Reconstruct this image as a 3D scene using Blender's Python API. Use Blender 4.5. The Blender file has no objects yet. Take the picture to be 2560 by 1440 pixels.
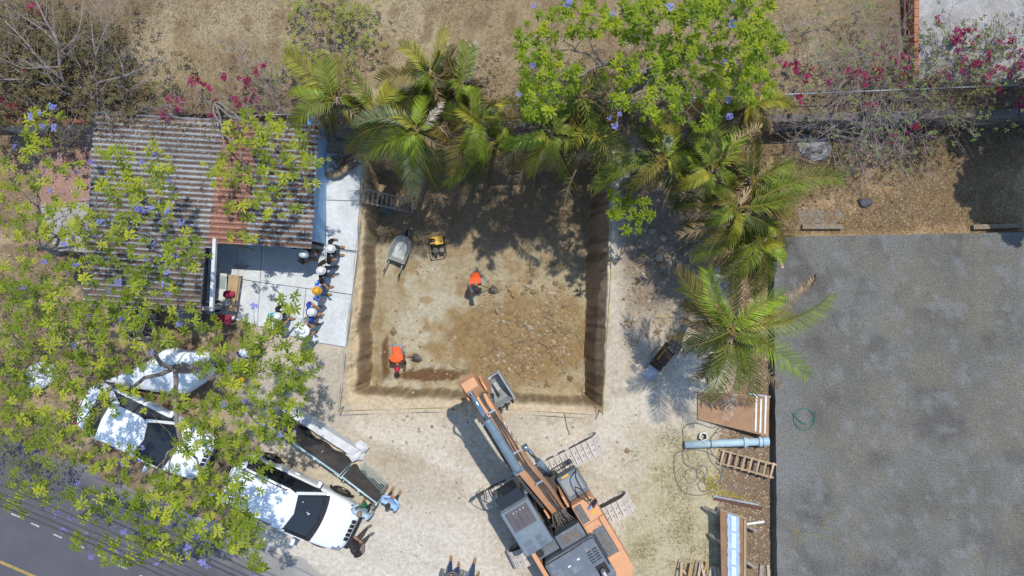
import bpy, bmesh, math, random
import numpy as np
from mathutils import Vector, Matrix, Quaternion, Euler

# ------------------------------------------------------------------ camera, sky, sun, exposure
SC = bpy.context.scene
COL = SC.collection
KPX, HC = 76.0, 26.0            # photo pixels per metre on the ground, drone height above the lot
cam_d = bpy.data.cameras.new('camera')
cam = bpy.data.objects.new('camera', cam_d)
COL.objects.link(cam)
cam.location = (0, 0, HC)
cam.rotation_euler = (0, 0, 0)
cam_d.sensor_width = 36.0
cam_d.lens = 36.0 * HC / (2560 / KPX)
cam_d.clip_end = 500
SC.camera = cam

SUNV = Vector((0.16, 0.33, 1.0)).normalized()
world = bpy.data.worlds.new('World')
SC.world = world
world.use_nodes = True
_n = world.node_tree.nodes
_l = world.node_tree.links
_bg = _n['Background']
_sky = _n.new('ShaderNodeTexSky')
_sky.sky_type = 'NISHITA'
_sky.sun_disc = False
_sky.sun_elevation = math.asin(SUNV.z)
_sky.sun_rotation = math.atan2(SUNV.x, SUNV.y)
_sky.air_density = 1.3
_sky.dust_density = 0.4
_sky.ozone_density = 3.0
_l.new(_sky.outputs[0], _bg.inputs[0])
_bg.inputs[1].default_value = 0.15
sun_d = bpy.data.lights.new('sun', 'SUN')
sun_d.energy = 3.3
sun_d.angle = math.radians(0.55)
sun_d.color = (1.0, 0.94, 0.84)
sun = bpy.data.objects.new('sun', sun_d)
COL.objects.link(sun)
sun.rotation_euler = SUNV.to_track_quat('Z', 'Y').to_euler()
sun.location = SUNV * 60
SC.view_settings.view_transform = 'Standard'
SC.view_settings.look = 'None'
SC.view_settings.exposure = 0.32
SC.view_settings.gamma = 1.0
SC.view_settings.use_curve_mapping = False
SC.cycles.max_bounces = 6
SC.cycles.diffuse_bounces = 3
SC.cycles.glossy_bounces = 3
SC.cycles.transparent_max_bounces = 8

RND = random.Random(7)
PI = math.pi


def P(px, py, z=0.0):
    """photo pixel at height z -> world point"""
    s = (HC - z) / HC / KPX
    return Vector(((px - 1280) * s, (720 - py) * s, z))


# ------------------------------------------------------------------ noise
def _hash(ix, iy, seed):
    h = (ix * 374761393 + iy * 668265263 + seed * 974711) & 0xffffffff
    h = ((h ^ (h >> 13)) * 1274126177) & 0xffffffff
    return ((h ^ (h >> 16)) & 0xffff) / 65535.0


def vnoise(x, y, seed=0):
    x = np.asarray(x, float); y = np.asarray(y, float)
    ix = np.floor(x).astype(np.int64); iy = np.floor(y).astype(np.int64)
    fx = x - ix; fy = y - iy
    fx = fx * fx * (3 - 2 * fx); fy = fy * fy * (3 - 2 * fy)
    a = _hash(ix, iy, seed); b = _hash(ix + 1, iy, seed)
    c = _hash(ix, iy + 1, seed); d = _hash(ix + 1, iy + 1, seed)
    return (a * (1 - fx) + b * fx) * (1 - fy) + (c * (1 - fx) + d * fx) * fy


def fbm(x, y, scale=1.0, octs=4, seed=0):
    t = 0; amp = 1; tot = 0
    for o in range(octs):
        t = t + amp * vnoise(np.asarray(x) * scale * 2 ** o + 17.3 * o, np.asarray(y) * scale * 2 ** o - 9.1 * o, seed + o)
        tot += amp; amp *= 0.5
    return t / tot


def sstep(a, b, x):
    t = np.clip((np.asarray(x, float) - a) / (b - a), 0, 1)
    return t * t * (3 - 2 * t)


# ------------------------------------------------------------------ mesh helper
class MB:
    def __init__(self):
        self.v = []; self.f = []; self.m = []; self.c = None

    def add(self, verts, faces, mi=0):
        o = len(self.v)
        self.v += [tuple(p) for p in verts]
        self.f += [tuple(i + o for i in f) for f in faces]
        self.m += [mi] * len(faces)
        return self

    def box(self, c, s, rot=None, mi=0, tx=1.0, ty=1.0):
        """box centred at c, size s; tx/ty scale the top face; rot = z angle or Matrix"""
        hx, hy, hz = s[0] / 2, s[1] / 2, s[2] / 2
        pts = []
        for z, kx, ky in ((-hz, 1, 1), (hz, tx, ty)):
            for x, y in ((-hx, -hy), (hx, -hy), (hx, hy), (-hx, hy)):
                pts.append(Vector((x * kx, y * ky, z)))
        if rot is not None:
            R = Matrix.Rotation(rot, 3, 'Z') if isinstance(rot, (int, float)) else rot
            pts = [R @ p for p in pts]
        c = Vector(c)
        return self.add([p + c for p in pts], [(3, 2, 1, 0), (4, 5, 6, 7), (0, 1, 5, 4), (1, 2, 6, 5), (2, 3, 7, 6), (3, 0, 4, 7)], mi)

    def bar(self, a, b, w, h, mi=0, up=(0, 0, 1)):
        """rectangular bar from a to b; w across, h along up"""
        a = Vector(a); b = Vector(b)
        d = (b - a).normalized()
        upv = Vector(up)
        if abs(d.dot(upv)) > 0.97:
            upv = Vector((1, 0, 0))
        s = d.cross(upv).normalized(); u = s.cross(d).normalized()
        pts = [p + s * (sx * w / 2) + u * (sz * h / 2) for p in (a, b) for sx, sz in ((-1, -1), (1, -1), (1, 1), (-1, 1))]
        return self.add(pts, [(3, 2, 1, 0), (4, 5, 6, 7), (0, 1, 5, 4), (1, 2, 6, 5), (2, 3, 7, 6), (3, 0, 4, 7)], mi)

    def tube(self, pts, r, n=8, mi=0, cap=True):
        pts = [Vector(p) for p in pts]
        rs = r if isinstance(r, (list, tuple)) else [r] * len(pts)
        o = len(self.v)
        prev = None
        for i, p in enumerate(pts):
            d = (pts[min(i + 1, len(pts) - 1)] - pts[max(i - 1, 0)])
            d = d.normalized() if d.length > 1e-9 else Vector((0, 0, 1))
            if prev is None:
                s = d.cross(Vector((0, 0, 1)) if abs(d.z) < 0.95 else Vector((1, 0, 0))).normalized()
            else:
                s = (prev - d * prev.dot(d))
                s = s.normalized() if s.length > 1e-6 else d.orthogonal().normalized()
            prev = s
            u = d.cross(s)
            for k in range(n):
                a = 2 * PI * k / n
                self.v.append(tuple(p + (s * math.cos(a) + u * math.sin(a)) * rs[i]))
        for i in range(len(pts) - 1):
            for k in range(n):
                k2 = (k + 1) % n
                self.f.append((o + i * n + k, o + i * n + k2, o + (i + 1) * n + k2, o + (i + 1) * n + k)); self.m.append(mi)
        if cap:
            self.f.append(tuple(o + k for k in range(n))[::-1]); self.m.append(mi)
            e = o + (len(pts) - 1) * n
            self.f.append(tuple(e + k for k in range(n))); self.m.append(mi)
        return self

    def cyl(self, a, b, r, n=12, mi=0, r2=None):
        return self.tube([a, b], [r, r if r2 is None else r2], n, mi)

    def prism(self, poly, z0, z1, mi=0):
        """poly: list of (x,y) counter-clockwise"""
        ar = sum(poly[i][0] * poly[(i + 1) % len(poly)][1] - poly[(i + 1) % len(poly)][0] * poly[i][1] for i in range(len(poly)))
        if ar < 0:
            poly = poly[::-1]
        n = len(poly)
        pts = [(p[0], p[1], z0) for p in poly] + [(p[0], p[1], z1) for p in poly]
        fs = [tuple(range(n))[::-1], tuple(range(n, 2 * n))] + [(i, (i + 1) % n, n + (i + 1) % n, n + i) for i in range(n)]
        return self.add(pts, fs, mi)

    def plate(self, poly, axis, t0, t1, mi=0):
        """extrude a 2-D outline (x,z) along local y from t0 to t1"""
        n = len(poly)
        ar = sum(poly[i][0] * poly[(i + 1) % n][1] - poly[(i + 1) % n][0] * poly[i][1] for i in range(n))
        if ar < 0:
            poly = poly[::-1]
        pts = [(p[0], t1, p[1]) for p in poly] + [(p[0], t0, p[1]) for p in poly]
        fs = [tuple(range(n))[::-1], tuple(range(n, 2 * n))] + [(i, (i + 1) % n, n + (i + 1) % n, n + i) for i in range(n)]
        return self.add(pts, fs, mi)

    def ball(self, c, r, nu=10, nv=7, mi=0, fn=None):
        r = (r, r, r) if isinstance(r, (int, float)) else r
        pts = []; fs = []
        for j in range(1, nv):
            t = PI * j / nv
            for i in range(nu):
                a = 2 * PI * i / nu
                pts.append([math.sin(t) * math.cos(a), math.sin(t) * math.sin(a), math.cos(t)])
        pts.append([0, 0, 1]); pts.append([0, 0, -1])
        top, bot = len(pts) - 2, len(pts) - 1
        for j in range(nv - 2):
            for i in range(nu):
                i2 = (i + 1) % nu
                fs.append((j * nu + i, (j + 1) * nu + i, (j + 1) * nu + i2, j * nu + i2))
        for i in range(nu):
            i2 = (i + 1) % nu
            fs.append((top, i, i2)); fs.append((bot, (nv - 2) * nu + i2, (nv - 2) * nu + i))
        out = []
        for p in pts:
            k = fn(Vector(p)) if fn else 1.0
            out.append((c[0] + p[0] * r[0] * k, c[1] + p[1] * r[1] * k, c[2] + p[2] * r[2] * k))
        return self.add(out, fs, mi)

    def shift(self, d):
        d = Vector(d)
        self.v = [(p[0] + d.x, p[1] + d.y, p[2] + d.z) for p in self.v]
        return self

    def xform(self, M):
        self.v = [tuple(M @ Vector(p)) for p in self.v]
        return self

    def mesh(self, name, smooth=False):
        me = bpy.data.meshes.new(name)
        me.from_pydata(self.v, [], self.f)
        if any(self.m):
            me.polygons.foreach_set('material_index', self.m)
        if smooth:
            me.polygons.foreach_set('use_smooth', [True] * len(self.f))
        if self.c is not None:
            at = me.color_attributes.new('Col', 'FLOAT_COLOR', 'POINT')
            a = np.ones((len(self.v), 4)); a[:, :3] = np.asarray(self.c)[:, :3]
            at.data.foreach_set('color', a.ravel())
        me.update()
        return me


def link(o, parent=None):
    COL.objects.link(o)
    if parent is not None:
        o.parent = parent
    return o


def obj(name, mb, mats, parent=None, smooth=False, bevel=0.0, loc=None, rot=None, seg=2):
    me = mb.mesh(name, smooth) if isinstance(mb, MB) else mb
    mats = mats if isinstance(mats, (list, tuple)) else [mats]
    if len(me.materials) == 0:
        for m in mats:
            me.materials.append(m)
    o = bpy.data.objects.new(name, me)
    link(o, parent)
    if loc is not None:
        o.location = loc
    if rot is not None:
        o.rotation_euler = rot if isinstance(rot, (tuple, list, Euler)) else (0, 0, rot)
    if bevel:
        b = o.modifiers.new('edge', 'BEVEL'); b.width = bevel; b.segments = seg; b.limit_method = 'ANGLE'; b.angle_limit = math.radians(40)
    return o


def tag(o, label=None, cat=None, group=None, kind=None):
    if label: o['label'] = label
    if cat: o['category'] = cat
    if group: o['group'] = group
    if kind: o['kind'] = kind
    return o


def empty(name, loc, label, cat, group=None, rz=0.0):
    o = bpy.data.objects.new(name, None)
    link(o)
    o.location = loc
    o.rotation_euler = (0, 0, rz)
    o.empty_display_size = 0.2
    return tag(o, label, cat, group)


def arc(p0, p1, lift, n=10, side=0.0):
    p0 = Vector(p0); p1 = Vector(p1)
    d = p1 - p0
    s = Vector((-d.y, d.x, 0))
    if s.length > 1e-6: s.normalize()
    return [p0 + d * (i / n) + Vector((0, 0, lift * 4 * (i / n) * (1 - i / n))) + s * (side * 4 * (i / n) * (1 - i / n)) for i in range(n + 1)]


def smooth_path(pts, n=6):
    """Catmull-Rom through pts"""
    pts = [Vector(p) for p in pts]
    q = [pts[0] * 2 - pts[1]] + pts + [pts[-1] * 2 - pts[-2]]
    out = []
    for i in range(1, len(q) - 2):
        a, b, c, d = q[i - 1], q[i], q[i + 1], q[i + 2]
        for k in range(n):
            t = k / n
            out.append(0.5 * ((2 * b) + (c - a) * t + (2 * a - 5 * b + 4 * c - d) * t * t + (3 * b - a - 3 * c + d) * t ** 3))
    out.append(pts[-1])
    return out


# ------------------------------------------------------------------ materials
def M(name, c1, c2=None, scale=6.0, rough=0.8, metal=0.0, bump=0.0, bscale=40.0, spec=0.4, coat=0.0,
      vcol=False, fine=0.0, fscale=60.0, trans=0.0, rand=0.0, detail=6.0, alpha=None, dist=0.02, c3=None, s3=30.0, t3=(0.6, 0.7)):
    m = bpy.data.materials.new(name)
    m.use_nodes = True
    nt = m.node_tree; N = nt.nodes; L = nt.links
    b = N['Principled BSDF']
    tc = N.new('ShaderNodeTexCoord')
    def noise(sc, det=6.0):
        n = N.new('ShaderNodeTexNoise'); n.inputs['Scale'].default_value = sc; n.inputs['Detail'].default_value = det
        n.inputs['Roughness'].default_value = 0.62
        L.new(tc.outputs['Object'], n.inputs['Vector']); return n
    def mix(a, bb, fac, mode='MIX'):
        x = N.new('ShaderNodeMix'); x.data_type = 'RGBA'; x.blend_type = mode
        for inp, val in ((x.inputs[0], fac), (x.inputs[6], a), (x.inputs[7], bb)):
            if hasattr(val, 'links'): L.new(val, inp)
            elif isinstance(val, (int, float)): inp.default_value = val
            else: inp.default_value = (*val[:3], 1)
        return x.outputs[2]
    def ramp(src, lo, hi):
        r = N.new('ShaderNodeMapRange'); r.inputs['From Min'].default_value = lo; r.inputs['From Max'].default_value = hi
        L.new(src, r.inputs['Value']); return r.outputs['Result']
    if vcol:
        a = N.new('ShaderNodeVertexColor'); a.layer_name = 'Col'; col = a.outputs['Color']
        if c2 is not None:
            col = mix(col, c2, ramp(noise(scale, detail).outputs['Fac'], 0.52, 0.75))
    elif c2 is not None:
        col = mix(c1, c2, ramp(noise(scale, detail).outputs['Fac'], 0.35, 0.65))
    else:
        rgb = N.new('ShaderNodeRGB'); rgb.outputs[0].default_value = (*c1, 1); col = rgb.outputs[0]
    if c3 is not None:
        col = mix(col, c3, ramp(noise(s3, 4).outputs['Fac'], t3[0], t3[1]))
    if fine:
        nn = ramp(noise(fscale, 3).outputs['Fac'], 0.25, 0.75)
        g = N.new('ShaderNodeMapRange'); g.inputs['To Min'].default_value = 1 - fine; g.inputs['To Max'].default_value = 1 + fine
        L.new(nn, g.inputs['Value'])
        cb = N.new('ShaderNodeCombineColor')
        for k in range(3): L.new(g.outputs['Result'], cb.inputs[k])
        col = mix(col, cb.outputs[0], 1.0, 'MULTIPLY')
    if rand:
        oi = N.new('ShaderNodeObjectInfo')
        hs = N.new('ShaderNodeHueSaturation')
        g = N.new('ShaderNodeMapRange'); g.inputs['To Min'].default_value = 1 - rand; g.inputs['To Max'].default_value = 1 + rand
        L.new(oi.outputs['Random'], g.inputs['Value']); L.new(g.outputs['Result'], hs.inputs['Value'])
        g2 = N.new('ShaderNodeMapRange'); g2.inputs['To Min'].default_value = 0.5 + rand * 0.07; g2.inputs['To Max'].default_value = 0.5 - rand * 0.05
        L.new(oi.outputs['Random'], g2.inputs['Value']); L.new(g2.outputs['Result'], hs.inputs['Hue'])
        L.new(col, hs.inputs['Color']); col = hs.outputs['Color']
    L.new(col, b.inputs['Base Color'])
    b.inputs['Roughness'].default_value = rough
    b.inputs['Metallic'].default_value = metal
    b.inputs['Specular IOR Level'].default_value = spec
    if coat:
        b.inputs['Coat Weight'].default_value = coat; b.inputs['Coat Roughness'].default_value = 0.06
    if bump:
        bn = N.new('ShaderNodeBump'); bn.inputs['Strength'].default_value = bump; bn.inputs['Distance'].default_value = dist
        L.new(noise(bscale, 5).outputs['Fac'], bn.inputs['Height']); L.new(bn.outputs[0], b.inputs['Normal'])
    if alpha is not None:
        b.inputs['Alpha'].default_value = alpha
    if trans:
        tr = N.new('ShaderNodeBsdfTranslucent'); L.new(col, tr.inputs['Color'])
        ms = N.new('ShaderNodeMixShader'); ms.inputs[0].default_value = trans
        L.new(b.outputs[0], ms.inputs[1]); L.new(tr.outputs[0], ms.inputs[2])
        L.new(ms.outputs[0], N['Material Output'].inputs['Surface'])
    return m


MAT = dict(
    ground=M('ground_soil', (0.4, 0.36, 0.3), vcol=True, fine=0.24, fscale=8.0, rough=0.95, bump=0.5, bscale=14, spec=0.12, dist=0.04, c3=(0.17, 0.12, 0.075), s3=34.0, t3=(0.63, 0.80)),
    field=M('dry_grass_field', (0.3, 0.2, 0.12), vcol=True, fine=0.4, fscale=22.0, rough=0.95, bump=0.8, bscale=30, spec=0.1, dist=0.05),
    asphalt=M('asphalt', (0.1, 0.1, 0.11), vcol=True, fine=0.25, fscale=55.0, rough=0.85, bump=0.3, bscale=90, spec=0.25),
    concrete_dark=M('weathered_concrete', (0.16, 0.15, 0.145), vcol=True, rough=0.92, bump=0.5, bscale=30, fine=0.5, fscale=24.0, c3=(0.25, 0.248, 0.24), s3=13.0, t3=(0.62, 0.82), spec=0.12),
    slab=M('patio_concrete', (0.56, 0.59, 0.61), (0.46, 0.49, 0.51), scale=1.6, rough=0.88, bump=0.2, bscale=35, fine=0.14, fscale=12.0, c3=(0.30, 0.30, 0.29), s3=2.2, t3=(0.62, 0.85), spec=0.2),
    concrete=M('grey_concrete', (0.34, 0.33, 0.32), (0.24, 0.23, 0.22), scale=2.0, rough=0.9, bump=0.4, bscale=25, fine=0.25, fscale=20.0, spec=0.2),
    wall_dark=M('stained_concrete', (0.17, 0.155, 0.155), (0.105, 0.09, 0.088), scale=2.0, rough=0.95, bump=0.5, bscale=20, fine=0.3, fscale=14.0, spec=0.1),  # concrete darkened to carry the shade on the retaining wall
    dim_wall=M('slate_painted_wall', (0.16, 0.165, 0.19), (0.21, 0.215, 0.24), scale=1.5, rough=0.85, bump=0.15, fine=0.1),  # wall tone darkened for the shade under the shed roof
    old_slab=M('broken_old_concrete', (0.20, 0.185, 0.165), (0.20, 0.155, 0.105), scale=3.0, rough=0.95, bump=0.4, bscale=20, fine=0.3, fscale=14.0, spec=0.1, c3=(0.26, 0.18, 0.1), s3=6.0, t3=(0.5, 0.6)),
    white_wall=M('whitewashed_plaster', (0.62, 0.64, 0.66), (0.48, 0.50, 0.52), scale=2.4, rough=0.85, bump=0.2, bscale=30, fine=0.1),
    blue_wall=M('pale_blue_plaster', (0.22, 0.42, 0.68), (0.30, 0.49, 0.72), scale=1.1, rough=0.8, bump=0.15, bscale=20, fine=0.08, c3=(0.62, 0.66, 0.7), s3=2.0, t3=(0.6, 0.72)),
    red_floor=M('red_oxide_floor', (0.24, 0.14, 0.115), (0.33, 0.20, 0.16), scale=1.2, rough=0.85, bump=0.15, bscale=20, fine=0.2, fscale=14, c3=(0.36, 0.33, 0.32), s3=1.8, t3=(0.58, 0.75)),
    brick=M('red_brick', (0.42, 0.17, 0.09), (0.32, 0.13, 0.08), scale=9.0, rough=0.9, bump=0.3, fine=0.2, rand=0.2),
    roof=M('corrugated_sheet', (0.3, 0.3, 0.3), vcol=True, fine=0.35, fscale=13.0, rough=0.85, bump=0.25, bscale=40, spec=0.2, c3=(0.075, 0.055, 0.045), s3=3.2, t3=(0.58, 0.70)),
    bark=M('grey_bark', (0.26, 0.23, 0.21), (0.16, 0.135, 0.12), scale=9.0, rough=0.9, bump=0.5, bscale=30, spec=0.1),
    twig=M('dry_twig', (0.34, 0.30, 0.29), (0.22, 0.18, 0.17), scale=4.0, rough=0.9, spec=0.1),
    twig_dark=M('brown_twig', (0.17, 0.12, 0.10), (0.10, 0.075, 0.065), scale=4.0, rough=0.9, spec=0.1),
    leaf=M('jacaranda_leaf', (0.37, 0.42, 0.034), (0.27, 0.335, 0.03), scale=1.4, rough=0.65, trans=0.48, rand=0.34, fine=0.2, fscale=18, spec=0.3),
    leaf_bright=M('fresh_leaf', (0.29, 0.365, 0.022), (0.195, 0.275, 0.02), scale=1.2, rough=0.65, trans=0.46, rand=0.36, fine=0.2, fscale=18, spec=0.3),
    leaf_dark=M('dull_leaf', (0.10, 0.13, 0.035), (0.15, 0.16, 0.05), scale=2.0, rough=0.6, trans=0.3, rand=0.3, fine=0.2, spec=0.25),
    leaf_yellow=M('yellowed_leaf', (0.25, 0.20, 0.045), (0.15, 0.14, 0.05), scale=3.0, rough=0.6, trans=0.3, rand=0.3),
    flower=M('violet_blossom', (0.20, 0.22, 0.56), (0.30, 0.31, 0.66), scale=9.0, rough=0.6, trans=0.3, rand=0.2),
    magenta=M('magenta_bract', (0.36, 0.012, 0.10), (0.24, 0.008, 0.07), scale=6.0, rough=0.6, trans=0.3, rand=0.25),
    palm=M('palm_leaflet', (0.15, 0.20, 0.022), vcol=True, rough=0.5, trans=0.34, spec=0.35, fine=0.25, fscale=5.0),
    palm_trunk=M('palm_trunk', (0.24, 0.20, 0.16), (0.15, 0.12, 0.09), scale=5.0, rough=0.9, bump=0.6, bscale=14),
    orange=M('orange_paint', (0.60, 0.315, 0.165), (0.55, 0.275, 0.14), scale=2.5, rough=0.5, spec=0.35, fine=0.08, c3=(0.50, 0.34, 0.22), s3=3.5, t3=(0.55, 0.80)),
    xgrey=M('machine_grey_paint', (0.105, 0.128, 0.158), (0.128, 0.152, 0.182), scale=2.0, rough=0.5, spec=0.35, fine=0.1, c3=(0.26, 0.24, 0.21), s3=4.0, t3=(0.58, 0.8)),
    xpurple=M('tinted_hatch', (0.085, 0.075, 0.085), (0.11, 0.095, 0.10), scale=3.0, rough=0.35, spec=0.5),
    xdark=M('dark_steel', (0.045, 0.043, 0.045), (0.085, 0.075, 0.068), scale=6.0, rough=0.55, spec=0.3, metal=0.3),
    grip=M('grip_plate', (0.12, 0.11, 0.10), (0.17, 0.155, 0.14), scale=8.0, rough=0.85, bump=0.4, bscale=60),
    track=M('worn_track_steel', (0.56, 0.53, 0.49), (0.42, 0.37, 0.32), scale=7.0, rough=0.7, metal=0.0, bump=0.2, fine=0.25),
    bucket=M('scraped_bucket_steel', (0.44, 0.46, 0.47), (0.33, 0.34, 0.33), scale=5.0, rough=0.45, metal=0.35, bump=0.2, fine=0.2, c3=(0.36, 0.28, 0.2), s3=4.0, t3=(0.58, 0.74)),
    chrome=M('polished_rod', (0.42, 0.55, 0.68), rough=0.16, metal=1.0),
    cylinder=M('blue_grey_cylinder', (0.12, 0.17, 0.22), (0.16, 0.21, 0.26), scale=5.0, rough=0.42, spec=0.5),
    hose=M('rubber_hose', (0.06, 0.055, 0.05), (0.14, 0.12, 0.105), scale=5.0, rough=0.7),
    black=M('black_plastic', (0.018, 0.018, 0.02), rough=0.5),
    rubber=M('tyre_rubber', (0.03, 0.028, 0.027), (0.05, 0.045, 0.04), scale=9.0, rough=0.85),
    glass=M('dark_window_glass', (0.022, 0.026, 0.03), rough=0.06, spec=0.7),
    glass_brown=M('tinted_side_glass', (0.022, 0.014, 0.009), rough=0.08, spec=0.5),
    carwhite=M('white_car_paint', (0.70, 0.745, 0.79), rough=0.28, spec=0.5, coat=0.6),
    silver=M('bright_metal', (0.55, 0.56, 0.58), (0.4, 0.4, 0.42), scale=7, rough=0.32, metal=0.8),
    galv=M('galvanised_pipe', (0.36, 0.39, 0.43), (0.26, 0.28, 0.31), scale=6, rough=0.45, metal=0.5),
    wood=M('raw_timber', (0.42, 0.31, 0.19), (0.30, 0.21, 0.125), scale=3.0, rough=0.8, fine=0.2, fscale=20, rand=0.25),
    wood_grey=M('weathered_timber', (0.33, 0.29, 0.25), (0.22, 0.185, 0.15), scale=4.0, rough=0.85, fine=0.25, fscale=25, rand=0.2),
    ply=M('plywood', (0.36, 0.215, 0.115), (0.27, 0.155, 0.085), scale=1.6, rough=0.7, fine=0.15, fscale=14, c3=(0.45, 0.40, 0.33), s3=1.4, t3=(0.62, 0.75)),
    bench_brown=M('brown_panel', (0.20, 0.115, 0.06), (0.26, 0.155, 0.085), scale=3.0, rough=0.75, fine=0.15),
    paper=M('pale_blue_sheet', (0.25, 0.36, 0.62), (0.34, 0.45, 0.70), scale=3.0, rough=0.7),
    paper_white=M('white_plan_sheet', (0.55, 0.62, 0.74), (0.48, 0.55, 0.68), scale=5.0, rough=0.7),
    white_paint=M('white_paint', (0.74, 0.72, 0.68), (0.6, 0.57, 0.52), scale=5.0, rough=0.7),
    pipe_blue=M('pale_blue_pipe', (0.30, 0.44, 0.50), (0.40, 0.52, 0.57), scale=3.0, rough=0.55, fine=0.12, c3=(0.34, 0.27, 0.2), s3=3.0, t3=(0.62, 0.75)),
    yellow=M('yellow_paint', (0.70, 0.42, 0.025), (0.6, 0.34, 0.02), scale=5.0, rough=0.4, spec=0.5),
    tape=M('yellow_tape', (0.50, 0.39, 0.09), (0.22, 0.18, 0.07), scale=3.0, rough=0.5),
    barrow=M('galvanised_tray', (0.36, 0.39, 0.40), (0.27, 0.28, 0.28), scale=4.0, rough=0.5, metal=0.3, c3=(0.25, 0.13, 0.07), s3=4.0, t3=(0.60, 0.72)),
    stone=M('pale_stone', (0.40, 0.35, 0.28), (0.28, 0.23, 0.17), scale=6.0, rough=0.95, bump=0.5, bscale=18, rand=0.3),
    stone_tan=M('tan_stone', (0.34, 0.24, 0.13), (0.25, 0.17, 0.09), scale=6.0, rough=0.95, bump=0.5, bscale=18, rand=0.3),
    root=M('dry_root', (0.32, 0.25, 0.17), (0.22, 0.16, 0.10), scale=8.0, rough=0.95, bump=0.3),
    cloth_dark=M('dark_shade_cloth', (0.060, 0.052, 0.050), (0.095, 0.082, 0.076), scale=3.0, rough=0.9, bump=0.4, bscale=8, fine=0.15, fscale=18),
    cyan_frame=M('pale_cyan_paint', (0.36, 0.52, 0.56), (0.46, 0.60, 0.62), scale=6.0, rough=0.5),
    mesh_wire=M('wire_mesh', (0.30, 0.46, 0.49), rough=0.5, metal=0.2),
    tarp=M('white_tarpaulin', (0.76, 0.80, 0.84), (0.66, 0.72, 0.78), scale=3.0, rough=0.5, bump=0.3, bscale=6),
    maroon=M('maroon_plastic', (0.20, 0.012, 0.03), (0.26, 0.02, 0.04), scale=5.0, rough=0.4),
    red_cloth=M('crimson_cloth', (0.42, 0.03, 0.07), (0.30, 0.02, 0.05), scale=8.0, rough=0.8, bump=0.3, bscale=12),
    hose_green=M('green_hose', (0.02, 0.12, 0.10), (0.035, 0.16, 0.13), scale=5.0, rough=0.5),
    cable_grey=M('grey_cable', (0.17, 0.17, 0.165), (0.11, 0.11, 0.11), scale=5.0, rough=0.6),
    yellow_weed=M('yellow_straw', (0.42, 0.34, 0.04), (0.30, 0.26, 0.04), scale=5.0, rough=0.8, trans=0.2),
    dry_grass=M('dry_grass_blades', (0.36, 0.27, 0.15), vcol=True, rough=0.9, trans=0.15, spec=0.1),
    brush=M('dry_brush_leaf', (0.12, 0.082, 0.05), (0.19, 0.14, 0.085), scale=3.0, rough=0.85, trans=0.15),
    litter=M('leaf_litter', (0.3, 0.2, 0.1), vcol=True, rough=0.9, spec=0.1),
    marking=M('road_paint', (0.48, 0.48, 0.48), (0.25, 0.25, 0.26), scale=9.0, rough=0.7),
    marking_yellow=M('yellow_road_paint', (0.38, 0.25, 0.06), (0.22, 0.17, 0.08), scale=7.0, rough=0.7),
    skin=M('skin', (0.33, 0.185, 0.115), (0.28, 0.15, 0.095), scale=9.0, rough=0.6),
    hair=M('dark_hair', (0.022, 0.016, 0.014), (0.04, 0.03, 0.026), scale=30, rough=0.6),
    eye=M('eye', (0.02, 0.018, 0.016), rough=0.2),
)


def cloth(name, c, c2=None):
    k = 'cloth_' + name
    if k not in MAT:
        MAT[k] = M(k + '_fabric', c, c2 if c2 else tuple(x * 0.8 for x in c), scale=9.0, rough=0.85, bump=0.25, bscale=14)
    return MAT[k]
# ------------------------------------------------------------------ terrain
DEPTH = 2.2
ZF = 1.3                                     # level of the field behind the retaining wall


def w_(px, py, z=0.0):
    p = P(px, py, z); return p.x, p.y


_rl = [w_(903, 395), w_(893, 600), w_(868, 860), w_(848, 1015)]
_fl = [w_(950, 440, -DEPTH), w_(945, 700, -DEPTH), w_(926, 965, -DEPTH)]
_rr = [w_(1530, 395), w_(1520, 700), w_(1508, 1035)]
_fr = [w_(1482, 440, -DEPTH), w_(1463, 700, -DEPTH), w_(1464, 985, -DEPTH)]


def _interp(tab, y):
    t = sorted([(b, a) for a, b in tab])
    return np.interp(y, [k[0] for k in t], [k[1] for k in t])


def wall_line(x):
    x = np.asarray(x, float)
    return np.where(x < -5.9, 5.30, 4.86 + (x + 5.62) * 0.024)


def road_side(x, y):
    """signed distance (m) towards the road from the asphalt edge; > 0 on the road"""
    X = 1280 + np.asarray(x) * KPX; Y = 720 - np.asarray(y) * KPX
    return ((Y - (1075 + 0.44 * X)) / math.hypot(1, 0.44)) / KPX


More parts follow.
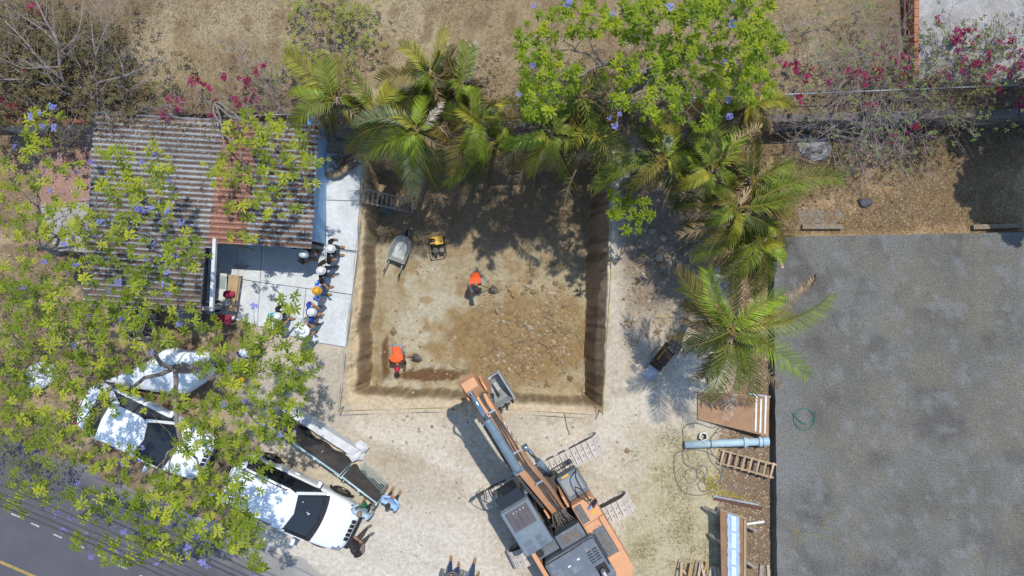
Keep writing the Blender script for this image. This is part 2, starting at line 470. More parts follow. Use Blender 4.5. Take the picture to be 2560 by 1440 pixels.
def terrain(x, y):
    x = np.asarray(x, float); y = np.asarray(y, float)
    n1 = fbm(x, y, 0.9, 4, 3) - 0.5
    n2 = fbm(x, y, 5.0, 3, 11) - 0.5
    z = n1 * 0.05 + n2 * 0.02
    X = 1280 + x * KPX; Y = 720 - y * KPX
    # loose spoil right of the pit
    sp = sstep(1545, 1600, X) * (1 - sstep(1760, 1830, X)) * sstep(400, 470, Y) * (1 - sstep(700, 860, Y))
    z = z + sp * (0.10 + 0.22 * (fbm(x, y, 2.2, 4, 21) - 0.3))
    # flat under road, slab, shed
    flat = sstep(-0.4, 0.2, road_side(x, y))
    z = z * (1 - flat) - 0.03 * flat
    slabm = sstep(490, 510, X) * (1 - sstep(885, 905, X)) * sstep(370, 390, Y) * (1 - sstep(860, 880, Y))
    z = z * (1 - slabm) - 0.03 * slabm
    # pit
    wob = (fbm(x * 0.25, y, 3.2, 4, 31) - 0.5)
    wobx = (fbm(x, y * 0.3, 3.2, 4, 37) - 0.5)
    wf = 0.6 * (fbm(x, y, 3.4, 3, 43) - 0.5) + 0.5 * (fbm(x, y, 11.0, 3, 47) - 0.5)
    wl_ = fbm(x * 0.3, y, 0.9, 3, 53) - 0.5
    rl = _interp(_rl, y) + wl_ * 0.2 + wob * 0.08 + wf * 0.10; fl = _interp(_fl, y) + wob * 0.12 + wl_ * 0.30 + wf * 0.14
    rr = _interp(_rr, y) + wob * 0.14 + wf * 0.09; fr = _interp(_fr, y) + wob * 0.06 + wl_ * 0.16 + wf * 0.12
    rt = 4.41 + wobx * 0.14 + wf * 0.08; ft = 4.14 + wobx * 0.2 + wf * 0.08
    rb = -4.04 - 0.05 * (x + 1.3) * 0.6 + wobx * 0.08
    fb = -3.44 - 0.055 * (x + 5.0) + wobx * 0.3
    sL, sR, sT, sB = (x - rl) / (fl - rl), (rr - x) / (rr - fr), (rt - y) / (rt - ft), (y - rb) / (fb - rb)
    def pro(s_, sk, f_):
        s_ = np.clip(s_, 0, 1)
        return np.where(s_ < sk, s_ / sk * f_, f_ + (1 - f_) * (s_ - sk) / (1 - sk))
    pL, pR, pT, pB = pro(sL, 0.66, 0.13), pro(sR, 0.52, 0.34), pro(sT, 0.45, 0.18), pro(sB, 0.80, 0.06)
    prof = np.minimum(np.minimum(pL, pR), np.minimum(pT, pB))
    s = prof
    lum = (fbm(x * 2.0, y * 2.0, 1.6, 4, 41) - 0.5)
    mid = prof * (1 - prof) * 4
    zfloor = (fbm(x, y, 1.4, 4, 51) - 0.5) * 0.10
    rub = np.exp(-(((X - 1340) / 150) ** 2 + ((Y - 830) / 110) ** 2))
    zfloor = zfloor + rub * (0.16 + 0.30 * (fbm(x, y, 3.0, 4, 61) - 0.45))
    ramp = np.exp(-(((X - 945) / 40) ** 2)) * sstep(500, 640, Y) * 0.25
    zf = zfloor + ramp + (fbm(x, y, 8.0, 2, 71) - 0.5) * 0.04
    z = z * (1 - prof) + prof * (-DEPTH + zf) + mid * (lum * 0.12 + wf * 0.4)
    # field terrace
    up = sstep(-0.03, 0.04, y - wall_line(x) - 0.10)
    return z * (1 - up) + up * (ZF + n1 * 0.12 + n2 * 0.04), s


def TZ(x, y):
    return float(terrain(np.array([x]), np.array([y]))[0][0])


def lines(segs):
    out = []
    for a, b, d in segs:
        out += list(np.arange(a, b - 1e-6, d))
    return np.array(out + [segs[-1][1]])


def build_ground():
    xs = lines([(-120, -40, 20), (-40, -19, 3), (-19, -6.0, 0.12), (-6.0, -4.6, 0.028), (-4.6, 2.4, 0.065), (2.4, 3.5, 0.028), (3.5, 19, 0.12), (19, 40, 3), (40, 120, 20)])
    ys = lines([(-120, -40, 20), (-40, -12, 3), (-12, -4.3, 0.11), (-4.3, -3.2, 0.03), (-3.2, 3.9, 0.065), (3.9, 4.6, 0.03), (4.6, 5.7, 0.05), (5.7, 12, 0.12), (12, 40, 3), (40, 120, 20)])
    gx, gy = np.meshgrid(xs, ys)
    z, s = terrain(gx, gy)
    X = 1280 + gx * KPX; Y = 720 - gy * KPX
    nb = fbm(gx, gy, 0.7, 5, 101); nm = fbm(gx, gy, 2.3, 4, 111); nf = fbm(gx, gy, 7.0, 3, 121)
    def C(*c): return np.array(c)[None, None, :]
    def lay(col, c, m): return col * (1 - m[..., None]) + C(*c) * m[..., None]
    col = np.ones(gx.shape + (3,)) * C(0.42, 0.372, 0.298)
    col = lay(col, (0.475, 0.425, 0.345), sstep(0.45, 0.68, nb))
    col = lay(col, (0.34, 0.285, 0.205), sstep(0.55, 0.75, nm) * 0.7)
    su = gx * 0.915 - gy * 0.404; sv = gx * 0.404 + gy * 0.915
    st_ = fbm(su * 0.22, sv * 2.6, 1.0, 4, 141)
    col = lay(col, (0.52, 0.485, 0.42), sstep(.54, .68, st_) * sstep(1030, 1100, Y) * .5)
    col = lay(col, (0.33, 0.275, 0.20), sstep(.54, .68, 1 - st_) * sstep(1030, 1100, Y) * .4)
    # pale dust near the bottom centre
    col = lay(col, (0.50, 0.47, 0.42), sstep(1150, 1330, Y) * (1 - sstep(1150, 1300, X)) * 0.55)
    # warm tan lip around the pit
    col = lay(col, (0.43, 0.345, 0.235), np.exp(-(((Y - 1010) / 36) ** 2)) * sstep(850, 900, X) * (1 - sstep(1480, 1530, X)) * 0.7)
    # spoil right of the pit: dark soil, with palm shade put into its colour
    m = sstep(1535, 1590, X + (nb - .5) * 60) * (1 - sstep(1740, 1800, X)) * sstep(380, 450, Y) * (1 - sstep(720, 880, Y + (nm - .5) * 120))
    col = lay(col, (0.185, 0.145, 0.11), m * 0.9)
    # patchy grass lower right
    m = sstep(1540, 1640, X + (nb - .5) * 220) * (1 - sstep(1790, 1830, X)) * sstep(1020, 1150, Y)
    col = lay(col, (0.37, 0.325, 0.205), m * 0.85)
    col = lay(col, (0.235, 0.22, 0.11), m * sstep(0.56, 0.70, nm) * 0.4 * sstep(1180, 1240, Y))
    # dark mulch strip beside the platform
    m = sstep(1770, 1815, X + (nm - .5) * 50 - 30 * sstep(1300, 1000, Y)) * (1 - sstep(1990, 2000, X)) * sstep(540, 600, Y)
    col = lay(col, (0.125, 0.088, 0.060), m * (0.75 + 0.25 * nf))
    col = lay(col, (0.23, 0.17, 0.11), m * sstep(0.5, 0.7, nf) * 0.7)
    # litter strip upper right
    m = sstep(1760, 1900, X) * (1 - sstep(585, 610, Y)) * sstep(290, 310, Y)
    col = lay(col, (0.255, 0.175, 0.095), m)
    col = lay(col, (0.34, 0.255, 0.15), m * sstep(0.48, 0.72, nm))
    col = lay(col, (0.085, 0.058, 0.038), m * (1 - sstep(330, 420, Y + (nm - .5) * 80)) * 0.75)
    # left side: litter and soil under the trees
    m = (1 - sstep(590, 660, X + (nm - .5) * 60)) * sstep(300, 330, Y)
    col = lay(col, (0.205, 0.145, 0.092), m)
    col = lay(col, (0.31, 0.235, 0.145), m * sstep(0.47, 0.66, nb))
    col = lay(col, (0.10, 0.075, 0.055), m * sstep(0.52, 0.7, nm) * 0.6)
    # trodden lane towards the street
    m = sstep(500, 640, X + (nm - .5) * 80) * (1 - sstep(860, 900, X)) * sstep(860, 900, Y) * (1 - sstep(1060, 1120, Y))
    col = lay(col, (0.34, 0.305, 0.25), m * 0.6)
    # pit
    pw = sstep(0.004, 0.05, s) * (1 - sstep(0.93, 1.0, s))
    steep = sstep(0.14, 0.30, s) * (1 - sstep(0.95, 1.0, s))
    pf = sstep(0.93, 1.0, s)
    streak = fbm(gx * 6, gy * 0.5, 2.0, 3, 131)
    col = lay(col, (0.45, 0.35, 0.22), pw)
    col = lay(col, (0.54, 0.44, 0.30), pw * sstep(0.45, 0.62, nf) * 0.8)
    col = lay(col, (0.22, 0.15, 0.085), pw * sstep(0.55, 0.64, nf * 0.6 + nm * 0.4) * 0.75)
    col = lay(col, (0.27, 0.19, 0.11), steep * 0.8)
    col = lay(col, (0.42, 0.33, 0.21), steep * sstep(0.52, 0.66, nf) * 0.6)
    bl = pw * (1 - steep) * (1 - sstep(-3.5, -3.2, gy)) * (1 - sstep(2.4, 2.7, gx))
    col = lay(col, (0.45, 0.365, 0.255), bl * 0.8)
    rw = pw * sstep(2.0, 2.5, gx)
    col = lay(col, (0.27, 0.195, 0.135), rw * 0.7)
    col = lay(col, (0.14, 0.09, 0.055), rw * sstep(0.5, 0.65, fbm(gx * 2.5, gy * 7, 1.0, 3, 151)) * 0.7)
    col = lay(col, (0.315, 0.268, 0.178), pf)
    col = lay(col, (0.375, 0.345, 0.262), pf * sstep(0.45, 0.62, nb) * (1 - sstep(1150, 1350, X)))
    col = lay(col, (0.25, 0.182, 0.10), pf * sstep(0.5, 0.68, nm) * 0.8)
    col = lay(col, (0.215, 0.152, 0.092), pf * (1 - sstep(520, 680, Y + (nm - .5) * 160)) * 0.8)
    rub = np.exp(-(((X - 1290) / 230) ** 2 + ((Y - 860) / 130) ** 2) * 0.8)
    col = lay(col, (0.245, 0.172, 0.085), pf * sstep(0.25, 0.7, rub + (nm - .5) * 0.5))
    col = lay(col, (0.16, 0.105, 0.055), pf * sstep(0.45, 0.8, rub) * sstep(0.5, 0.66, nf) * 0.6)
    damp = np.exp(-(((X - 1060) / 120) ** 2 + ((Y - 955) / 22) ** 2)) + np.exp(-(((X - 940) / 14) ** 2 + ((Y - 900) / 60) ** 2))
    col = lay(col, (0.125, 0.075, 0.040), sstep(0.5, 0.8, s) * sstep(0.35, 0.75, damp + (nf - .5) * 0.5))
    # field terrace
    m = sstep(-0.02, 0.05, gy - wall_line(gx) - 0.10)
    fcol = np.ones_like(col) * C(0.245, 0.188, 0.112)
    fcol = lay(fcol, (0.30, 0.242, 0.155), sstep(0.42, 0.64, nb))
    fcol = lay(fcol, (0.165, 0.112, 0.066), sstep(0.54, 0.72, nm) * 0.7)
    band = np.exp(-(((gy - wall_line(gx) - 0.3) / 0.5) ** 2))
    fcol = lay(fcol, (0.15, 0.105, 0.072), band * 0.8)
    edge = (1 - sstep(-12.2, -10.4, gx + (nb - .5) * 3 - (gy - 7) * .3)) + sstep(9, 11.5, gx + (nb - .5) * 3)
    fcol = lay(fcol, (0.115, 0.08, 0.053), np.clip(edge, 0, 1) * 0.7)
    col = col * (1 - m[..., None]) + fcol * m[..., None]
    mb = MB()
    ny, nx = gx.shape
    mb.v = list(zip(gx.ravel(), gy.ravel(), z.ravel()))
    idx = np.arange(ny * nx).reshape(ny, nx)
    mb.f = np.stack([idx[:-1, :-1], idx[:-1, 1:], idx[1:, 1:], idx[1:, :-1]], -1).reshape(-1, 4).tolist()
    mb.m = [0]
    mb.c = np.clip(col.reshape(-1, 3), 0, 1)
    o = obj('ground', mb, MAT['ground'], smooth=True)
    tag(o, kind='structure')
    return o


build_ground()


# ------------------------------------------------------------------ street
def build_road():
    ds = np.concatenate([np.linspace(0, 3, 22), [4, 6, 8.5]])        # across, metres beyond the asphalt edge
    us = np.linspace(-22, 16, 150)                                    # along
    d = Vector((1, -0.44, 0)).normalized(); n = Vector((-0.44, -1, 0)).normalized()
    o = Vector(w_(0, 1075) + (0,))
    gu, gd = np.meshgrid(us, ds)
    gd2 = gd + np.where(gd < 0.01, (fbm(gu, gu * 0, 1.3, 4, 5) - 0.5) * 0.5, 0)
    x = o.x + d.x * gu + n.x * gd2; y = o.y + d.y * gu + n.y * gd2
    nb = fbm(x, y, 0.6, 4, 201); nm = fbm(x, y, 2.6, 4, 211)
    col = np.ones(x.shape + (3,)) * np.array([0.088, 0.086, 0.102])
    m = (1 - sstep(0.0, 2.2, gd + (nb - .5) * 2.2)) * sstep(5.5, 13, gu + (nm - .5) * 3)
    m = np.maximum(m, (1 - sstep(0.0, 0.5, gd + (nm - .5) * 0.5)) * (0.25 + 0.75 * sstep(3, 9, gu)))
    dust = np.array([0.38, 0.36, 0.325]); col = col * (1 - 0.85 * m[..., None]) + dust * 0.85 * m[..., None]
    m2 = sstep(7, 16, gu + (nm - .5) * 4) * 0.55
    col = col * (1 - m2[..., None]) + np.array([0.26, 0.26, 0.25]) * m2[..., None]
    col *= (0.85 + 0.3 * nm)[..., None]
    mb = MB(); ny, nx = x.shape
    mb.v = list(zip(x.ravel(), y.ravel(), np.full(x.size, 0.006)))
    i = np.arange(ny * nx).reshape(ny, nx)
    mb.f = np.stack([i[:-1, :-1], i[1:, :-1], i[1:, 1:], i[:-1, 1:]], -1).reshape(-1, 4).tolist(); mb.m = [0]
    mb.c = col.reshape(-1, 3)
    tag(obj('road', mb, MAT['asphalt'], smooth=True), kind='structure')
    # far footway beyond the yellow edge line
    mb = MB()
    a0 = o + n * 4.55 + d * -22; a1 = o + n * 4.55 + d * 16
    mb.prism([(a0.x, a0.y), ((a1).x, a1.y), ((a1 + n * 3).x, (a1 + n * 3).y), ((a0 + n * 3).x, (a0 + n * 3).y)], -0.1, 0.13)
    tag(obj('pavement', mb, MAT['concrete'], bevel=0.02), kind='structure')
    # broken white line: short painted dashes
    px = [(39, 1288), (88, 1312), (145, 1340), (200, 1365), (255, 1392), (307, 1417), (360, 1443)]
    for k, q in enumerate(px):
        mb = MB(); c = Vector(w_(*q) + (0.0,))
        mb.box((c.x, c.y, 0.011), (0.30, 0.05, 0.003), rot=math.atan2(d.y, d.x))
        tag(obj('lane_dash', mb, MAT['marking']), 'worn white painted dash, %s along the broken line on the street' % ['leftmost', 'second from the left', 'third from the left', 'fourth from the left', 'third from the right', 'second from the right', 'rightmost'][k], 'road marking', 'dashes of the broken white line')
    mb = MB(); c0 = Vector(w_(-60, 1378) + (0,)); c1 = Vector(w_(160, 1473) + (0,))
    mb.bar((c0.x, c0.y, 0.011), (c1.x, c1.y, 0.011), 0.10, 0.003)
    tag(obj('edge_line', mb, MAT['marking_yellow']), 'faded yellow painted line at the lower left corner of the street', 'road marking')


build_road()


# ------------------------------------------------------------------ patio slab in panels
def panel(name, pts, z0, z1, mat, parent, gap=0.012):
    q = [Vector((*w_(a, b, z1), 0)) for a, b in pts]
    c = sum(q, Vector()) / len(q)
    q = [p + (c - p).normalized() * gap for p in q]
    mb = MB().prism([(p.x, p.y) for p in q], z0, z1)
    return obj(name, mb, mat, parent, bevel=0.006, seg=1)


patio = bpy.data.objects.new('patio', None); link(patio); tag(patio, kind='structure')
for pts in ([(522, 604), (592, 606), (596, 697), (518, 686)], [(518, 686), (596, 697), (590, 801), (512, 784)], [(592, 606), (655, 606), (650, 706), (596, 697)],
            [(655, 606), (815, 606), (812, 727), (650, 706)],
            [(596, 697), (650, 706), (643, 815), (590, 801)],
            [(650, 706), (765, 721), (752, 848), (643, 815)],
            [(765, 721), (880, 737), (864, 868), (752, 850)],
            [(815, 622), (893, 632), (880, 737), (812, 727)],
            [(815, 500), (899, 503), (893, 632), (815, 622)],
            [(816, 380), (903, 392), (899, 503), (815, 500)]):
    panel('slab_panel', pts, -0.15, 0.05, MAT['slab'], patio)
red = bpy.data.objects.new('courtyard_floor', None); link(red); tag(red, kind='structure')
panel('slab_panel', [(88, 308), (236, 306), (232, 500), (100, 520)], -0.1, 0.045, MAT['red_floor'], red)
panel('slab_panel', [(100, 520), (232, 500), (230, 640), (140, 640)], -0.1, 0.04, MAT['concrete'], red)

# ------------------------------------------------------------------ raised concrete platform on the right
pl = bpy.data.objects.new('concrete_platform', None); link(pl); tag(pl, kind='structure')
ZP = 0.45
e0 = w_(1934, 592, ZP); e1 = w_(1946, 1460, ZP)
us = np.concatenate([np.linspace(0, 10, 90), [14, 22]]); ns_ = 100
mb = MB()
gu, gv = np.meshgrid(us, np.linspace(0, 1, ns_))
lx = e0[0] + (e1[0] - e0[0]) * gv; ty = e0[1] + (w_(2560, 580, ZP)[1] - e0[1]) * np.minimum(gu / 8.3, 1.3); by = e1[1] - 3.0
gx_ = lx + gu + np.where(gu < 0.01, (fbm(gv * 40, gv * 0, 1.0, 3, 91) - .5) * .05, 0); gy_ = ty + (by - ty) * gv
gy_ = gy_ + np.where(gv < 0.001, (fbm(gu * 3, gu * 0, 1.0, 3, 92) - .5) * .05, 0)
n1 = fbm(gx_, gy_, 0.35, 5, 301); n2 = fbm(gx_, gy_, 1.1, 5, 311); n3 = fbm(gx_, gy_, 3.5, 4, 321)
cc = np.ones(gx_.shape + (3,)) * np.array((0.148, 0.141, 0.128))
def lay2(c, col, m): return c * (1 - m[..., None]) + np.array(col) * m[..., None]
cc = lay2(cc, (0.174, 0.169, 0.158), sstep(.42, .66, n1)); cc = lay2(cc, (0.095, 0.086, 0.085), sstep(.52, .70, n2) * .55); cc = lay2(cc, (0.185, 0.166, 0.135), sstep(.54, .70, fbm(gx_, gy_, .8, 4, 331)) * .6); cc = lay2(cc, (0.22, 0.222, 0.228), sstep(.58, .74, n3) * .5)
cc = lay2(cc, (0.205, 0.206, 0.208), (1 - sstep(0.0, 1.6, gu + (n2 - .5) * 2)) * .45)
ny_, nx_ = gx_.shape; mb.v = list(zip(gx_.ravel(), gy_.ravel(), np.full(gx_.size, ZP)))
ii = np.arange(ny_ * nx_).reshape(ny_, nx_); mb.f = np.stack([ii[:-1, :-1], ii[1:, :-1], ii[1:, 1:], ii[:-1, 1:]], -1).reshape(-1, 4).tolist()
rim = list(ii[:, 0]) ; rim2 = list(ii[0, :]); o_ = len(mb.v)
mb.v += [(mb.v[i][0], mb.v[i][1], -.2) for i in rim]; mb.f += [(rim[k + 1], rim[k], o_ + k, o_ + k + 1) for k in range(len(rim) - 1)]
o2_ = len(mb.v); mb.v += [(mb.v[i][0], mb.v[i][1], -.2) for i in rim2]; mb.f += [(rim2[k], rim2[k + 1], o2_ + k + 1, o2_ + k) for k in range(len(rim2) - 1)]
mb.m = [0]; cf = cc.reshape(-1, 3) * np.array((0.80, 0.815, 0.80)); mb.c = np.concatenate([cf, cf[rim] * .8, cf[rim2] * .8])
obj('top_slab', mb, MAT['concrete_dark'], pl)
for (a, b, w) in (((2010, 566), (2112, 566), 16), ((2440, 567), (2560, 563), 14)):
    mb = MB(); p0 = w_(*a, 0.3); p1 = w_(*b, 0.3)
    mb.bar((*p0, 0.05), (*p1, 0.05), 0.16, 0.24)
    obj('ledge_block', mb, MAT['old_slab'], pl, bevel=0.015)
old = MB(); old.prism([w_(1992, 528), w_(2030, 520), w_(2070, 531), w_(2098, 526), w_(2112, 545), w_(2090, 556), w_(2104, 573), w_(2040, 578), w_(1985, 575), w_(1998, 552)], -0.1, 0.035)
tag(obj('old_slab', old, MAT['old_slab'], bevel=0.02), kind='structure')

# ------------------------------------------------------------------ retaining wall and fence rail behind
rw = empty('retaining_wall', (0, 0, 0), 'long grey concrete retaining wall between the dry field and the plots', 'wall')
xs = [-5.75, -3.4, -1.0, 1.4, 3.8, 6.2, 8.6, 11.0, 13.4, 15.8, 18.5]
for a, b in zip(xs[:-1], xs[1:]):
    mb = MB(); ya = float(wall_line(a)); yb = float(wall_line(b))
    mb.prism([(a + .006, ya - 0.02), (b - .006, yb - 0.02), (b - .006, yb + 0.22), (a + .006, ya + 0.22)], -0.3, ZF + 0.10 + RND.uniform(-.02, .03))
    obj('wall_section', mb, MAT['wall_dark'], rw, bevel=0.015)
fence = empty('fence_rail', (0, 0, ZF), 'thin galvanised pipe rail on short posts along the top of the retaining wall', 'fence')
pa = P(760, 284, ZF + 0.75); pb = P(2560, 212, ZF + 0.75)
pts = [pa + (pb - pa) * (i / 8) for i in range(-1, 10)]
for i in range(len(pts) - 1):
    mb = MB(); mb.cyl(pts[i], pts[i + 1] - (pb - pa).normalized() * 0.01, 0.021, 8); mb.shift((0, 0, -ZF))
    obj('rail', mb, MAT['galv'], fence, smooth=True)
    if 0 < i:
        mb = MB(); p = pts[i]; mb.cyl((p.x, p.y - .01, -0.15), (p.x, p.y - .01, 0.74), 0.03, 8)
        obj('post', mb, MAT['galv'], fence, smooth=True)

# brick courses: left boundary wall and the neighbour's roof edge
def brick_run(parent, a, b, zt, n_course, L=0.24, W=0.13, Hh=0.075):
    a = Vector(a); b = Vector(b); d = b - a; n = int(d.length // L); ang = math.atan2(d.y, d.x)
    me = MB().box((0, 0, 0), (L - 0.014, W, Hh - 0.012)).mesh('brick'); me.materials.append(MAT['brick'])
    for k in range(n_course):
        for i in range(n):
            p = a + d.normalized() * (L * (i + 0.5 + 0.5 * (k % 2)))
            o = bpy.data.objects.new('brick', me); link(o, parent)
            o.location = (p.x, p.y, zt - Hh * (k + 0.5) + RND.uniform(-.004, .004)); o.rotation_euler = (RND.uniform(-.02, .02), 0, ang + RND.uniform(-.02, .02))


bw = empty('brick_wall', (0, 0, 0), 'low red brick wall behind the red courtyard floor, left of the corrugated roof', 'wall')
wa = P(-40, 304, ZF + 0.25); wb = P(236, 301, ZF + 0.25)
brick_run(bw, (wa.x, wa.y), (wb.x, wb.y), ZF + 0.25, 4)
mb = MB().bar((wa.x, wa.y, 0.62), (wb.x, wb.y, 0.62), 0.11, 1.78); obj('wall_core', mb, MAT['concrete'], bw)

nb_ = empty('neighbour_roof', (0, 0, 0), 'low flat concrete roof with an orange brick edge in the top right corner', 'building')
ZN = ZF + 0.55
p0 = P(2292, -40, ZN); p1 = P(2292, 205, ZN)
mb = MB().prism([(p0.x + .07, p0.y), (p1.x + .07, p1.y), (24, p1.y), (24, p0.y)], ZF - 0.2, ZN - 0.02); obj('roof_slab', mb, MAT['concrete'], nb_, bevel=0.02)
brick_run(nb_, (p0.x, p0.y), (p1.x, p1.y), ZN, 7, L=0.25, W=0.14)
for k in range(2):
    mb = MB(); q0 = P(2255 + k * 12, -20, ZF); q1 = P(2257 + k * 12, 95, ZF)
    mb.bar((q0.x, q0.y, ZF + .12), (q1.x, q1.y, ZF + .12), 0.07, 0.10); tag(obj('rusty_beam', mb, cloth('rust', (0.12, 0.05, 0.03))), ['rusty steel beam lying left of the orange brick edge, outer one', 'rusty steel beam lying left of the orange brick edge, inner one'][k], 'beam')  # bars stand for the shadow on the ground and something lying in it


# ------------------------------------------------------------------ shed with corrugated roof
def build_shed():
    ZR = 2.2
    org = P(236, 280, ZR)
    ang = math.atan2(-(318 - 282), (800 - 236)) * 0.95
    u = Vector((math.cos(ang), math.sin(ang), 0)); v = Vector((math.sin(ang), -math.cos(ang), 0))
    shed = empty('shed', (org.x, org.y, 0), 'low shed with a rusty grey corrugated roof beside the patio', 'shed', rz=0)
    pitch = 0.1615
    def sheet(u0, u1, v0, nr, red, zoff, seed):
        rnd = random.Random(seed)
        n = nr * 8; nu = max(2, int((u1 - u0) / 0.25))
        mb = MB(); cols = []
        for j in range(n + 1):
            vv = v0 + pitch * nr * j / n
            ph = 2 * PI * j / 8
            h = 0.032 * math.cos(ph)
            for i in range(nu + 1):
                uu = u0 + (u1 - u0) * i / nu
                p = u * uu + v * vv
                mb.v.append((p.x, p.y, ZR + h + zoff + 0.004 * math.sin(uu * 3 + seed)))
                nz = float(vnoise(uu * 2.1 + seed, vv * 7.0, seed)); nz2 = float(vnoise(uu * 0.8 + 3, vv * 1.1 + 5, 9))
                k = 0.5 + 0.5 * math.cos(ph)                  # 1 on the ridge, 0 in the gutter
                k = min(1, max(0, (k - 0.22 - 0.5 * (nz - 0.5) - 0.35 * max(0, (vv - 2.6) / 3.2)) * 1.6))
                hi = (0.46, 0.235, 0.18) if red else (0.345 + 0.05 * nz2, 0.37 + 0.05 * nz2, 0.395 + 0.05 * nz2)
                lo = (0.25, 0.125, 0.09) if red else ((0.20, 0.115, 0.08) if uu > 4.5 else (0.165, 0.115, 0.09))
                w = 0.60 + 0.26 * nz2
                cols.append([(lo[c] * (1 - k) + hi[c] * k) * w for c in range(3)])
        for j in range(n):
            for i in range(nu):
                a = j * (nu + 1) + i
                mb.f.append((a, a + nu + 1, a + nu + 2, a + 1)); mb.m.append(0)
        mb.c = np.array(cols)
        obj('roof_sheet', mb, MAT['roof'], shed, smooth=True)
    s = 0; full = 36                                             # ridges on the long left part
    cols_u = [(0.0, 2.05, 0), (1.95, 3.95, 0), (3.87, 4.62, 1), (4.55, 6.78, 0)]
    for ci, (u0, u1, rd) in enumerate(cols_u):
        nrow = 6 if u0 < 1.96 else (4 if u0 > 3.9 else 4)
        v0 = 0.0
        total = 36 if ci < 2 else 23
        done = 0; row = 0
        while done < total:
            nr = min(6, total - done)
            uu1 = u1 if not (ci == 1 and done >= 23) else 3.58
            uu0 = u0 - 0.06 * row if rd else u0
            sheet(uu0, (uu1 + 0.30 - 0.03 * row if rd else uu1), v0 + done * pitch, nr, rd, 0.010 * (ci % 2) + (0.012 if row % 2 else 0) + 0.02 * (ci == 2), 17 + s)
            s += 1; done += nr; row += 1
    def wall(pts, z1, th, mat, name='wall', z0=-0.1):
        mb = MB()
        a = Vector(pts[0]); b = Vector(pts[1])
        mb.bar((a.x, a.y, (z0 + z1) / 2), (b.x, b.y, (z0 + z1) / 2), th, z1 - z0)
        mb.shift((-org.x, -org.y, 0))
        return obj(name, mb, mat, shed, bevel=0.008, seg=1)
    R = lambda uu, vv: org.xy + (u * uu + v * vv).xy
    L1 = 23 * pitch - 0.12; L2 = 36 * pitch - 0.1
    a = w_(810, 610); b = w_(815, 318)
    wall([a, b], 2.13, 0.12, MAT['blue_wall'])
    wall([R(3.72, L1), R(6.62, L1)], 2.12, 0.12, MAT['dim_wall'])
    wa_ = P(536, 596, 2.27); wb_ = P(527, 778, 2.27)
    wall([(wa_.x, wa_.y), (wb_.x, wb_.y)], 2.29, 0.10, MAT['white_wall'], 'roof_fascia', 2.12)
    wall([w_(516, 604), w_(508, 812)], 2.05, 0.12, MAT['dim_wall'])
    wall([R(0.08, L2), R(3.6, L2)], 2.1, 0.12, MAT['concrete'])
    wall([R(0.08, 0.1), R(0.08, L2 - 0.07)], 2.1, 0.12, MAT['concrete'])
    wall([R(0.15, 0.1), R(6.6, 0.1)], 2.1, 0.12, MAT['concrete'])
    # ledge plank under the roof edge inside the court
    q0 = P(545, 604, 1.6); q1 = P(635, 626, 1.15)
    mb = MB(); mb.bar(q0, q1, 0.06, 0.30); mb.shift((-org.x, -org.y, 0)); obj('door_leaf', mb, MAT['wood_grey'], shed, bevel=0.006)
    # small window frame on the lower eaves
    mb = MB()
    f0 = P(337, 773, 1.5)
    for dx, dy, sx, sy in ((0, 0, .36, .03), (0, -.24, .36, .03), (-.17, -.12, .03, .24), (.17, -.12, .03, .24)):
        mb.box((f0.x + dx - org.x, f0.y + dy - org.y, 1.5), (sx, sy, 0.03))
    obj('skylight_frame', mb, MAT['white_paint'], shed)
    return shed


build_shed()
# ------------------------------------------------------------------ excavator
def text_mesh(txt, size, extrude=0.004):
    cu = bpy.data.curves.new('lettering', 'FONT'); cu.body = txt; cu.size = size; cu.extrude = extrude; cu.align_x = 'CENTER'; cu.align_y = 'CENTER'
    o = bpy.data.objects.new('tmp', cu); COL.objects.link(o)
    dg = bpy.context.evaluated_depsgraph_get()
    me = bpy.data.meshes.new_from_object(o.evaluated_get(dg))
    bpy.data.objects.remove(o); bpy.data.curves.remove(cu)
    me.materials.clear()
    return me


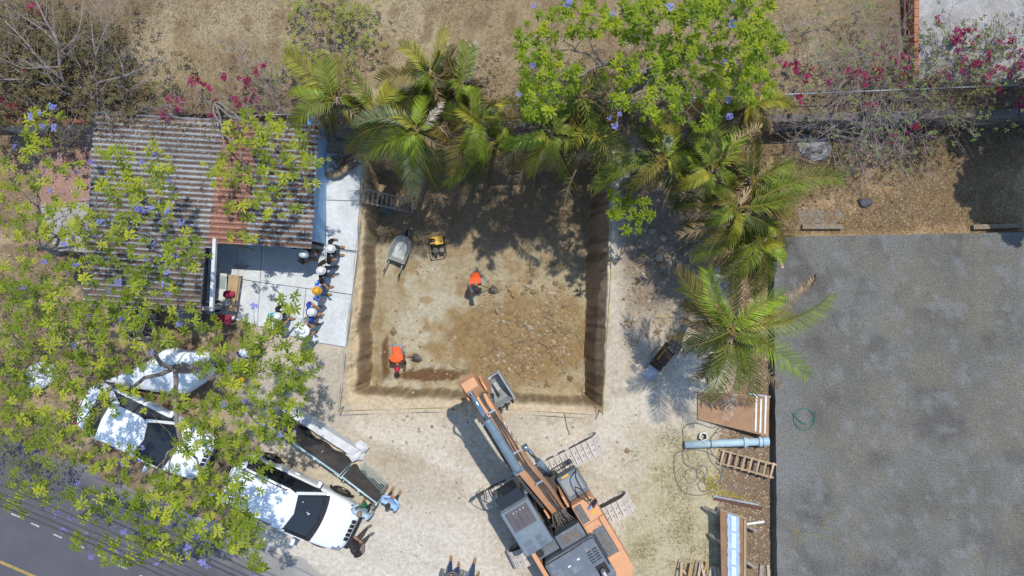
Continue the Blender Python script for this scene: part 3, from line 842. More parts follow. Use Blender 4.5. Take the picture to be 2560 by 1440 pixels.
def build_excavator():
    base = Vector((1.37, -6.74, 0.0))
    ex = empty('excavator', base, 'orange and grey crawler excavator with its boom reaching over the pit edge', 'excavator')
    AU = math.radians(121.0); AT = math.radians(26.6)
    U = dict(parent=ex, rot=AU); T = dict(parent=ex, rot=AT)
    # --- tracks
    shoe = MB(); shoe.box((0, 0, 0), (0.178, 0.60, 0.035)); shoe.box((-0.055, 0, 0.032), (0.022, 0.60, 0.034)); shoe.box((0.0, 0, 0.028), (0.018, 0.60, 0.026)); shoe.box((0.055, 0, 0.028), (0.018, 0.60, 0.026))
    for sx in (-0.08, 0.08): shoe.box((0.035, sx * 1.1, 0.02), (0.05, 0.028, 0.012), mi=1)
    sme = shoe.mesh('track_shoe'); sme.materials.append(MAT['track']); sme.materials.append(MAT['black'])
    for sy in (-1.19, 0.95):
        fr = MB(); fr.box((0, 0, 0.42), (3.3, 0.34, 0.42)); fr.cyl((1.68, -0.2, .44), (1.68, .2, .44), 0.36, 18); fr.cyl((-1.68, -0.2, .44), (-1.68, .2, .44), 0.36, 18)
        for k in range(7): fr.cyl((-1.3 + k * 0.43, -0.19, .2), (-1.3 + k * 0.43, .19, .2), 0.12, 10)
        fr.shift((0, sy, 0))
        tr = obj('track', fr, MAT['xdark'], bevel=0.01, **T)
        r = 0.44; Ls = 3.36; per = 2 * Ls + 2 * PI * r; n = int(per / 0.19)
        for i in range(n):
            s = per * i / n
            if s < Ls: p = (-Ls / 2 + s, 2 * r); a = 0
            elif s < Ls + PI * r: t = (s - Ls) / r; p = (Ls / 2 + r * math.sin(t), r + r * math.cos(t)); a = t
            elif s < 2 * Ls + PI * r: p = (Ls / 2 - (s - Ls - PI * r), 0); a = PI
            else: t = (s - 2 * Ls - PI * r) / r; p = (-Ls / 2 - r * math.sin(t), r - r * math.cos(t)); a = PI + t
            o = bpy.data.objects.new('track_shoe', sme); link(o, tr)
            o.location = (p[0], sy, p[1] + 0.02); o.rotation_euler = (0, a, 0)
    mb = MB(); mb.box((0, 0, 0.6), (1.6, 1.9, 0.35)); mb.cyl((0, 0, .7), (0, 0, 0.98), 0.62, 24); obj('undercarriage', mb, MAT['xdark'], bevel=0.02, **T)
    # --- upper deck
    mb = MB(); mb.prism([(-2.3, -1.10), (0.68, -1.10), (0.68, -0.55), (0.9, -0.42), (0.9, 0.42), (1.2, 0.5), (1.2, 1.36), (-2.3, 1.36)], 0.96, 1.16); obj('deck', mb, MAT['xdark'], bevel=0.02, **U)
    # counterweight with rounded corners
    cw = []
    for a in range(0, 91, 15): cw.append((-2.55 - 0.33 * math.sin(math.radians(a)), 1.02 + 0.33 * math.cos(math.radians(a))))
    out = [(-2.0, 1.37)] + cw + [(x, -y + 0.24) for x, y in cw[::-1]] + [(-2.0, -1.13)]
    obj('counterweight', MB().prism(out, 0.98, 2.12), MAT['orange'], bevel=0.05, **U)
    # orange side panels
    mb = MB(); mb.box((-1.2, 1.30, 1.62), (1.55, 0.14, 0.96)); obj('side_panel', mb, MAT['orange'], bevel=0.03, **U)
    mb = MB(); mb.box((-1.42, -1.045, 1.62), (1.2, 0.17, 0.94)); obj('side_panel', mb, MAT['orange'], bevel=0.03, **U)
    # engine hood
    hood = []
    for cx, cy, a0 in ((-1.24, 1.02, 0), (-2.42, 1.02, 90), (-2.42, -0.44, 180), (-1.24, -0.44, 270)):
        for a in range(0, 91, 18): hood.append((cx + 0.14 * math.cos(math.radians(a0 + a)), cy + 0.14 * math.sin(math.radians(a0 + a))))
    h = obj('engine_hood', MB().prism(hood, 1.3, 2.30), MAT['xgrey'], bevel=0.035, **U)
    inset = [(-1.85 + (x + 1.85) * 0.93, 0.29 + (y - 0.29) * 0.93) for x, y in hood]
    obj('lid', MB().prism(inset, 2.29, 2.335), MAT['xgrey'], h, bevel=0.015)
    for k in range(2):
        for j in range(5):
            mb = MB().box((-1.48 - j * 0.085 + k * 0.01, -0.18 - k * 0.20, 2.338), (0.035, 0.15, 0.012)); obj('vent', mb, MAT['black'], h)
    for j in range(4):
        obj('vent', MB().box((-2.0 - j * 0.06, 0.98, 2.338), (0.03, 0.14, 0.012)), MAT['black'], h)
    for q in ((-1.5, 0.18), (-1.55, 0.52)): obj('sticker', MB().box((q[0], q[1], 2.338), (0.05, 0.09, 0.006)), MAT['white_paint'], h)
    mb = MB(); mb.tube(smooth_path([(-1.14, 1.1, 2.36), (-1.14, 0.3, 2.40), (-1.14, -0.5, 2.37), (-1.35, -0.56, 2.37), (-2.1, -0.56, 2.37)], 5), 0.018, 6); obj('grab_rail', mb, MAT['xdark'], h, smooth=True)
    mb = MB(); mb.cyl((-2.12, -0.28, 2.2), (-2.12, -0.28, 2.5), 0.075, 14, mi=0); mb.tube([(-2.12, -0.28, 2.48), (-2.16, -0.28, 2.60), (-2.28, -0.28, 2.66)], [0.075, 0.07, 0.065], 12, 1); mb.prism([(-2.32, -0.46), (-1.95, -0.46), (-1.95, -0.12), (-2.32, -0.12)], 2.31, 2.345, 2)
    obj('exhaust_pipe', mb, [MAT['xdark'], MAT['silver'], MAT['black']], bevel=0.01, **U)
    # grey boxes in front of the hood
    b1 = obj('cover_box', MB().box((-0.87, 0.06, 1.62), (0.46, 0.86, 0.94)), MAT['xgrey'], bevel=0.025, **U)
    obj('grip_plate', MB().box((-0.87, 0.06, 2.096), (0.30, 0.62, 0.012)), MAT['grip'], b1)
    b2 = obj('cover_box', MB().box((-0.80, 0.93, 1.55), (0.50, 0.80, 0.86)), MAT['xgrey'], bevel=0.025, **U)
    obj('grip_plate', MB().box((-0.72, 0.72, 1.986), (0.28, 0.32, 0.012)), MAT['grip'], b2)
    mb = MB(); mb.cyl((-0.85, 1.12, 1.97), (-0.85, 1.12, 2.02), 0.16, 20, 0); mb.cyl((-0.85, 1.12, 2.0), (-0.85, 1.12, 2.024), 0.13, 20, 1); obj('air_intake', mb, [MAT['xgrey'], MAT['black']], b2)
    b3 = obj('side_box', MB().box((-1.6, -0.775, 1.6), (1.0, 0.365, 0.9)), MAT['xgrey'], bevel=0.025, **U)
    obj('grip_plate', MB().box((-1.6, -0.775, 2.056), (0.72, 0.24, 0.012)), MAT['grip'], b3)
    # orange fuel / hydraulic tank, right side
    tank = obj('fuel_tank', MB().prism([(-1.36, -0.40), (-0.14, -0.40), (-0.14, -1.00), (-0.24, -1.13), (-1.36, -1.13)], 1.16, 1.98), MAT['orange'], bevel=0.06, **U)
    obj('grip_plate', MB().box((-0.50, -0.57, 1.984), (0.60, 0.25, 0.012)), MAT['grip'], tank)
    obj('grip_plate', MB().box((-1.25, -0.78, 1.984), (0.09, 0.40, 0.012)), MAT['grip'], tank)
    mb = MB(); mb.cyl((-0.45, -0.88, 1.97), (-0.45, -0.88, 2.03), 0.07, 16); obj('filler_cap', mb, MAT['silver'], tank)
    mb = MB(); mb.cyl((-1.05, -0.84, 1.97), (-1.05, -0.84, 2.0), 0.12, 18, 1); mb.cyl((-1.05, -0.84, 1.98), (-1.05, -0.84, 2.02), 0.035, 10, 0); obj('filler_cap', mb, [MAT['silver'], MAT['orange']], tank)
    obj('seam', MB().box((-0.86, -0.765, 1.982), (0.012, 0.70, 0.008)), MAT['xdark'], tank)
    obj('sticker', MB().box((-0.62, -0.92, 1.984), (0.11, 0.11, 0.006)), MAT['yellow'], tank)
    # tool box with steps, front right
    tb = obj('tool_box', MB().prism([(-0.12, -0.42), (0.70, -0.42), (0.70, -1.00), (0.58, -1.13), (-0.12, -1.13)], 0.98, 1.52), MAT['xgrey'], bevel=0.03, **U)
    obj('lid', MB().box((0.30, -0.77, 1.53), (0.56, 0.58, 0.03)), M('sheen_lid', (0.20, 0.235, 0.27), (0.26, 0.27, 0.27), scale=2.0, rough=0.35, spec=0.5), tb, bevel=0.01)
    obj('warning_sticker', MB().box((0.635, -0.70, 1.526), (0.06, 0.24, 0.008)), MAT['yellow'], tb)
    mb = MB()
    for a, b in (((0.70, -0.50, 1.25), (0.97, -0.50, 1.25)), ((0.70, -1.08, 1.25), (0.97, -1.08, 1.25)), ((0.97, -0.50, 1.25), (0.97, -1.08, 1.25)), ((0.84, -0.50, 1.25), (0.84, -1.08, 1.25)), ((0.97, -0.80, 1.25), (0.7, -0.80, 1.25))): mb.cyl(a, b, 0.018, 6)
    mb.ball((0.94, -1.05, 1.42), (0.07, 0.08, 0.07), 10, 7); obj('step_rack', mb, MAT['xdark'], **U)
    mb = MB(); mb.tube(smooth_path([(0.62, -1.08, 1.5), (0.58, -1.0, 2.35), (-0.1, -1.0, 2.4), (-0.25, -1.06, 1.98)], 6), 0.022, 6); mb.tube(smooth_path([(0.2, -0.8, 1.52), (0.18, -0.98, 2.3), (-0.3, -1.02, 2.3)], 6), 0.018, 6); obj('handrail', mb, MAT['xdark'], smooth=True, **U)
    mb = MB(); mb.box((-0.30, -1.10, 2.38), (0.06, 0.24, 0.34), rot=0.5); obj('mirror', mb, MAT['xdark'], bevel=0.02, **U)
    # --- cab
    side = [(-0.52, 1.16), (1.18, 1.16), (1.40, 1.55), (1.02, 2.86), (-0.46, 2.92), (-0.52, 2.8)]
    cab = obj('cab', MB().plate(side, 'y', 0.46, 1.40), MAT['xgrey'], bevel=0.05, **U)
    obj('roof', MB().box((0.27, 0.93, 2.94), (1.46, 0.94, 0.09)), M('cab_roof_paint', (0.125, 0.165, 0.20), (0.15, 0.19, 0.225), scale=1.6, rough=0.42, spec=0.5, fine=0.08, c3=(0.33, 0.31, 0.28), s3=3.0, t3=(0.6, 0.85)), cab, bevel=0.05)
    hat = obj('roof_hatch', MB().box((0.62, 0.93, 2.995), (0.62, 0.72, 0.03)), MAT['xpurple'], cab, bevel=0.02)
    for k in range(3): obj('hatch_rib', MB().box((0.62, 0.75 + k * 0.18, 3.012), (0.5, 0.012, 0.012)), MAT['xdark'], cab)
    for k in range(4): obj('reflector', MB().box((0.84, 0.72 + k * 0.11, 3.013), (0.05, 0.016, 0.006)), MAT['white_paint'], cab)
    for k in (-1, 1):
        for j in (-0.14, -0.34): obj('roof_rib', MB().box((j, 0.93 + k * 0.2, 2.988), (0.16, 0.26, 0.010)), MAT['xgrey'], cab, bevel=0.004)
    # glass
    w0, w1 = (1.385, 1.60), (1.045, 2.80)
    g = MB(); g.add([(w0[0] + .02, 0.54, w0[1]), (w0[0] + .02, 1.32, w0[1]), (w1[0] + .02, 1.32, w1[1]), (w1[0] + .02, 0.54, w1[1]), (w0[0], 0.54, w0[1]), (w0[0], 1.32, w0[1]), (w1[0], 1.32, w1[1]), (w1[0], 0.54, w1[1])], [(0, 1, 2, 3), (7, 6, 5, 4), (0, 4, 5, 1), (3, 2, 6, 7), (0, 3, 7, 4), (1, 5, 6, 2)])
    obj('windshield', g, MAT['glass'], cab)
    for yy, s in ((1.402, 1), (0.458, -1)):
        mb = MB().plate([(-0.4, 1.75), (0.45, 1.75), (0.45, 2.75), (-0.4, 2.75)], 'y', yy - 0.01, yy + 0.01); obj('side_window', mb, MAT['glass'], cab)
        mb = MB().plate([(0.55, 1.75), (1.26, 1.75), (0.98, 2.75), (0.55, 2.75)], 'y', yy - 0.01, yy + 0.01); obj('side_window', mb, MAT['glass'], cab)
    mb = MB().box((1.24, 0.93, 2.90), (0.34, 0.80, 0.03)); obj('visor', mb, MAT['glass'], cab, bevel=0.01)
    mb = MB()
    for yy in (1.36, 1.42): mb.tube(smooth_path([(1.45, yy, 1.4), (1.62, yy + .05, 1.9), (1.42, yy + .03, 2.4)], 5), 0.018, 6)
    mb.tube(smooth_path([(1.2, 1.42, 2.7), (1.55, 1.72, 2.5), (1.62, 1.75, 2.0)], 5), 0.014, 6); mb.box((1.62, 1.76, 2.05), (0.05, 0.22, 0.36)); obj('mirror_arm', mb, MAT['xdark'], smooth=False, **U)
    obj('work_lamp', MB().ball((1.15, 0.42, 2.85), (0.07, 0.08, 0.08), 10, 7), MAT['silver'], smooth=True, **U)
    # --- boom
    prof = [(-0.18, 1.55), (0.30, 1.46), (1.10, 2.25), (2.05, 3.30), (2.75, 3.72), (4.62, 4.00), (4.80, 4.18), (4.74, 4.42), (4.50, 4.50), (2.95, 4.52), (2.30, 4.34), (1.75, 3.85), (0.52, 2.55), (-0.20, 1.85)]
    boom = obj('boom', MB().plate(prof, 'y', -0.205, 0.205), MAT['orange'], bevel=0.025, **U)
    me = text_mesh('CASE', 0.40); me.materials.append(MAT['white_paint'])
    t = obj('lettering', me, MAT['white_paint'], boom); t.location = (2.95, -0.211, 4.16); t.rotation_euler = (PI / 2, math.radians(-6), 0); t.scale = (1.15, 1, 1)
    ring = MB()
    for i in range(24):
        a = 2 * PI * i / 24
        for rr in (1.0, 0.72): ring.v.append((2.02 + 0.20 * rr * math.cos(a) - 0.02, -0.211, 3.78 + 0.20 * rr * math.sin(a)))
    for i in range(24):
        j = (i + 1) % 24; ring.f.append((2 * i, 2 * j, 2 * j + 1, 2 * i + 1)); ring.m.append(0)
    obj('emblem_ring', ring, MAT['white_paint'], boom)
    # arm cylinder on top of the boom
    c = MB(); c.tube([(2.15, 0.10, 4.60), (2.25, 0.10, 4.64), (3.72, 0.10, 4.76), (3.80, 0.10, 4.765)], [0.10, 0.125, 0.125, 0.14], 16); c.cyl((2.15, -0.05, 4.58), (2.15, 0.25, 4.58), 0.08, 12); obj('arm_cylinder', c, MAT['cylinder'], boom, smooth=True)
    c = MB(); c.cyl((3.78, 0.10, 4.765), (4.66, 0.10, 4.80), 0.058, 14); obj('piston_rod', c, MAT['chrome'], boom, smooth=True)
    c = MB(); c.cyl((4.64, 0.10, 4.80), (4.80, 0.10, 4.81), 0.10, 14); obj('rod_eye', c, MAT['silver'], boom, smooth=True)
    c = MB(); c.box((2.2, 0.10, 4.50), (0.3, 0.28, 0.2)); obj('cylinder_lug', c, MAT['orange'], boom, bevel=0.02)
    # hoses along the boom
    def boom_top(x): return float(np.interp(x, [-0.20, 0.52, 1.75, 2.30, 2.95, 4.80, 5.05], [1.9, 2.58, 3.88, 4.37, 4.55, 4.53, 4.45]))
    for k, yy in enumerate((-0.05, -0.11, -0.18)):
        pts = [(x, yy + 0.02 * math.sin(x * 3 + k), boom_top(x) + 0.05) for x in (-0.05, 0.4, 1.1, 1.7, 2.2, 2.7, 3.4, 3.9, 4.28 - 0.1 * k)]
        pts += [(4.46, yy - 0.05, 4.66 - 0.02 * k), (4.35, yy - 0.12, 4.25)]
        if k == 2: pts = pts[:8]
        obj('hose', MB().tube(smooth_path(pts, 4), 0.022, 7), MAT['hose'], boom, smooth=True)
    for k, yy in enumerate((0.27, 0.31)):
        pts = [(x, yy, boom_top(x) - 0.06 - 0.03 * k) for x in (0.3, 0.8, 1.5, 2.1, 2.8, 3.6, 4.0)] + [(4.3, yy + 0.06, 4.6), (4.45, yy + 0.03, 4.45), (4.42, yy - 0.04, 4.15)]
        obj('hose', MB().tube(smooth_path(pts, 4), 0.022, 7), MAT['hose'], boom, smooth=True)
    for x in (1.35, 2.6, 3.9): obj('hose_clamp', MB().box((x, -0.11, boom_top(x) + 0.06), (0.06, 0.22, 0.07)), MAT['silver'], boom, bevel=0.01)
    obj('hose_clamp', MB().box((3.7, 0.29, boom_top(3.7) - 0.05), (0.08, 0.10, 0.10)), MAT['silver'], boom, bevel=0.01)
    # hose bundle from the deck to the boom foot
    rnd = random.Random(3)
    for k in range(9):
        yy = -0.30 + k * 0.075
        pts = [(-0.60, yy * 0.9, 1.7), (-0.45, yy, 2.05 + rnd.uniform(-.1, .15)), (-0.22, yy * 0.8 + rnd.uniform(-.05, .05), 2.2), (0.0, yy * 0.6, 2.12)]
        obj('hose', MB().tube(smooth_path(pts, 4), 0.02, 6), MAT['hose'], boom, smooth=True)
    for k in range(10):
        mb = MB(); mb.box((rnd.uniform(-0.6, 0.0), rnd.uniform(-0.36, 0.4), rnd.uniform(1.3, 1.75)), (rnd.uniform(.06, .2), rnd.uniform(.06, .2), rnd.uniform(.1, .3)), rot=rnd.uniform(0, 3)); obj('valve_block', mb, MAT['xdark'], bevel=0.01, **U)
    mb = MB()
    for yy in (-0.34, 0.34):
        mb.plate([(-0.25, 1.14), (0.45, 1.14), (0.25, 1.95), (-0.12, 1.95)], 'y', yy - 0.03, yy + 0.03)
    obj('boom_bracket', mb, MAT['orange'], bevel=0.01, **U)
    for yy in (-0.30, 0.30):
        c = MB(); c.cyl((0.85, yy, 1.15), (1.65, yy, 2.35), 0.10, 14); obj('lift_cylinder', c, MAT['cylinder'], smooth=True, **U)
        c = MB(); c.cyl((1.65, yy, 2.35), (2.35, yy, 3.42), 0.055, 12); c.cyl((2.38, yy - 0.10 * (1 if yy > 0 else -1), 3.45), (2.38, yy + 0.06 * (1 if yy > 0 else -1), 3.45), 0.10, 12); obj('lift_rod', c, MAT['chrome'], smooth=True, **U)
    # --- arm (dipper) and bucket
    arm_prof = [(4.98, 4.98), (4.72, 4.95), (4.32, 4.35), (4.12, 2.6), (4.30, 1.30), (4.52, 1.22), (4.66, 2.6), (4.88, 4.0), (5.08, 4.6)]
    arm = obj('arm', MB().plate(arm_prof, 'y', -0.20, 0.20), MAT['orange'], bevel=0.02, **U)
    mb = MB()
    for yy in (-0.275, 0.275): mb.plate([(4.42, 4.0), (4.7, 3.92), (4.88, 4.2), (4.7, 4.5), (4.45, 4.48)], 'y', yy - 0.03, yy + 0.03)
    obj('arm_yoke', mb, MAT['orange'], arm, bevel=0.01)
    c = MB(); c.cyl((4.30, 0, 4.2), (4.02, 0, 2.6), 0.09, 14); obj('bucket_cylinder', c, MAT['cylinder'], arm, smooth=True)
    c = MB(); c.cyl((4.02, 0, 2.6), (3.86, 0, 1.75), 0.05, 12); obj('bucket_rod', c, MAT['chrome'], arm, smooth=True)
    mb = MB()
    for yy in (-0.26, 0.26): mb.bar((4.26, yy, 1.95), (3.86, yy, 1.72), 0.06, 0.12); mb.bar((3.86, yy * 0.8, 1.72), (4.02, yy * 0.8, 1.10), 0.05, 0.12)
    obj('bucket_link', mb, MAT['xdark'], arm, bevel=0.01)
    # bucket: open top, curled towards the machine
    bw = 0.57
    shell = [(4.42, 1.22), (4.46, 0.95), (4.38, 0.62), (4.16, 0.42), (3.86, 0.40), (3.60, 0.62), (3.46, 0.98)]
    mb = MB()
    for (a, b) in zip(shell[:-1], shell[1:]):
        d = Vector((b[0] - a[0], b[1] - a[1])).normalized(); nn = Vector((-d.y, d.x)) * -0.03
        for pa_, pb_ in ((a, b),):
            v = [(pa_[0], -bw, pa_[1]), (pa_[0], bw, pa_[1]), (pb_[0], bw, pb_[1]), (pb_[0], -bw, pb_[1])]
            v += [(x - nn.x, y, z - nn.y) for x, y, z in v]
            mb.add(v, [(0, 1, 2, 3), (7, 6, 5, 4), (0, 4, 5, 1), (2, 6, 7, 3)])
    for yy in (-bw, bw): mb.plate([(4.50, 1.26), (4.50, 0.95), (4.40, 0.60), (4.16, 0.38), (3.86, 0.36), (3.57, 0.6), (3.42, 1.0)], 'y', yy - 0.03, yy + 0.03)
    bk = obj('bucket', mb, MAT['bucket'], bevel=0.008, **U)
    for k in range(5):
        mb = MB().box((3.40, -0.46 + k * 0.23, 1.07), (0.07, 0.10, 0.20), rot=Matrix.Rotation(-0.3, 3, 'Y'), tx=0.5, ty=0.6); obj('tooth', mb, MAT['xdark'], bk)
    mb = MB()
    for yy in (-0.16, 0.16): mb.plate([(4.40, 1.40), (4.55, 1.2), (4.44, 0.98), (3.95, 1.0), (3.95, 1.18)], 'y', yy - 0.02, yy + 0.02)
    mb.cyl((4.42, -0.3, 1.27), (4.42, 0.3, 1.27), 0.06, 12); obj('bucket_ear', mb, MAT['bucket'], bk)


build_excavator()


# ------------------------------------------------------------------ cars
def build_car(name, loc, ang, label, L, W, H, st, gb, gr, rails, wheelx, front_grille=True):
    car = empty(name, (loc[0], loc[1], 0), label, 'car', rz=ang)
    mb = MB(); ring = 14
    for (x, w, zt, zb) in st:
        half = [(0, zt + 0.045), (w * 0.5, zt + 0.035), (w * 0.84, zt + 0.0), (w * 0.965, zt - 0.075), (w, zt - 0.20), (w * 0.985, zb + 0.16), (w * 0.93, zb + 0.02), (0, zb)]
        pts = half + [(-a, b) for a, b in half[-2:0:-1]]
        for a, b in pts: mb.v.append((x, a, b))
    n = len(pts)
    for i in range(len(st) - 1):
        for k in range(n):
            k2 = (k + 1) % n
            mb.f.append((i * n + k, i * n + k2, (i + 1) * n + k2, (i + 1) * n + k)); mb.m.append(0)
    mb.f.append(tuple(range(n))[::-1]); mb.m.append(0)
    e = (len(st) - 1) * n; mb.f.append(tuple(range(e, e + n))); mb.m.append(0)
    mb.f = [f[::-1] for f in mb.f]
    body = obj('body', mb, MAT['carwhite'], car, smooth=True)
    ss = body.modifiers.new('smooth', 'SUBSURF'); ss.levels = 1; ss.render_levels = 2
    # glasshouse
    x0, x1, wb, zb = gb; rx0, rx1, wr, zr = gr
    def outline(x0, x1, w, z, bow):
        return [(x0, -w * 0.88, z), (x0 - bow, 0, z), (x0, w * 0.88, z), (x0 + 0.2, w, z), (x1 - 0.35, w, z), (x1 - 0.05, w * 0.90, z), (x1 + bow * 1.6, 0, z), (x1 - 0.05, -w * 0.90, z), (x1 - 0.35, -w, z), (x0 + 0.2, -w, z)]
    lo = outline(x0, x1, wb, zb, 0.05); hi = outline(rx0, rx1, wr, zr, 0.04)
    g = MB(); k = len(lo)
    g.v = lo + hi
    for i in range(k): g.f.append((i, i + 1 if i + 1 < k else 0, (i + 1 if i + 1 < k else 0) + k, i + k)); g.m.append(0)
    g.f = [f[::-1] for f in g.f]
    g.f.append(tuple(range(k, 2 * k))[::-1]); g.m.append(0)
    obj('window_glass', g, MAT['glass'], car)
    # roof skin, slightly crowned
    r = MB(); hi2 = outline(rx0 - 0.04, rx1 + 0.02, wr + 0.01, zr, 0.05)
    r.v = [(x, y, zr - 0.03) for x, y, z in hi2] + [(x, y, zr + 0.015) for x, y, z in hi2] + [((rx0 + rx1) / 2 + (x - (rx0 + rx1) / 2) * 0.82, y * 0.82, zr + 0.055) for x, y, z in hi2]
    for l in (0, 1):
        for i in range(k):
            j = (i + 1) % k; r.f.append((l * k + j, l * k + i, (l + 1) * k + i, (l + 1) * k + j)); r.m.append(0)
    r.f.append(tuple(range(2 * k, 3 * k))[::-1]); r.m.append(0); r.f.append(tuple(range(k))); r.m.append(0)
    ro = obj('roof', r, MAT['carwhite'], car, smooth=True, bevel=0.01)
    # pillars
    for s in (-1, 1):
        mb = MB()
        mb.bar((x1 - 0.12, s * wb * 0.955, zb), (rx1 - 0.1, s * (wr * 0.955), zr), 0.09, 0.07)
        obj('pillar', mb, MAT['carwhite'], car, bevel=0.01); mb = MB()
        mb.bar((x0 + 0.14, s * wb * 0.985, zb), (rx0 + 0.12, s * wr * 0.99, zr), 0.09, 0.22, up=(1, 0, 0))
        obj('pillar', mb, MAT['carwhite'], car, bevel=0.01)
        mb = MB(); mb.bar(((x0 + x1) / 2 - 0.05, s * (wb + 0.004), zb), ((rx0 + rx1) / 2 + 0.05, s * (wr + 0.004), zr), 0.02, 0.07, up=(1, 0, 0)); obj('door_pillar', mb, MAT['black'], car)
        if rails:
            mb = MB(); mb.tube(smooth_path([(rx0 + 0.2, s * wr * 0.93, zr + 0.03), (rx0 + 0.3, s * wr * 0.93, zr + 0.09), (rx1 - 0.55, s * wr * 0.93, zr + 0.09), (rx1 - 0.4, s * wr * 0.93, zr + 0.03)], 4), 0.02, 6); obj('roof_rail', mb, MAT['xdark'], car, smooth=True)
        mb = MB(); mb.box((x1 - 0.42, s * (wb + 0.16), zb + 0.08), (0.13, 0.22, 0.14)); mi = obj('mirror', mb, MAT['carwhite'], car, bevel=0.04, seg=3)
        obj('mirror_base', MB().box((x1 - 0.40, s * (wb + 0.05), zb + 0.02), (0.12, 0.14, 0.05)), MAT['black'], mi)
        for x in ((x0 + x1) / 2 + 0.28, (x0 + x1) / 2 - 0.62): obj('door_handle', MB().box((x, s * (st[3][1] * 1.0 + 0.01), zb - 0.18), (0.18, 0.04, 0.03)), MAT['silver'], car, bevel=0.01)
        for k2 in (0,):
            obj('door_seam', MB().box(((x0 + x1) / 2 - 0.05, s * (st[3][1] * 0.985), zb - 0.32), (0.012, 0.05, 0.5)), MAT['black'], car)
        f = st[-3]
        obj('headlight', MB().ball((f[0] - 0.02, s * f[1] * 0.80, f[2] - 0.10), (0.20, 0.13, 0.09), 10, 7), MAT['silver'], car, smooth=True)
        b0 = st[1]
        obj('tail_light', MB().ball((b0[0] + 0.02, s * b0[1] * 0.86, b0[2] - 0.16), (0.10, 0.12, 0.13), 10, 7), MAT['maroon'], car, smooth=True)
        for wx in wheelx:
            wh = MB(); yy = s * (st[3][1] - 0.10)
            prof = [(0.10, -0.11), (0.30, -0.11), (0.345, -0.07), (0.345, 0.07), (0.30, 0.11), (0.22, 0.115)]
            nn = 22
            for i in range(nn):
                a = 2 * PI * i / nn
                for rr, yo in prof: wh.v.append((wx + rr * math.cos(a), yy + s * yo, 0.345 + rr * math.sin(a)))
            m_ = len(prof)
            for i in range(nn):
                j = (i + 1) % nn
                for q in range(m_ - 1): wh.f.append((i * m_ + q, i * m_ + q + 1, j * m_ + q + 1, j * m_ + q)); wh.m.append(0)
            wo = obj('wheel', wh, MAT['rubber'], car, smooth=True)
            rm = MB(); rm.cyl((wx, yy + s * 0.02, 0.345), (wx, yy + s * 0.075, 0.345), 0.225, 20)
            obj('rim', rm, MAT['xdark'], wo)
            sp = MB()
            for i in range(5):
                a = 2 * PI * i / 5; sp.bar((wx, yy + s * 0.09, 0.345), (wx + 0.21 * math.cos(a), yy + s * 0.085, 0.345 + 0.21 * math.sin(a)), 0.05, 0.03, up=(0, 1, 0))
            sp.cyl((wx, yy + s * 0.07, 0.345), (wx, yy + s * 0.11, 0.345), 0.05, 10); obj('spokes', sp, MAT['cable_grey'], wo)
            ar = MB(); ar.tube([(wx + 0.40 * math.cos(a), s * (st[3][1] + 0.004), 0.36 + 0.40 * math.sin(a)) for a in [PI * t / 12 for t in range(13)]], 0.028, 6); obj('arch_trim', ar, MAT['black'], car, smooth=True)
    # hood outline, wipers, number plate, grille
    f = st[-1]; f3 = st[-3]
    if front_grille:
        for k2 in range(-2, 3):
            obj('grille_slot', MB().box((f[0] - 0.10, k2 * 0.15, f3[2] - 0.085), (0.14, 0.115, 0.05), rot=Matrix.Rotation(0.5, 3, 'Y')), MAT['black'], car)
        obj('bumper', MB().box((f[0] - 0.03, 0, 0.42), (0.22, W * 0.80, 0.18)), MAT['black'], car, bevel=0.05)
    obj('number_plate', MB().box((st[0][0] - 0.03, 0, 0.7), (0.02, 0.30, 0.15)), MAT['white_paint'], car)
    mb = MB()
    for s in (-0.05, 0.45): mb.bar((x1 + 0.10, s - 0.25, zb + 0.03), (x1 - 0.02, s + 0.15, zb + 0.10), 0.02, 0.015)
    obj('wiper', mb, MAT['black'], car)
    cw = MB(); cw.v = []
    lo2 = [(x1 + 0.02 + (0.08 - 0.10 * abs(t) ** 2), t * wb * 0.93) for t in np.linspace(-1, 1, 9)]
    for x, y in lo2: cw.v += [(x + 0.04, y, zb + 0.035), (x - 0.10, y * 0.97, zb + 0.055)]
    for i in range(8): cw.f.append((2 * i, 2 * i + 2, 2 * i + 3, 2 * i + 1)); cw.m.append(0)
    obj('cowl', cw, MAT['black'], car)
    def wsp(t, y):                                   # point on the windscreen, t = 0 at the cowl
        a = Vector((x1 + 0.03, y * wb, zb)); b_ = Vector((rx1 + 0.03, y * wr, zr)); return a + (b_ - a) * t + Vector((0.012, 0, 0.012))
    for t, y, w in (((.82, .62, .04), (.45, .10, .07), (.52, .16, .04)) if rails else ((.85, -.5, .05),)):
        q = wsp(t, y); mb = MB(); mb.box(q, (w, w * .8, .004), rot=Matrix.Rotation(math.atan2(zr - zb, x1 - rx1), 3, 'Y')); obj('windscreen_sticker', mb, MAT['paper_white'], car)
    for s in (-1, 1):
        mb = MB(); mb.bar(wsp(.02, s * .93), wsp(.98, s * .93), .05, .012); obj('screen_border', mb, MAT['black'], car)
    return car


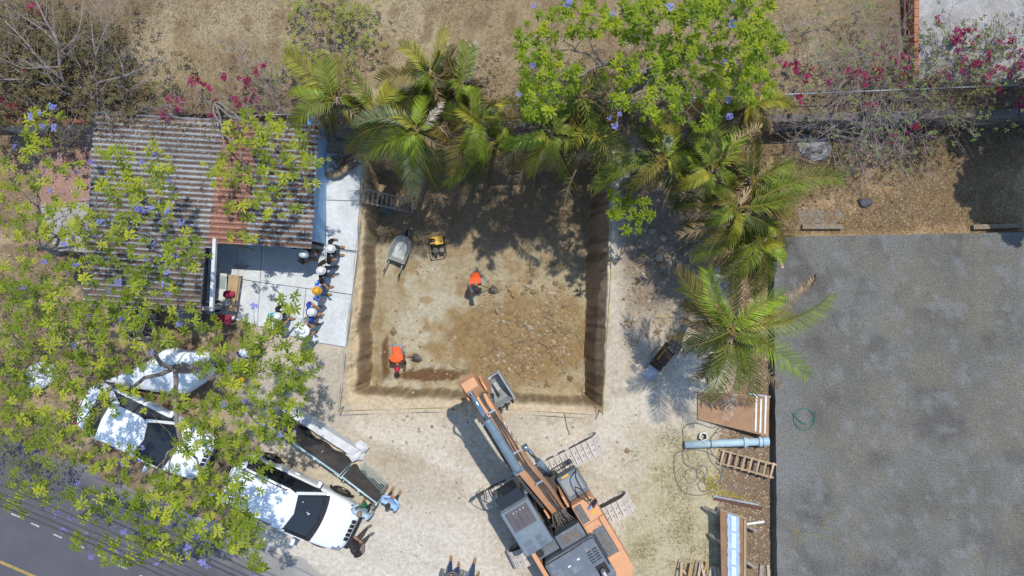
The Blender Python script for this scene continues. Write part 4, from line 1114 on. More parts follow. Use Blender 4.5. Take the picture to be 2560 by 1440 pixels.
SUV = [(-2.15, .62, .80, .50), (-2.08, .80, .98, .34), (-1.5, .885, 1.02, .25), (-0.2, .90, 1.0, .22), (0.85, .90, 0.99, .22), (1.30, .885, 0.97, .24), (1.85, .83, .90, .28), (2.08, .70, .78, .34), (2.16, .52, .66, .40)]
hv = math.radians(-25.5)
build_car('parked_suv', (-7.03, -6.84), hv, 'white SUV with black roof rails parked at the lot entrance', 4.3, 1.8, 1.62, SUV, (-2.0, 1.02, 0.84, 1.0), (-1.85, 0.22, 0.64, 1.58), True, (-1.27, 1.25))
SED = [(-2.2, .60, .74, .45), (-2.1, .78, .90, .32), (-1.5, .85, .95, .24), (-0.2, .87, .93, .20), (0.9, .87, .92, .20), (1.35, .86, .89, .22), (1.9, .80, .80, .26), (2.12, .68, .70, .32), (2.2, .50, .60, .38)]
c = P(352, 1082, 1.0)
build_car('parked_sedan', (c.x, c.y), math.radians(-26), 'white sedan parked under the jacaranda beside the street', 4.4, 1.74, 1.45, SED, (-1.75, 1.05, 0.80, 0.93), (-1.05, 0.22, 0.60, 1.42), False, (-1.3, 1.32))
# ------------------------------------------------------------------ people
def skin_body(verts, edges, radii, root=0, sub=1):
    me = bpy.data.meshes.new('tmp'); me.from_pydata([tuple(v) for v in verts], edges, [])
    o = bpy.data.objects.new('tmp', me); COL.objects.link(o)
    sk = o.modifiers.new('skin', 'SKIN'); sk.use_smooth_shade = True; sk.branch_smoothing = 0.6
    for i, r in enumerate(radii):
        me.skin_vertices[0].data[i].radius = r if isinstance(r, tuple) else (r, r)
        me.skin_vertices[0].data[i].use_root = (i == root)
    sb = o.modifiers.new('sub', 'SUBSURF'); sb.levels = sub; sb.render_levels = sub
    dg = bpy.context.evaluated_depsgraph_get()
    ev = bpy.data.meshes.new_from_object(o.evaluated_get(dg))
    v = [p.co.copy() for p in ev.vertices]; f = [tuple(p.vertices) for p in ev.polygons]
    bpy.data.objects.remove(o); bpy.data.meshes.remove(me); bpy.data.meshes.remove(ev)
    return v, f


ARMS = dict(
    down=((0.03, 0.10, -0.29), (0.10, 0.11, -0.53)),
    front=((0.06, 0.11, -0.27), (0.25, -0.06, -0.27)),
    fold=((0.08, 0.09, -0.26), (0.20, -0.16, -0.20)),
    point=((0.20, 0.10, -0.18), (0.44, 0.08, -0.10)),
    hip=((-0.08, 0.24, -0.24), (0.06, 0.05, -0.44)),
    reach=((0.05, 0.05, -0.30), (0.13, -0.02, -0.56)),
    phone=((0.10, 0.08, -0.25), (0.27, -0.08, -0.12)),
    back=((-0.10, 0.14, -0.26), (-0.14, 0.10, -0.50)),
    low=((0.10, 0.03, -0.30), (0.28, -0.03, -0.54)),
)


def build_person(label, xyz, rz, shirt, trousers, arms=('down', 'down'), bend=0, head_pitch=15, shoes=None, hat=None, hair=True, long_sleeve=False, vest=None, stripes=None, legs=(0.0, 0.0), bag=None, scale=1.0, crouch=0.0, group=None):
    per = empty('person', xyz, label, 'person', group, rz=math.radians(rz))
    b = math.radians(bend); hip_z = 0.93 - crouch
    piv = Vector((-0.22 * math.sin(b), 0, hip_z))
    def up(x, y, z): return piv + Vector((x * math.cos(b) + z * math.sin(b), y, -x * math.sin(b) + z * math.cos(b)))
    V = []; R = []; E = []; seg = []
    def add(p, r, par=None, m=0):
        V.append(Vector(p)); R.append(r)
        if par is not None: E.append((par, len(V) - 1)); seg.append(m)
        return len(V) - 1
    pel = add(up(0, 0, 0.02), (0.16, 0.18)); sp = add(up(0.0, 0, 0.22), (0.155, 0.18), pel, 0); ch = add(up(0.01, 0, 0.40), (0.165, 0.21), sp, 0)
    nb = add(up(-0.01, 0, 0.53), 0.09, ch, 0); nk = add(up(0.02, 0, 0.60), 0.052, nb, 2)
    hands = []
    for s, a in ((1, arms[0]), (-1, arms[1])):
        sh0 = (-0.01, s * 0.205, 0.47); e = ARMS[a][0]; w = ARMS[a][1]
        sh = add(up(*sh0), 0.105, ch, 0)
        grav = b if a in ('reach', 'low') else 0
        def arm(o):
            p = up(*sh0); base = up(sh0[0] + o[0], sh0[1] + s * o[1], sh0[2] + o[2])
            if grav: return p + Vector((o[0] + 0.05, s * o[1], o[2]))
            return base
        el = add(arm(e), 0.066, sh, 0); wr = add(arm(w), 0.036, el, 0 if long_sleeve else 2)
        hands.append((V[el].copy(), V[wr].copy(), s))
    feet = []
    for s, lg in ((1, legs[0]), (-1, legs[1])):
        hp = add(Vector((piv.x, s * 0.09, hip_z - 0.05)), 0.105, pel, 1)
        kn = add(Vector((piv.x * 0.3 + lg * 0.5 + 0.03 + crouch * 0.9, s * 0.115, 0.50 - crouch * 0.4)), 0.076, hp, 1)
        an = add(Vector((lg, s * 0.125, 0.10)), 0.046, kn, 1)
        feet.append((lg, s * 0.13))
    v, f = skin_body(V, E, R, 0, 1)
    mb = MB(); mb.v = [tuple(p) for p in v]; mb.f = f
    mats = []
    for fc in f:
        c = sum((v[i] for i in fc), Vector()) / len(fc); best = 9; bm = 0
        for (i, j), m in zip(E, seg):
            a_, b_ = V[i], V[j]; d = b_ - a_; t = max(0, min(1, (c - a_).dot(d) / d.length_squared)); q = (c - (a_ + d * t)).length
            rr = R[i] if isinstance(R[i], float) else R[i][0]; rj = R[j] if isinstance(R[j], float) else R[j][0]
            q = q / (rr + (rj - rr) * t)
            if q < best: best = q; bm = m
        if bm == 0 and (c - piv).dot(up(0, 0, 1) - piv) < -0.02: bm = 1
        mats.append(bm)
    mb.m = mats
    torso = [(fc, m) for fc, m in zip(f, mats)]
    # shoes, hands with fingers, head with features
    for lg, y in feet:
        mb.ball((lg + 0.055, y, 0.055), (0.145, 0.052, 0.058), 10, 7, 3)
    for el, wr, s in hands:
        d = (wr - el).normalized(); side = d.cross(Vector((0, 0, 1))); side = side.normalized() if side.length > .1 else Vector((0, 1, 0)); n = side.cross(d)
        pc = wr + d * 0.045
        mb.tube([wr - d * .02, wr + d * .03, wr + d * .085], [0.028, 0.036, 0.030], 8, 2)
        for k in range(4):
            o = pc + side * (0.026 - 0.0175 * k) + d * 0.03; ln = (0.062, 0.074, 0.070, 0.055)[k]
            mb.tube([o, o + d * ln * .55 - n * .006, o + d * ln * .95 - n * .026], [.0095, .009, .007], 5, 2)
        o = pc + side * (0.032) * (1 if s > 0 else -1) - d * .01
        mb.tube([o, o + side * .022 * (1 if s > 0 else -1) + d * .03, o + side * .026 * (1 if s > 0 else -1) + d * .058], [.012, .011, .008], 5, 2)
    hp = b * 0.75 + math.radians(head_pitch)
    nkp = V[nk]
    Rh = Matrix.Rotation(hp, 3, 'Y')
    hc = nkp + Rh @ Vector((0.025, 0, 0.115))
    hm = MB()
    def hshape(p):
        k = 1.0
        if p.z < -0.2: k *= 1 - 0.22 * (-p.z - 0.2)
        return k
    hm.ball((0, 0, 0), (0.098, 0.078, 0.118), 14, 10, 2, hshape)
    hm.ball((0.097, 0, -0.015), (0.020, 0.013, 0.024), 8, 6, 2)
    for s in (-1, 1): hm.ball((-0.005, s * 0.079, -0.008), (0.022, 0.010, 0.032), 8, 6, 2); hm.ball((0.086, s * 0.032, 0.012), (0.010, 0.013, 0.009), 6, 5, 4)
    hm.ball((0.083, 0, -0.058), (0.014, 0.024, 0.006), 8, 5, 5)
    hm.tube([(0, 0, -.16), (0, 0, -.06)], [.05, .055], 10, 2)
    hm.xform(Matrix.Translation(hc) @ Rh.to_4x4())
    mb.add(hm.v, hm.f); mb.m[-len(hm.f):] = hm.m
    shoes = shoes or cloth('shoe_tan', (0.30, 0.18, 0.09))
    o = obj('body', mb, [shirt, trousers, MAT['skin'], shoes, MAT['eye'], cloth('lip', (0.25, 0.10, 0.08))], per, smooth=True)
    if vest is not None:
        vb = MB(); mp = {}
        ax = up(0, 0, 1) - piv
        for fc, m in torso:
            c = sum((v[i] for i in fc), Vector()) / len(fc)
            t = (c - piv).dot(ax); lat = abs(c.y)
            if m == 0 and -0.02 < t < 0.56 and lat < 0.185:
                ids = []
                for i in fc:
                    if i not in mp:
                        p = v[i]; cen = piv + ax * max(0, min(0.55, (p - piv).dot(ax))); dr = (p - cen); mp[i] = len(vb.v)
                        vb.v.append(tuple(cen + dr * 1.09 + (ax * 0.012 if t > 0.45 else Vector())))
                    ids.append(mp[i])
                vb.f.append(tuple(ids)); vb.m.append(0)
        obj('safety_vest', vb, vest, per, smooth=True)
        if stripes is not None:
            for t in (0.16, 0.34):
                rb = MB(); n = 20; rx, ry = 0.148, 0.20
                for i in range(n):
                    a = 2 * PI * i / n
                    for zz in (-0.022, 0.022): rb.v.append(tuple(up(rx * math.cos(a), ry * math.sin(a), t + zz)))
                for i in range(n): j = (i + 1) % n; rb.f.append((2 * i, 2 * j, 2 * j + 1, 2 * i + 1)); rb.m.append(0)
                obj('reflective_band', rb, stripes, per, smooth=True)
    Mh = Matrix.Translation(hc) @ Rh.to_4x4()
    if hair:
        hb = MB()
        def hs(p): return 1.0 if p.z > -0.25 - 0.35 * (1 if p.x < 0 else -1.6) * abs(p.x) else 0.86
        hb.ball((-0.008, 0, 0.012), (0.102, 0.083, 0.117), 14, 10, 0, hs)
        hb.xform(Mh); obj('hair', hb, MAT['hair'], per, smooth=True)
    if hat is not None:
        kind, hmat = hat
        hb = MB()
        if kind == 'hard':
            prof = [(0.0, 0.172), (0.05, 0.168), (0.095, 0.145), (0.125, 0.10), (0.135, 0.045), (0.140, 0.03), (0.172, 0.022), (0.174, 0.012), (0.13, 0.012)]
        elif kind == 'wide':
            prof = [(0.0, 0.165), (0.06, 0.162), (0.10, 0.135), (0.118, 0.08), (0.125, 0.045), (0.19, 0.035), (0.27, 0.02), (0.275, 0.010), (0.12, 0.02)]
        else:
            prof = [(0.0, 0.135), (0.05, 0.132), (0.09, 0.11), (0.108, 0.06), (0.108, 0.02), (0.10, 0.02)]
        n = 22
        for i in range(n):
            a = 2 * PI * i / n
            ex = 1.14 + (0.12 if kind == 'hard' and math.cos(a) > 0.5 else 0)
            for r, z in prof: hb.v.append((r * math.cos(a) * (ex if r > .13 or kind != 'hard' else 1.14) * (0.74 if kind != 'cap' else .86) - 0.005, r * math.sin(a) * (0.76 if kind != 'cap' else .82), z * .9 + 0.025))
        m = len(prof)
        for i in range(n):
            j = (i + 1) % n
            for q in range(m - 1): hb.f.append((i * m + q + 1, i * m + q, j * m + q, j * m + q + 1)); hb.m.append(0)
        if kind == 'hard': hb.box((0.0, 0, 0.176), (0.14, 0.03, 0.014)); hb.m[-6:] = [0] * 6
        if kind == 'cap': hb.box((0.135, 0, 0.045), (0.10, 0.13, 0.012))
        hb.xform(Mh); obj('hard_hat' if kind == 'hard' else ('sun_hat' if kind == 'wide' else 'cap'), hb, hmat, per, smooth=True)
    if bag is not None:
        bb = MB(); q = up(-0.18, 0.0, 0.30); bb.box(q, (0.12, 0.26, 0.34), rot=Matrix.Rotation(b, 3, 'Y')); obj('backpack', bb, bag, per, bevel=0.04)
    per.scale = (scale, scale, scale)
    return per


def head_ground(px, py, h=1.66): p = P(px, py, h); return (p.x, p.y, 0.0)


blk = cloth('black_cotton', (0.018, 0.016, 0.018)); jean = cloth('denim', (0.045, 0.085, 0.16)); jean_d = cloth('dark_denim', (0.025, 0.035, 0.065))
white_hat = M('white_hard_hat', (0.72, 0.74, 0.76), (0.62, 0.65, 0.68), scale=8, rough=0.35, spec=0.5); yellow_hat = M('yellow_hard_hat', (0.72, 0.36, 0.03), (0.62, 0.30, 0.02), scale=8, rough=0.35); red_hat = M('red_hard_hat', (0.42, 0.03, 0.06), (0.36, 0.025, 0.05), scale=8, rough=0.3)
orange_v = M('orange_vest_fabric', (0.85, 0.13, 0.035), (0.78, 0.11, 0.03), scale=6, rough=0.8)
skyshirt = cloth('sky_shirt', (0.26, 0.42, 0.68), (0.33, 0.49, 0.72)); ZS = 0.05
def on_slab(px, py): q = head_ground(px, py, 1.66); return (q[0], q[1], ZS)


build_person('person in black T-shirt with a white hard hat, standing in shade by the shed wall', on_slab(753, 632), -20, blk, jean, ('front', 'front'), hat=('hard', white_hat), head_pitch=22)
build_person('person in black with a white hard hat at the corner of the pale blue wall', on_slab(820, 622), 0, blk, jean, ('down', 'hip'), hat=('hard', white_hat), head_pitch=18)
build_person('person in black top reaching out an arm, white hard hat, third along the patio edge', on_slab(797, 678), 12, blk, jean, ('point', 'back'), hat=('hard', white_hat), legs=(0.14, -0.05))
build_person('person in blue shirt with white stripes and a yellow hard hat', on_slab(786, 727), 0, M('blue_white_shirt', (0.02, 0.11, 0.50), (0.02, 0.10, 0.44), scale=5, rough=0.8, c3=(0.62, 0.68, 0.75), s3=9.0, t3=(0.52, 0.56)), jean, ('front', 'down'), hat=('hard', yellow_hat), legs=(0.06, 0))
build_person('person in plain blue polo with a white hard hat, between yellow hat and sun hat', on_slab(764, 783), 10, cloth('blue_polo', (0.02, 0.06, 0.42)), cloth('khaki', (0.28, 0.25, 0.20)), ('front', 'front'), hat=('hard', white_hat), bend=14)
build_person('person with a turquoise bag and white hard hat standing back from the patio edge', on_slab(688, 792), 5, blk, jean_d, ('down', 'front'), hat=('hard', white_hat), bag=cloth('turquoise', (0.02, 0.36, 0.52)))
build_person('person under a wide white sun hat at the lower end of the patio', on_slab(750, 828), 5, cloth('pale_grey', (0.45, 0.45, 0.44)), cloth('khaki', (0.28, 0.25, 0.20)), ('front', 'front'), hat=('wide', white_hat), legs=(0.1, -0.05))
build_person('person in dark clothes with a white hard hat in the lane under the jacaranda', head_ground(606, 877), -60, cloth('navy', (0.02, 0.03, 0.09)), jean_d, ('down', 'front'), hat=('hard', white_hat))
build_person('man in a sky-blue shirt with folded arms standing alone on the pale lot', head_ground(968, 1268), 62, skyshirt, cloth('slate_trousers', (0.05, 0.06, 0.08)), ('fold', 'fold'), long_sleeve=True, head_pitch=0)
q = P(920, 1256, 0.0)
fp = build_person('bald man in a pale blue striped shirt at the front corner of the white SUV', (q.x, q.y, 0), 70, M('striped_shirt', (0.42, 0.54, 0.62), (0.30, 0.42, 0.52), scale=14, rough=0.8), cloth('slate_trousers', (0.05, 0.06, 0.08)), ('phone', 'down'), long_sleeve=True, hair=False, head_pitch=20)
q = P(1106, 1290, 1.2)
q = P(906, 1336, 0.0)
build_person('man in a black T-shirt looking at a phone beside the SUV bonnet', (q.x, q.y, 0), 28, cloth('charcoal_tee', (0.030, 0.026, 0.030)), cloth('grey_jeans', (0.085, 0.075, 0.078)), ('phone', 'phone'), head_pitch=40, bend=-10, legs=(0.26, 0.20), shoes=cloth('shoe_grey', (0.13, 0.15, 0.16)))
q = w_(1137, 1412)
build_person('person in a maroon vest with white reflective bands walking at the bottom edge', (q[0], q[1], 0), 88, cloth('khaki_shirt', (0.22, 0.24, 0.19)), cloth('blue_jeans', (0.03, 0.05, 0.16)), ('down', 'down'), vest=cloth('maroon_vest', (0.075, 0.012, 0.02)), stripes=MAT['white_paint'], long_sleeve=True, legs=(0.14, -0.06), hat=('hard', white_hat))
q = w_(1189, 1424)
build_person('person in a blue checked shirt and jeans striding at the bottom edge', (q[0], q[1], 0), 70, M('checked_shirt', (0.05, 0.20, 0.42), (0.02, 0.07, 0.22), scale=16, rough=0.8, c3=(0.45, 0.6, 0.66), s3=20.0, t3=(0.52, 0.6)), jean, ('down', 'down'), long_sleeve=True, legs=(0.20, -0.18), hat=('hard', white_hat))
q = P(1187, 712, -DEPTH + 1.5)
ZW1 = TZ(q.x, q.y + 0.22)
w1 = build_person('worker in an orange vest and dark cap shovelling in the middle of the pit', (q.x, q.y + 0.22, ZW1), -82, cloth('grey_blue_sleeve', (0.26, 0.30, 0.36)), jean_d, ('front', 'low'), bend=38, hat=('cap', cloth('cap_dark', (0.05, 0.035, 0.04))), vest=orange_v, long_sleeve=True)
q = P(992, 912, -DEPTH + 1.05)
ZW2 = TZ(q.x, q.y + 0.5)
w2 = build_person('worker in an orange vest and red hard hat bent over near the pit corner', (q.x - 0.0, q.y + 0.42, ZW2), -88, cloth('dark_sleeve', (0.10, 0.06, 0.045)), cloth('light_jeans', (0.22, 0.36, 0.48)), ('low', 'reach'), bend=82, head_pitch=10, hat=('hard', red_hat), vest=orange_v, legs=(0.10, -0.12), crouch=0.08)
# what the people hold
def shovel(name, label, a, b, rz):
    a = Vector(a); b = Vector(b); e = empty(name, b, label, 'tool')
    mb = MB(); mb.tube([a - b, Vector((0, 0, 0.02))], 0.018, 7); obj('handle', mb, MAT['wood'], e, smooth=True)
    d = (b - a); d.z = 0; d.normalize(); s = Vector((-d.y, d.x, 0)); g = MB()
    pr = [(-0.02, .13, .05), (0.10, .14, .012), (0.24, .10, .0), (0.32, 0.0, .01)]
    for t, w, h in pr: g.v += [tuple(d * t + s * w + Vector((0, 0, h + .03))), tuple(d * t + Vector((0, 0, h))), tuple(d * t - s * w + Vector((0, 0, h + .03)))]
    for i in range(3):
        for j in range(2): g.f.append((3 * i + j, 3 * i + j + 1, 3 * i + j + 4, 3 * i + j + 3)); g.m.append(0)
    o = obj('blade', g, MAT['xdark'], e, smooth=True); sm = o.modifiers.new('t', 'SOLIDIFY'); sm.thickness = 0.006
    return e


h1 = P(1208, 712, -DEPTH + 0.75); t1 = P(1226, 722, -DEPTH + 0.05); t1.z = TZ(t1.x, t1.y) + .05
shovel('shovel', 'shovel held by the worker in the middle of the pit', (h1.x - .1, h1.y, h1.z + .35), t1, 0)
h2 = P(1012, 884, -DEPTH + 0.6); t2 = P(1034, 892, -DEPTH + 0.05); t2.z = TZ(t2.x, t2.y) + .05
shovel('shovel', 'short shovel by the bent worker at the lower left of the pit', (h2.x - .15, h2.y, h2.z), t2, 0)
fq = P(908, 1262, 1.2); e = MB().box((fq.x, fq.y, fq.z), (0.26, 0.19, 0.012), rot=Matrix.Rotation(0.3, 3, 'Z') @ Matrix.Rotation(0.4, 3, 'X')); tag(obj('folder', e, cloth('green_card', (0.01, 0.12, 0.05)), bevel=0.004), 'green folder held by the bald man at the SUV', 'folder')
# ------------------------------------------------------------------ plants
def blade(mb, o, az, el, l, w, droop, fold=0.25, mi=0):
    d = Vector((math.cos(az) * math.cos(el), math.sin(az) * math.cos(el), math.sin(el)))
    s = Vector((-math.sin(az), math.cos(az), 0)); up = d.cross(s) * -1 if d.cross(s).z < 0 else d.cross(s)
    def pt(t, side=0.0, k=0.0): return o + d * (l * t) + s * (side * w) + up * (abs(side) * fold * w) + Vector((0, 0, -droop * l * t * t))
    v = [pt(.06), pt(.5), pt(.84), pt(1.0), pt(.22, .38), pt(.22, -.38), pt(.52, 1), pt(.52, -1), pt(.84, .82), pt(.84, -.82)]
    mb.add(v, [(0, 1, 6, 4), (0, 5, 7, 1), (6, 1, 2, 8), (1, 7, 9, 2), (8, 2, 3), (2, 9, 3)], mi)


def cluster_mesh(seed, n, l, w, tiers=2):
    r = random.Random(seed); mb = MB()
    for t in range(tiers):
        k = n if t == 0 else n // 2
        a0 = r.uniform(0, 6.28)
        for i in range(k):
            az = a0 + 2 * PI * i / k + r.uniform(-.25, .25)
            el = (0.15 if t == 0 else 0.75) + r.uniform(-.25, .25)
            ll = l * r.uniform(.75, 1.15) * (1 if t == 0 else .7)
            blade(mb, Vector((r.uniform(-.02, .02), r.uniform(-.02, .02), t * .03)), az, el, ll, w * r.uniform(.8, 1.2), r.uniform(.05, .45))
    return mb


def flower_mesh(seed, n=16, rad=0.10):
    r = random.Random(seed); mb = MB()
    for i in range(n):
        a = r.uniform(0, 6.28); q = rad * math.sqrt(r.random()); c = Vector((q * math.cos(a), q * math.sin(a), r.uniform(-.05, .09)))
        az = r.uniform(0, 6.28)
        for k in range(3): blade(mb, c, az + k * 2.1, r.uniform(.2, 1.0), rad * 0.42, rad * 0.20, 0.2)
    return mb


def branch_tree(mb, root, targets, r0, rnd, level=0):
    """branches from root to every target, splitting the targets into groups on the way"""
    n = len(targets)
    if n == 0: return
    if n <= 2 or level > 7:
        for t in targets:
            m = (root + t) / 2 + Vector((rnd.uniform(-.08, .08), rnd.uniform(-.08, .08), rnd.uniform(-.12, .05)))
            mb.tube([root, m, t], [r0, r0 * .7, .004], 4 if r0 < .02 else 5, cap=False)
        return
    k = 4 if level == 0 else (3 if n > 12 else 2)
    seeds = rnd.sample(range(n), k); cen = [targets[i].copy() for i in seeds]
    for _ in range(5):
        grp = [[] for _ in range(k)]
        for t in targets: grp[min(range(k), key=lambda q: (t - cen[q]).length_squared)].append(t)
        cen = [sum(g, Vector()) / len(g) if g else cen[i] for i, g in enumerate(grp)]
    for g, c in zip(grp, cen):
        if not g: continue
        f = 0.55 if level < 2 else 0.6
        e = root + (c - root) * f; e.z = root.z + (c.z - root.z) * min(1, f + 0.05) - (0.25 if level < 2 else 0.05)
        L = (e - root).length
        rr = max(0.006, r0 * min(0.9, (len(g) / n) ** 0.45))
        pts = [root]
        for q in (1, 2, 3):
            pts.append(root + (e - root) * (q / 4) + Vector((rnd.uniform(-1, 1), rnd.uniform(-1, 1), rnd.uniform(-.5, 1))) * (0.07 * L))
        pts.append(e)
        re = max(0.005, rr * 0.72)
        mb.tube(smooth_path(pts, 2), [rr + (re - rr) * i / 8 for i in range(9)], 7 if rr > .04 else 5, cap=False)
        branch_tree(mb, e, g, re, rnd, level + 1)


def build_leafy_tree(name, label, base, fork, blobs, flowers, mat, cl, seed, zr, r0=0.19, nobj=300, dens=1.0, droop_flowers=0.1):
    rnd = random.Random(seed)
    base = Vector(base); fork = Vector(fork)
    tree = empty(name, base, label, 'tree')
    pos = []
    for b in blobs:
        cx, cy, rx, ry, n = b[:5]; n = int(n * dens + .5); z0, z1 = b[5:7] if len(b) > 5 else zr
        made = []
        for i in range(n):
            for tr in range(12):
                a = rnd.uniform(0, 6.28); q = math.sqrt(rnd.random())
                x = cx + rx * q * math.cos(a); y = cy + ry * q * math.sin(a)
                if all((x - u) ** 2 + (y - v) ** 2 > 10 ** 2 for u, v in made): break
            made.append((x, y))
            h = z0 + (z1 - z0) * (0.25 + 0.75 * rnd.random()) * (1 - 0.30 * q * q)
            pos.append(P(x, y, h))
    tr = MB()
    pts = [base + (fork - base) * (i / 5) + Vector((rnd.uniform(-.09, .09), rnd.uniform(-.09, .09), 0)) * (1 if 0 < i < 5 else 0) for i in range(6)]
    pts[0].z -= 0.3
    tr.tube(smooth_path(pts, 3), [r0 * (1.35 - 0.45 * min(1, i / 6)) for i in range(16)], 10, cap=False)
    branch_tree(tr, fork, [p - Vector((0, 0, 0.03)) for p in pos], r0 * 0.9, rnd)
    flowers = [f for f in flowers if rnd.random() < .95]
    fl_pos = [P(x, y, zr[0] + (zr[1] - zr[0]) * rnd.uniform(.45, .95)) for x, y in flowers]
    for f in fl_pos:
        near = min(pos, key=lambda q: (q - f).length)
        tr.tube([near, (near + f) / 2 + Vector((0, 0, .04)), f], [.007, .006, .004], 4, cap=False)
    tr.shift(-base)
    obj('trunk', tr, MAT['bark'], tree, smooth=True)
    order = list(range(len(pos))); rnd.shuffle(order)
    order.sort(key=lambda i: -pos[i].z)
    mes = []
    for k in range(len(cl)):
        me = cl[k].mesh('leaf_cluster', False); me.materials.append(mat); mes.append(me)
    rest = MB()
    for c, i in enumerate(order):
        p = pos[i] - base; k = rnd.randrange(len(cl)); s = rnd.uniform(.55, 1.25); rz = rnd.uniform(0, 6.28); tilt = (rnd.uniform(-.45, .45), rnd.uniform(-.45, .45))
        if c < nobj:
            o = bpy.data.objects.new('leaf_cluster', mes[k]); link(o, tree); o.location = p; o.scale = (s, s, s); o.rotation_euler = (*tilt, rz)
        else:
            Mx = Matrix.Translation(p) @ Euler((*tilt, rz)).to_matrix().to_4x4() @ Matrix.Scale(s, 4)
            rest.add([Mx @ Vector(v) for v in cl[k].v], cl[k].f)
    if rest.v:
        tag(obj('foliage', rest, mat, tree), kind='stuff')
    fm = []
    for k in range(4):
        me = flower_mesh(seed + 50 + k).mesh('flower_cluster'); me.materials.append(MAT['flower']); fm.append(me)
    for f in fl_pos:
        o = bpy.data.objects.new('flower_cluster', fm[rnd.randrange(4)]); link(o, tree); s = rnd.uniform(.5, .95); o.location = f - base; o.scale = (s, s, s); o.rotation_euler = (rnd.uniform(-.6, .6), rnd.uniform(-.6, .6), rnd.uniform(0, 6))
    return tree


CL_A = [cluster_mesh(i, 9, .165, .022) for i in range(8)]
CL_B = [cluster_mesh(100 + i, 13, .175, .021, 3) for i in range(8)]
left_low = [(60, 760, 90, 60, 12), (180, 800, 90, 50, 12), (40, 930, 70, 60, 10), (190, 930, 80, 50, 11), (60, 1070, 70, 50, 9), (200, 1060, 70, 50, 7), (380, 720, 70, 40, 8), (500, 800, 60, 40, 8), (600, 1130, 60, 40, 8), (70, 690, 100, 70, 15), (240, 710, 120, 70, 26), (420, 650, 110, 60, 17), (330, 790, 120, 50, 20), (90, 840, 110, 80, 22), (300, 890, 110, 60, 20), (400, 850, 60, 25, 5),
            (560, 900, 90, 60, 20), (700, 875, 80, 50, 15), (725, 745, 40, 20, 2), (640, 820, 70, 30, 9), (740, 790, 30, 30, 2), (470, 1000, 80, 25, 8), (650, 970, 110, 60, 28), (760, 920, 40, 50, 7), (110, 990, 110, 70, 20), (300, 1000, 90, 40, 9),
            (560, 1060, 110, 60, 27), (690, 1060, 70, 60, 15), (150, 1110, 90, 60, 13), (300, 1160, 90, 50, 11), (470, 1120, 50, 40, 7), (480, 1210, 110, 50, 21), (60, 1235, 60, 60, 10), (240, 1260, 110, 45, 20), (400, 1275, 100, 60, 22), (560, 1290, 90, 60, 26),
            (610, 1345, 45, 55, 12), (640, 1410, 20, 20, 3), (300, 1375, 90, 35, 13), (460, 1365, 90, 45, 16), (380, 1345, 60, 30, 7), (190, 1350, 20, 20, 2), (620, 1190, 60, 50, 9), (730, 1000, 40, 50, 8)]
left_up = [(110, 310, 50, 50, 6), (90, 380, 50, 50, 6), (40, 460, 55, 70, 9), (150, 440, 60, 60, 6), (60, 560, 70, 50, 10), (170, 560, 70, 60, 14), (280, 390, 50, 30, 5), (300, 460, 60, 40, 7), (390, 400, 45, 45, 8), (370, 500, 80, 70, 18), (250, 580, 80, 50, 12), (450, 590, 60, 50, 7)]
left_roof = [(640, 310, 90, 35, 9), (700, 360, 70, 50, 12), (610, 400, 60, 50, 8), (690, 450, 80, 50, 12), (560, 440, 50, 30, 5), (650, 520, 100, 25, 9), (770, 440, 30, 60, 4), (520, 420, 20, 20, 1), (620, 590, 60, 10, 3), (815, 400, 15, 15, 1)]
fl_low = [(345, 520), (60, 718), (110, 655), (160, 610), (190, 660), (300, 795), (448, 810), (635, 765), (612, 790), (415, 850), (575, 920), (295, 705), (275, 725), (420, 735), (405, 770), (415, 680), (410, 710), (690, 1020), (655, 1030), (640, 985), (655, 1065), (700, 1085), (735, 1085), (355, 1120), (345, 1150), (310, 1155), (195, 1205), (175, 1295), (140, 1285), (215, 1335), (160, 1325), (310, 1330), (385, 1220), (455, 1250), (475, 1290), (490, 1340), (470, 1370), (405, 1375), (350, 1385), (390, 1395), (415, 1400), (390, 1410), (300, 1375), (230, 1392), (505, 1405), (520, 1415), (635, 1430), (530, 1235), (495, 1275), (380, 880), (170, 865), (190, 860), (560, 1010), (610, 1000), (30, 1260)]
fl_up = [(100, 285), (130, 265), (137, 275), (78, 292), (105, 315), (135, 320), (125, 400), (192, 430), (228, 405), (40, 370), (130, 480), (345, 522), (378, 518)]
fl_mid = [(378, 368), (355, 405), (385, 385), (345, 512), (357, 525), (380, 525), (455, 555), (425, 450), (400, 415), (320, 570), (250, 552), (420, 530), (405, 550), (415, 582), (385, 610), (360, 648), (430, 640), (437, 638), (440, 660), (415, 680)]
LB = w_(565, 905); LU = w_(205, 640); LR = w_(560, 880)
build_leafy_tree('jacaranda_tree', 'large yellow-green jacaranda with violet blossom shading the parked cars and the street', (*LB, 0.0), (LB[0] - 0.4, LB[1] + 0.1, 3.0), left_low, fl_low, MAT['leaf'], CL_A, 5, (4.6, 7.2), r0=0.14, nobj=300, dens=1.85)
build_leafy_tree('jacaranda_tree', 'sparse jacaranda with violet blossom over the red courtyard floor and the left roof edge', (*LU, 0.0), (LU[0] + 0.3, LU[1] + 0.1, 2.8), left_up, fl_up + fl_mid, MAT['leaf'], CL_A, 6, (4.2, 6.2), r0=0.10, dens=2.0)
lr = P(548, 330, ZF)
build_leafy_tree('leafy_tree', 'sparse green sapling with pale branches spreading over the red band of the corrugated roof', (lr.x, 5.75, ZF - 0.1), (lr.x + 0.5, 5.4, 3.0), left_roof, [], MAT['leaf'], CL_A, 8, (3.6, 5.2), r0=0.07, dens=2.1)
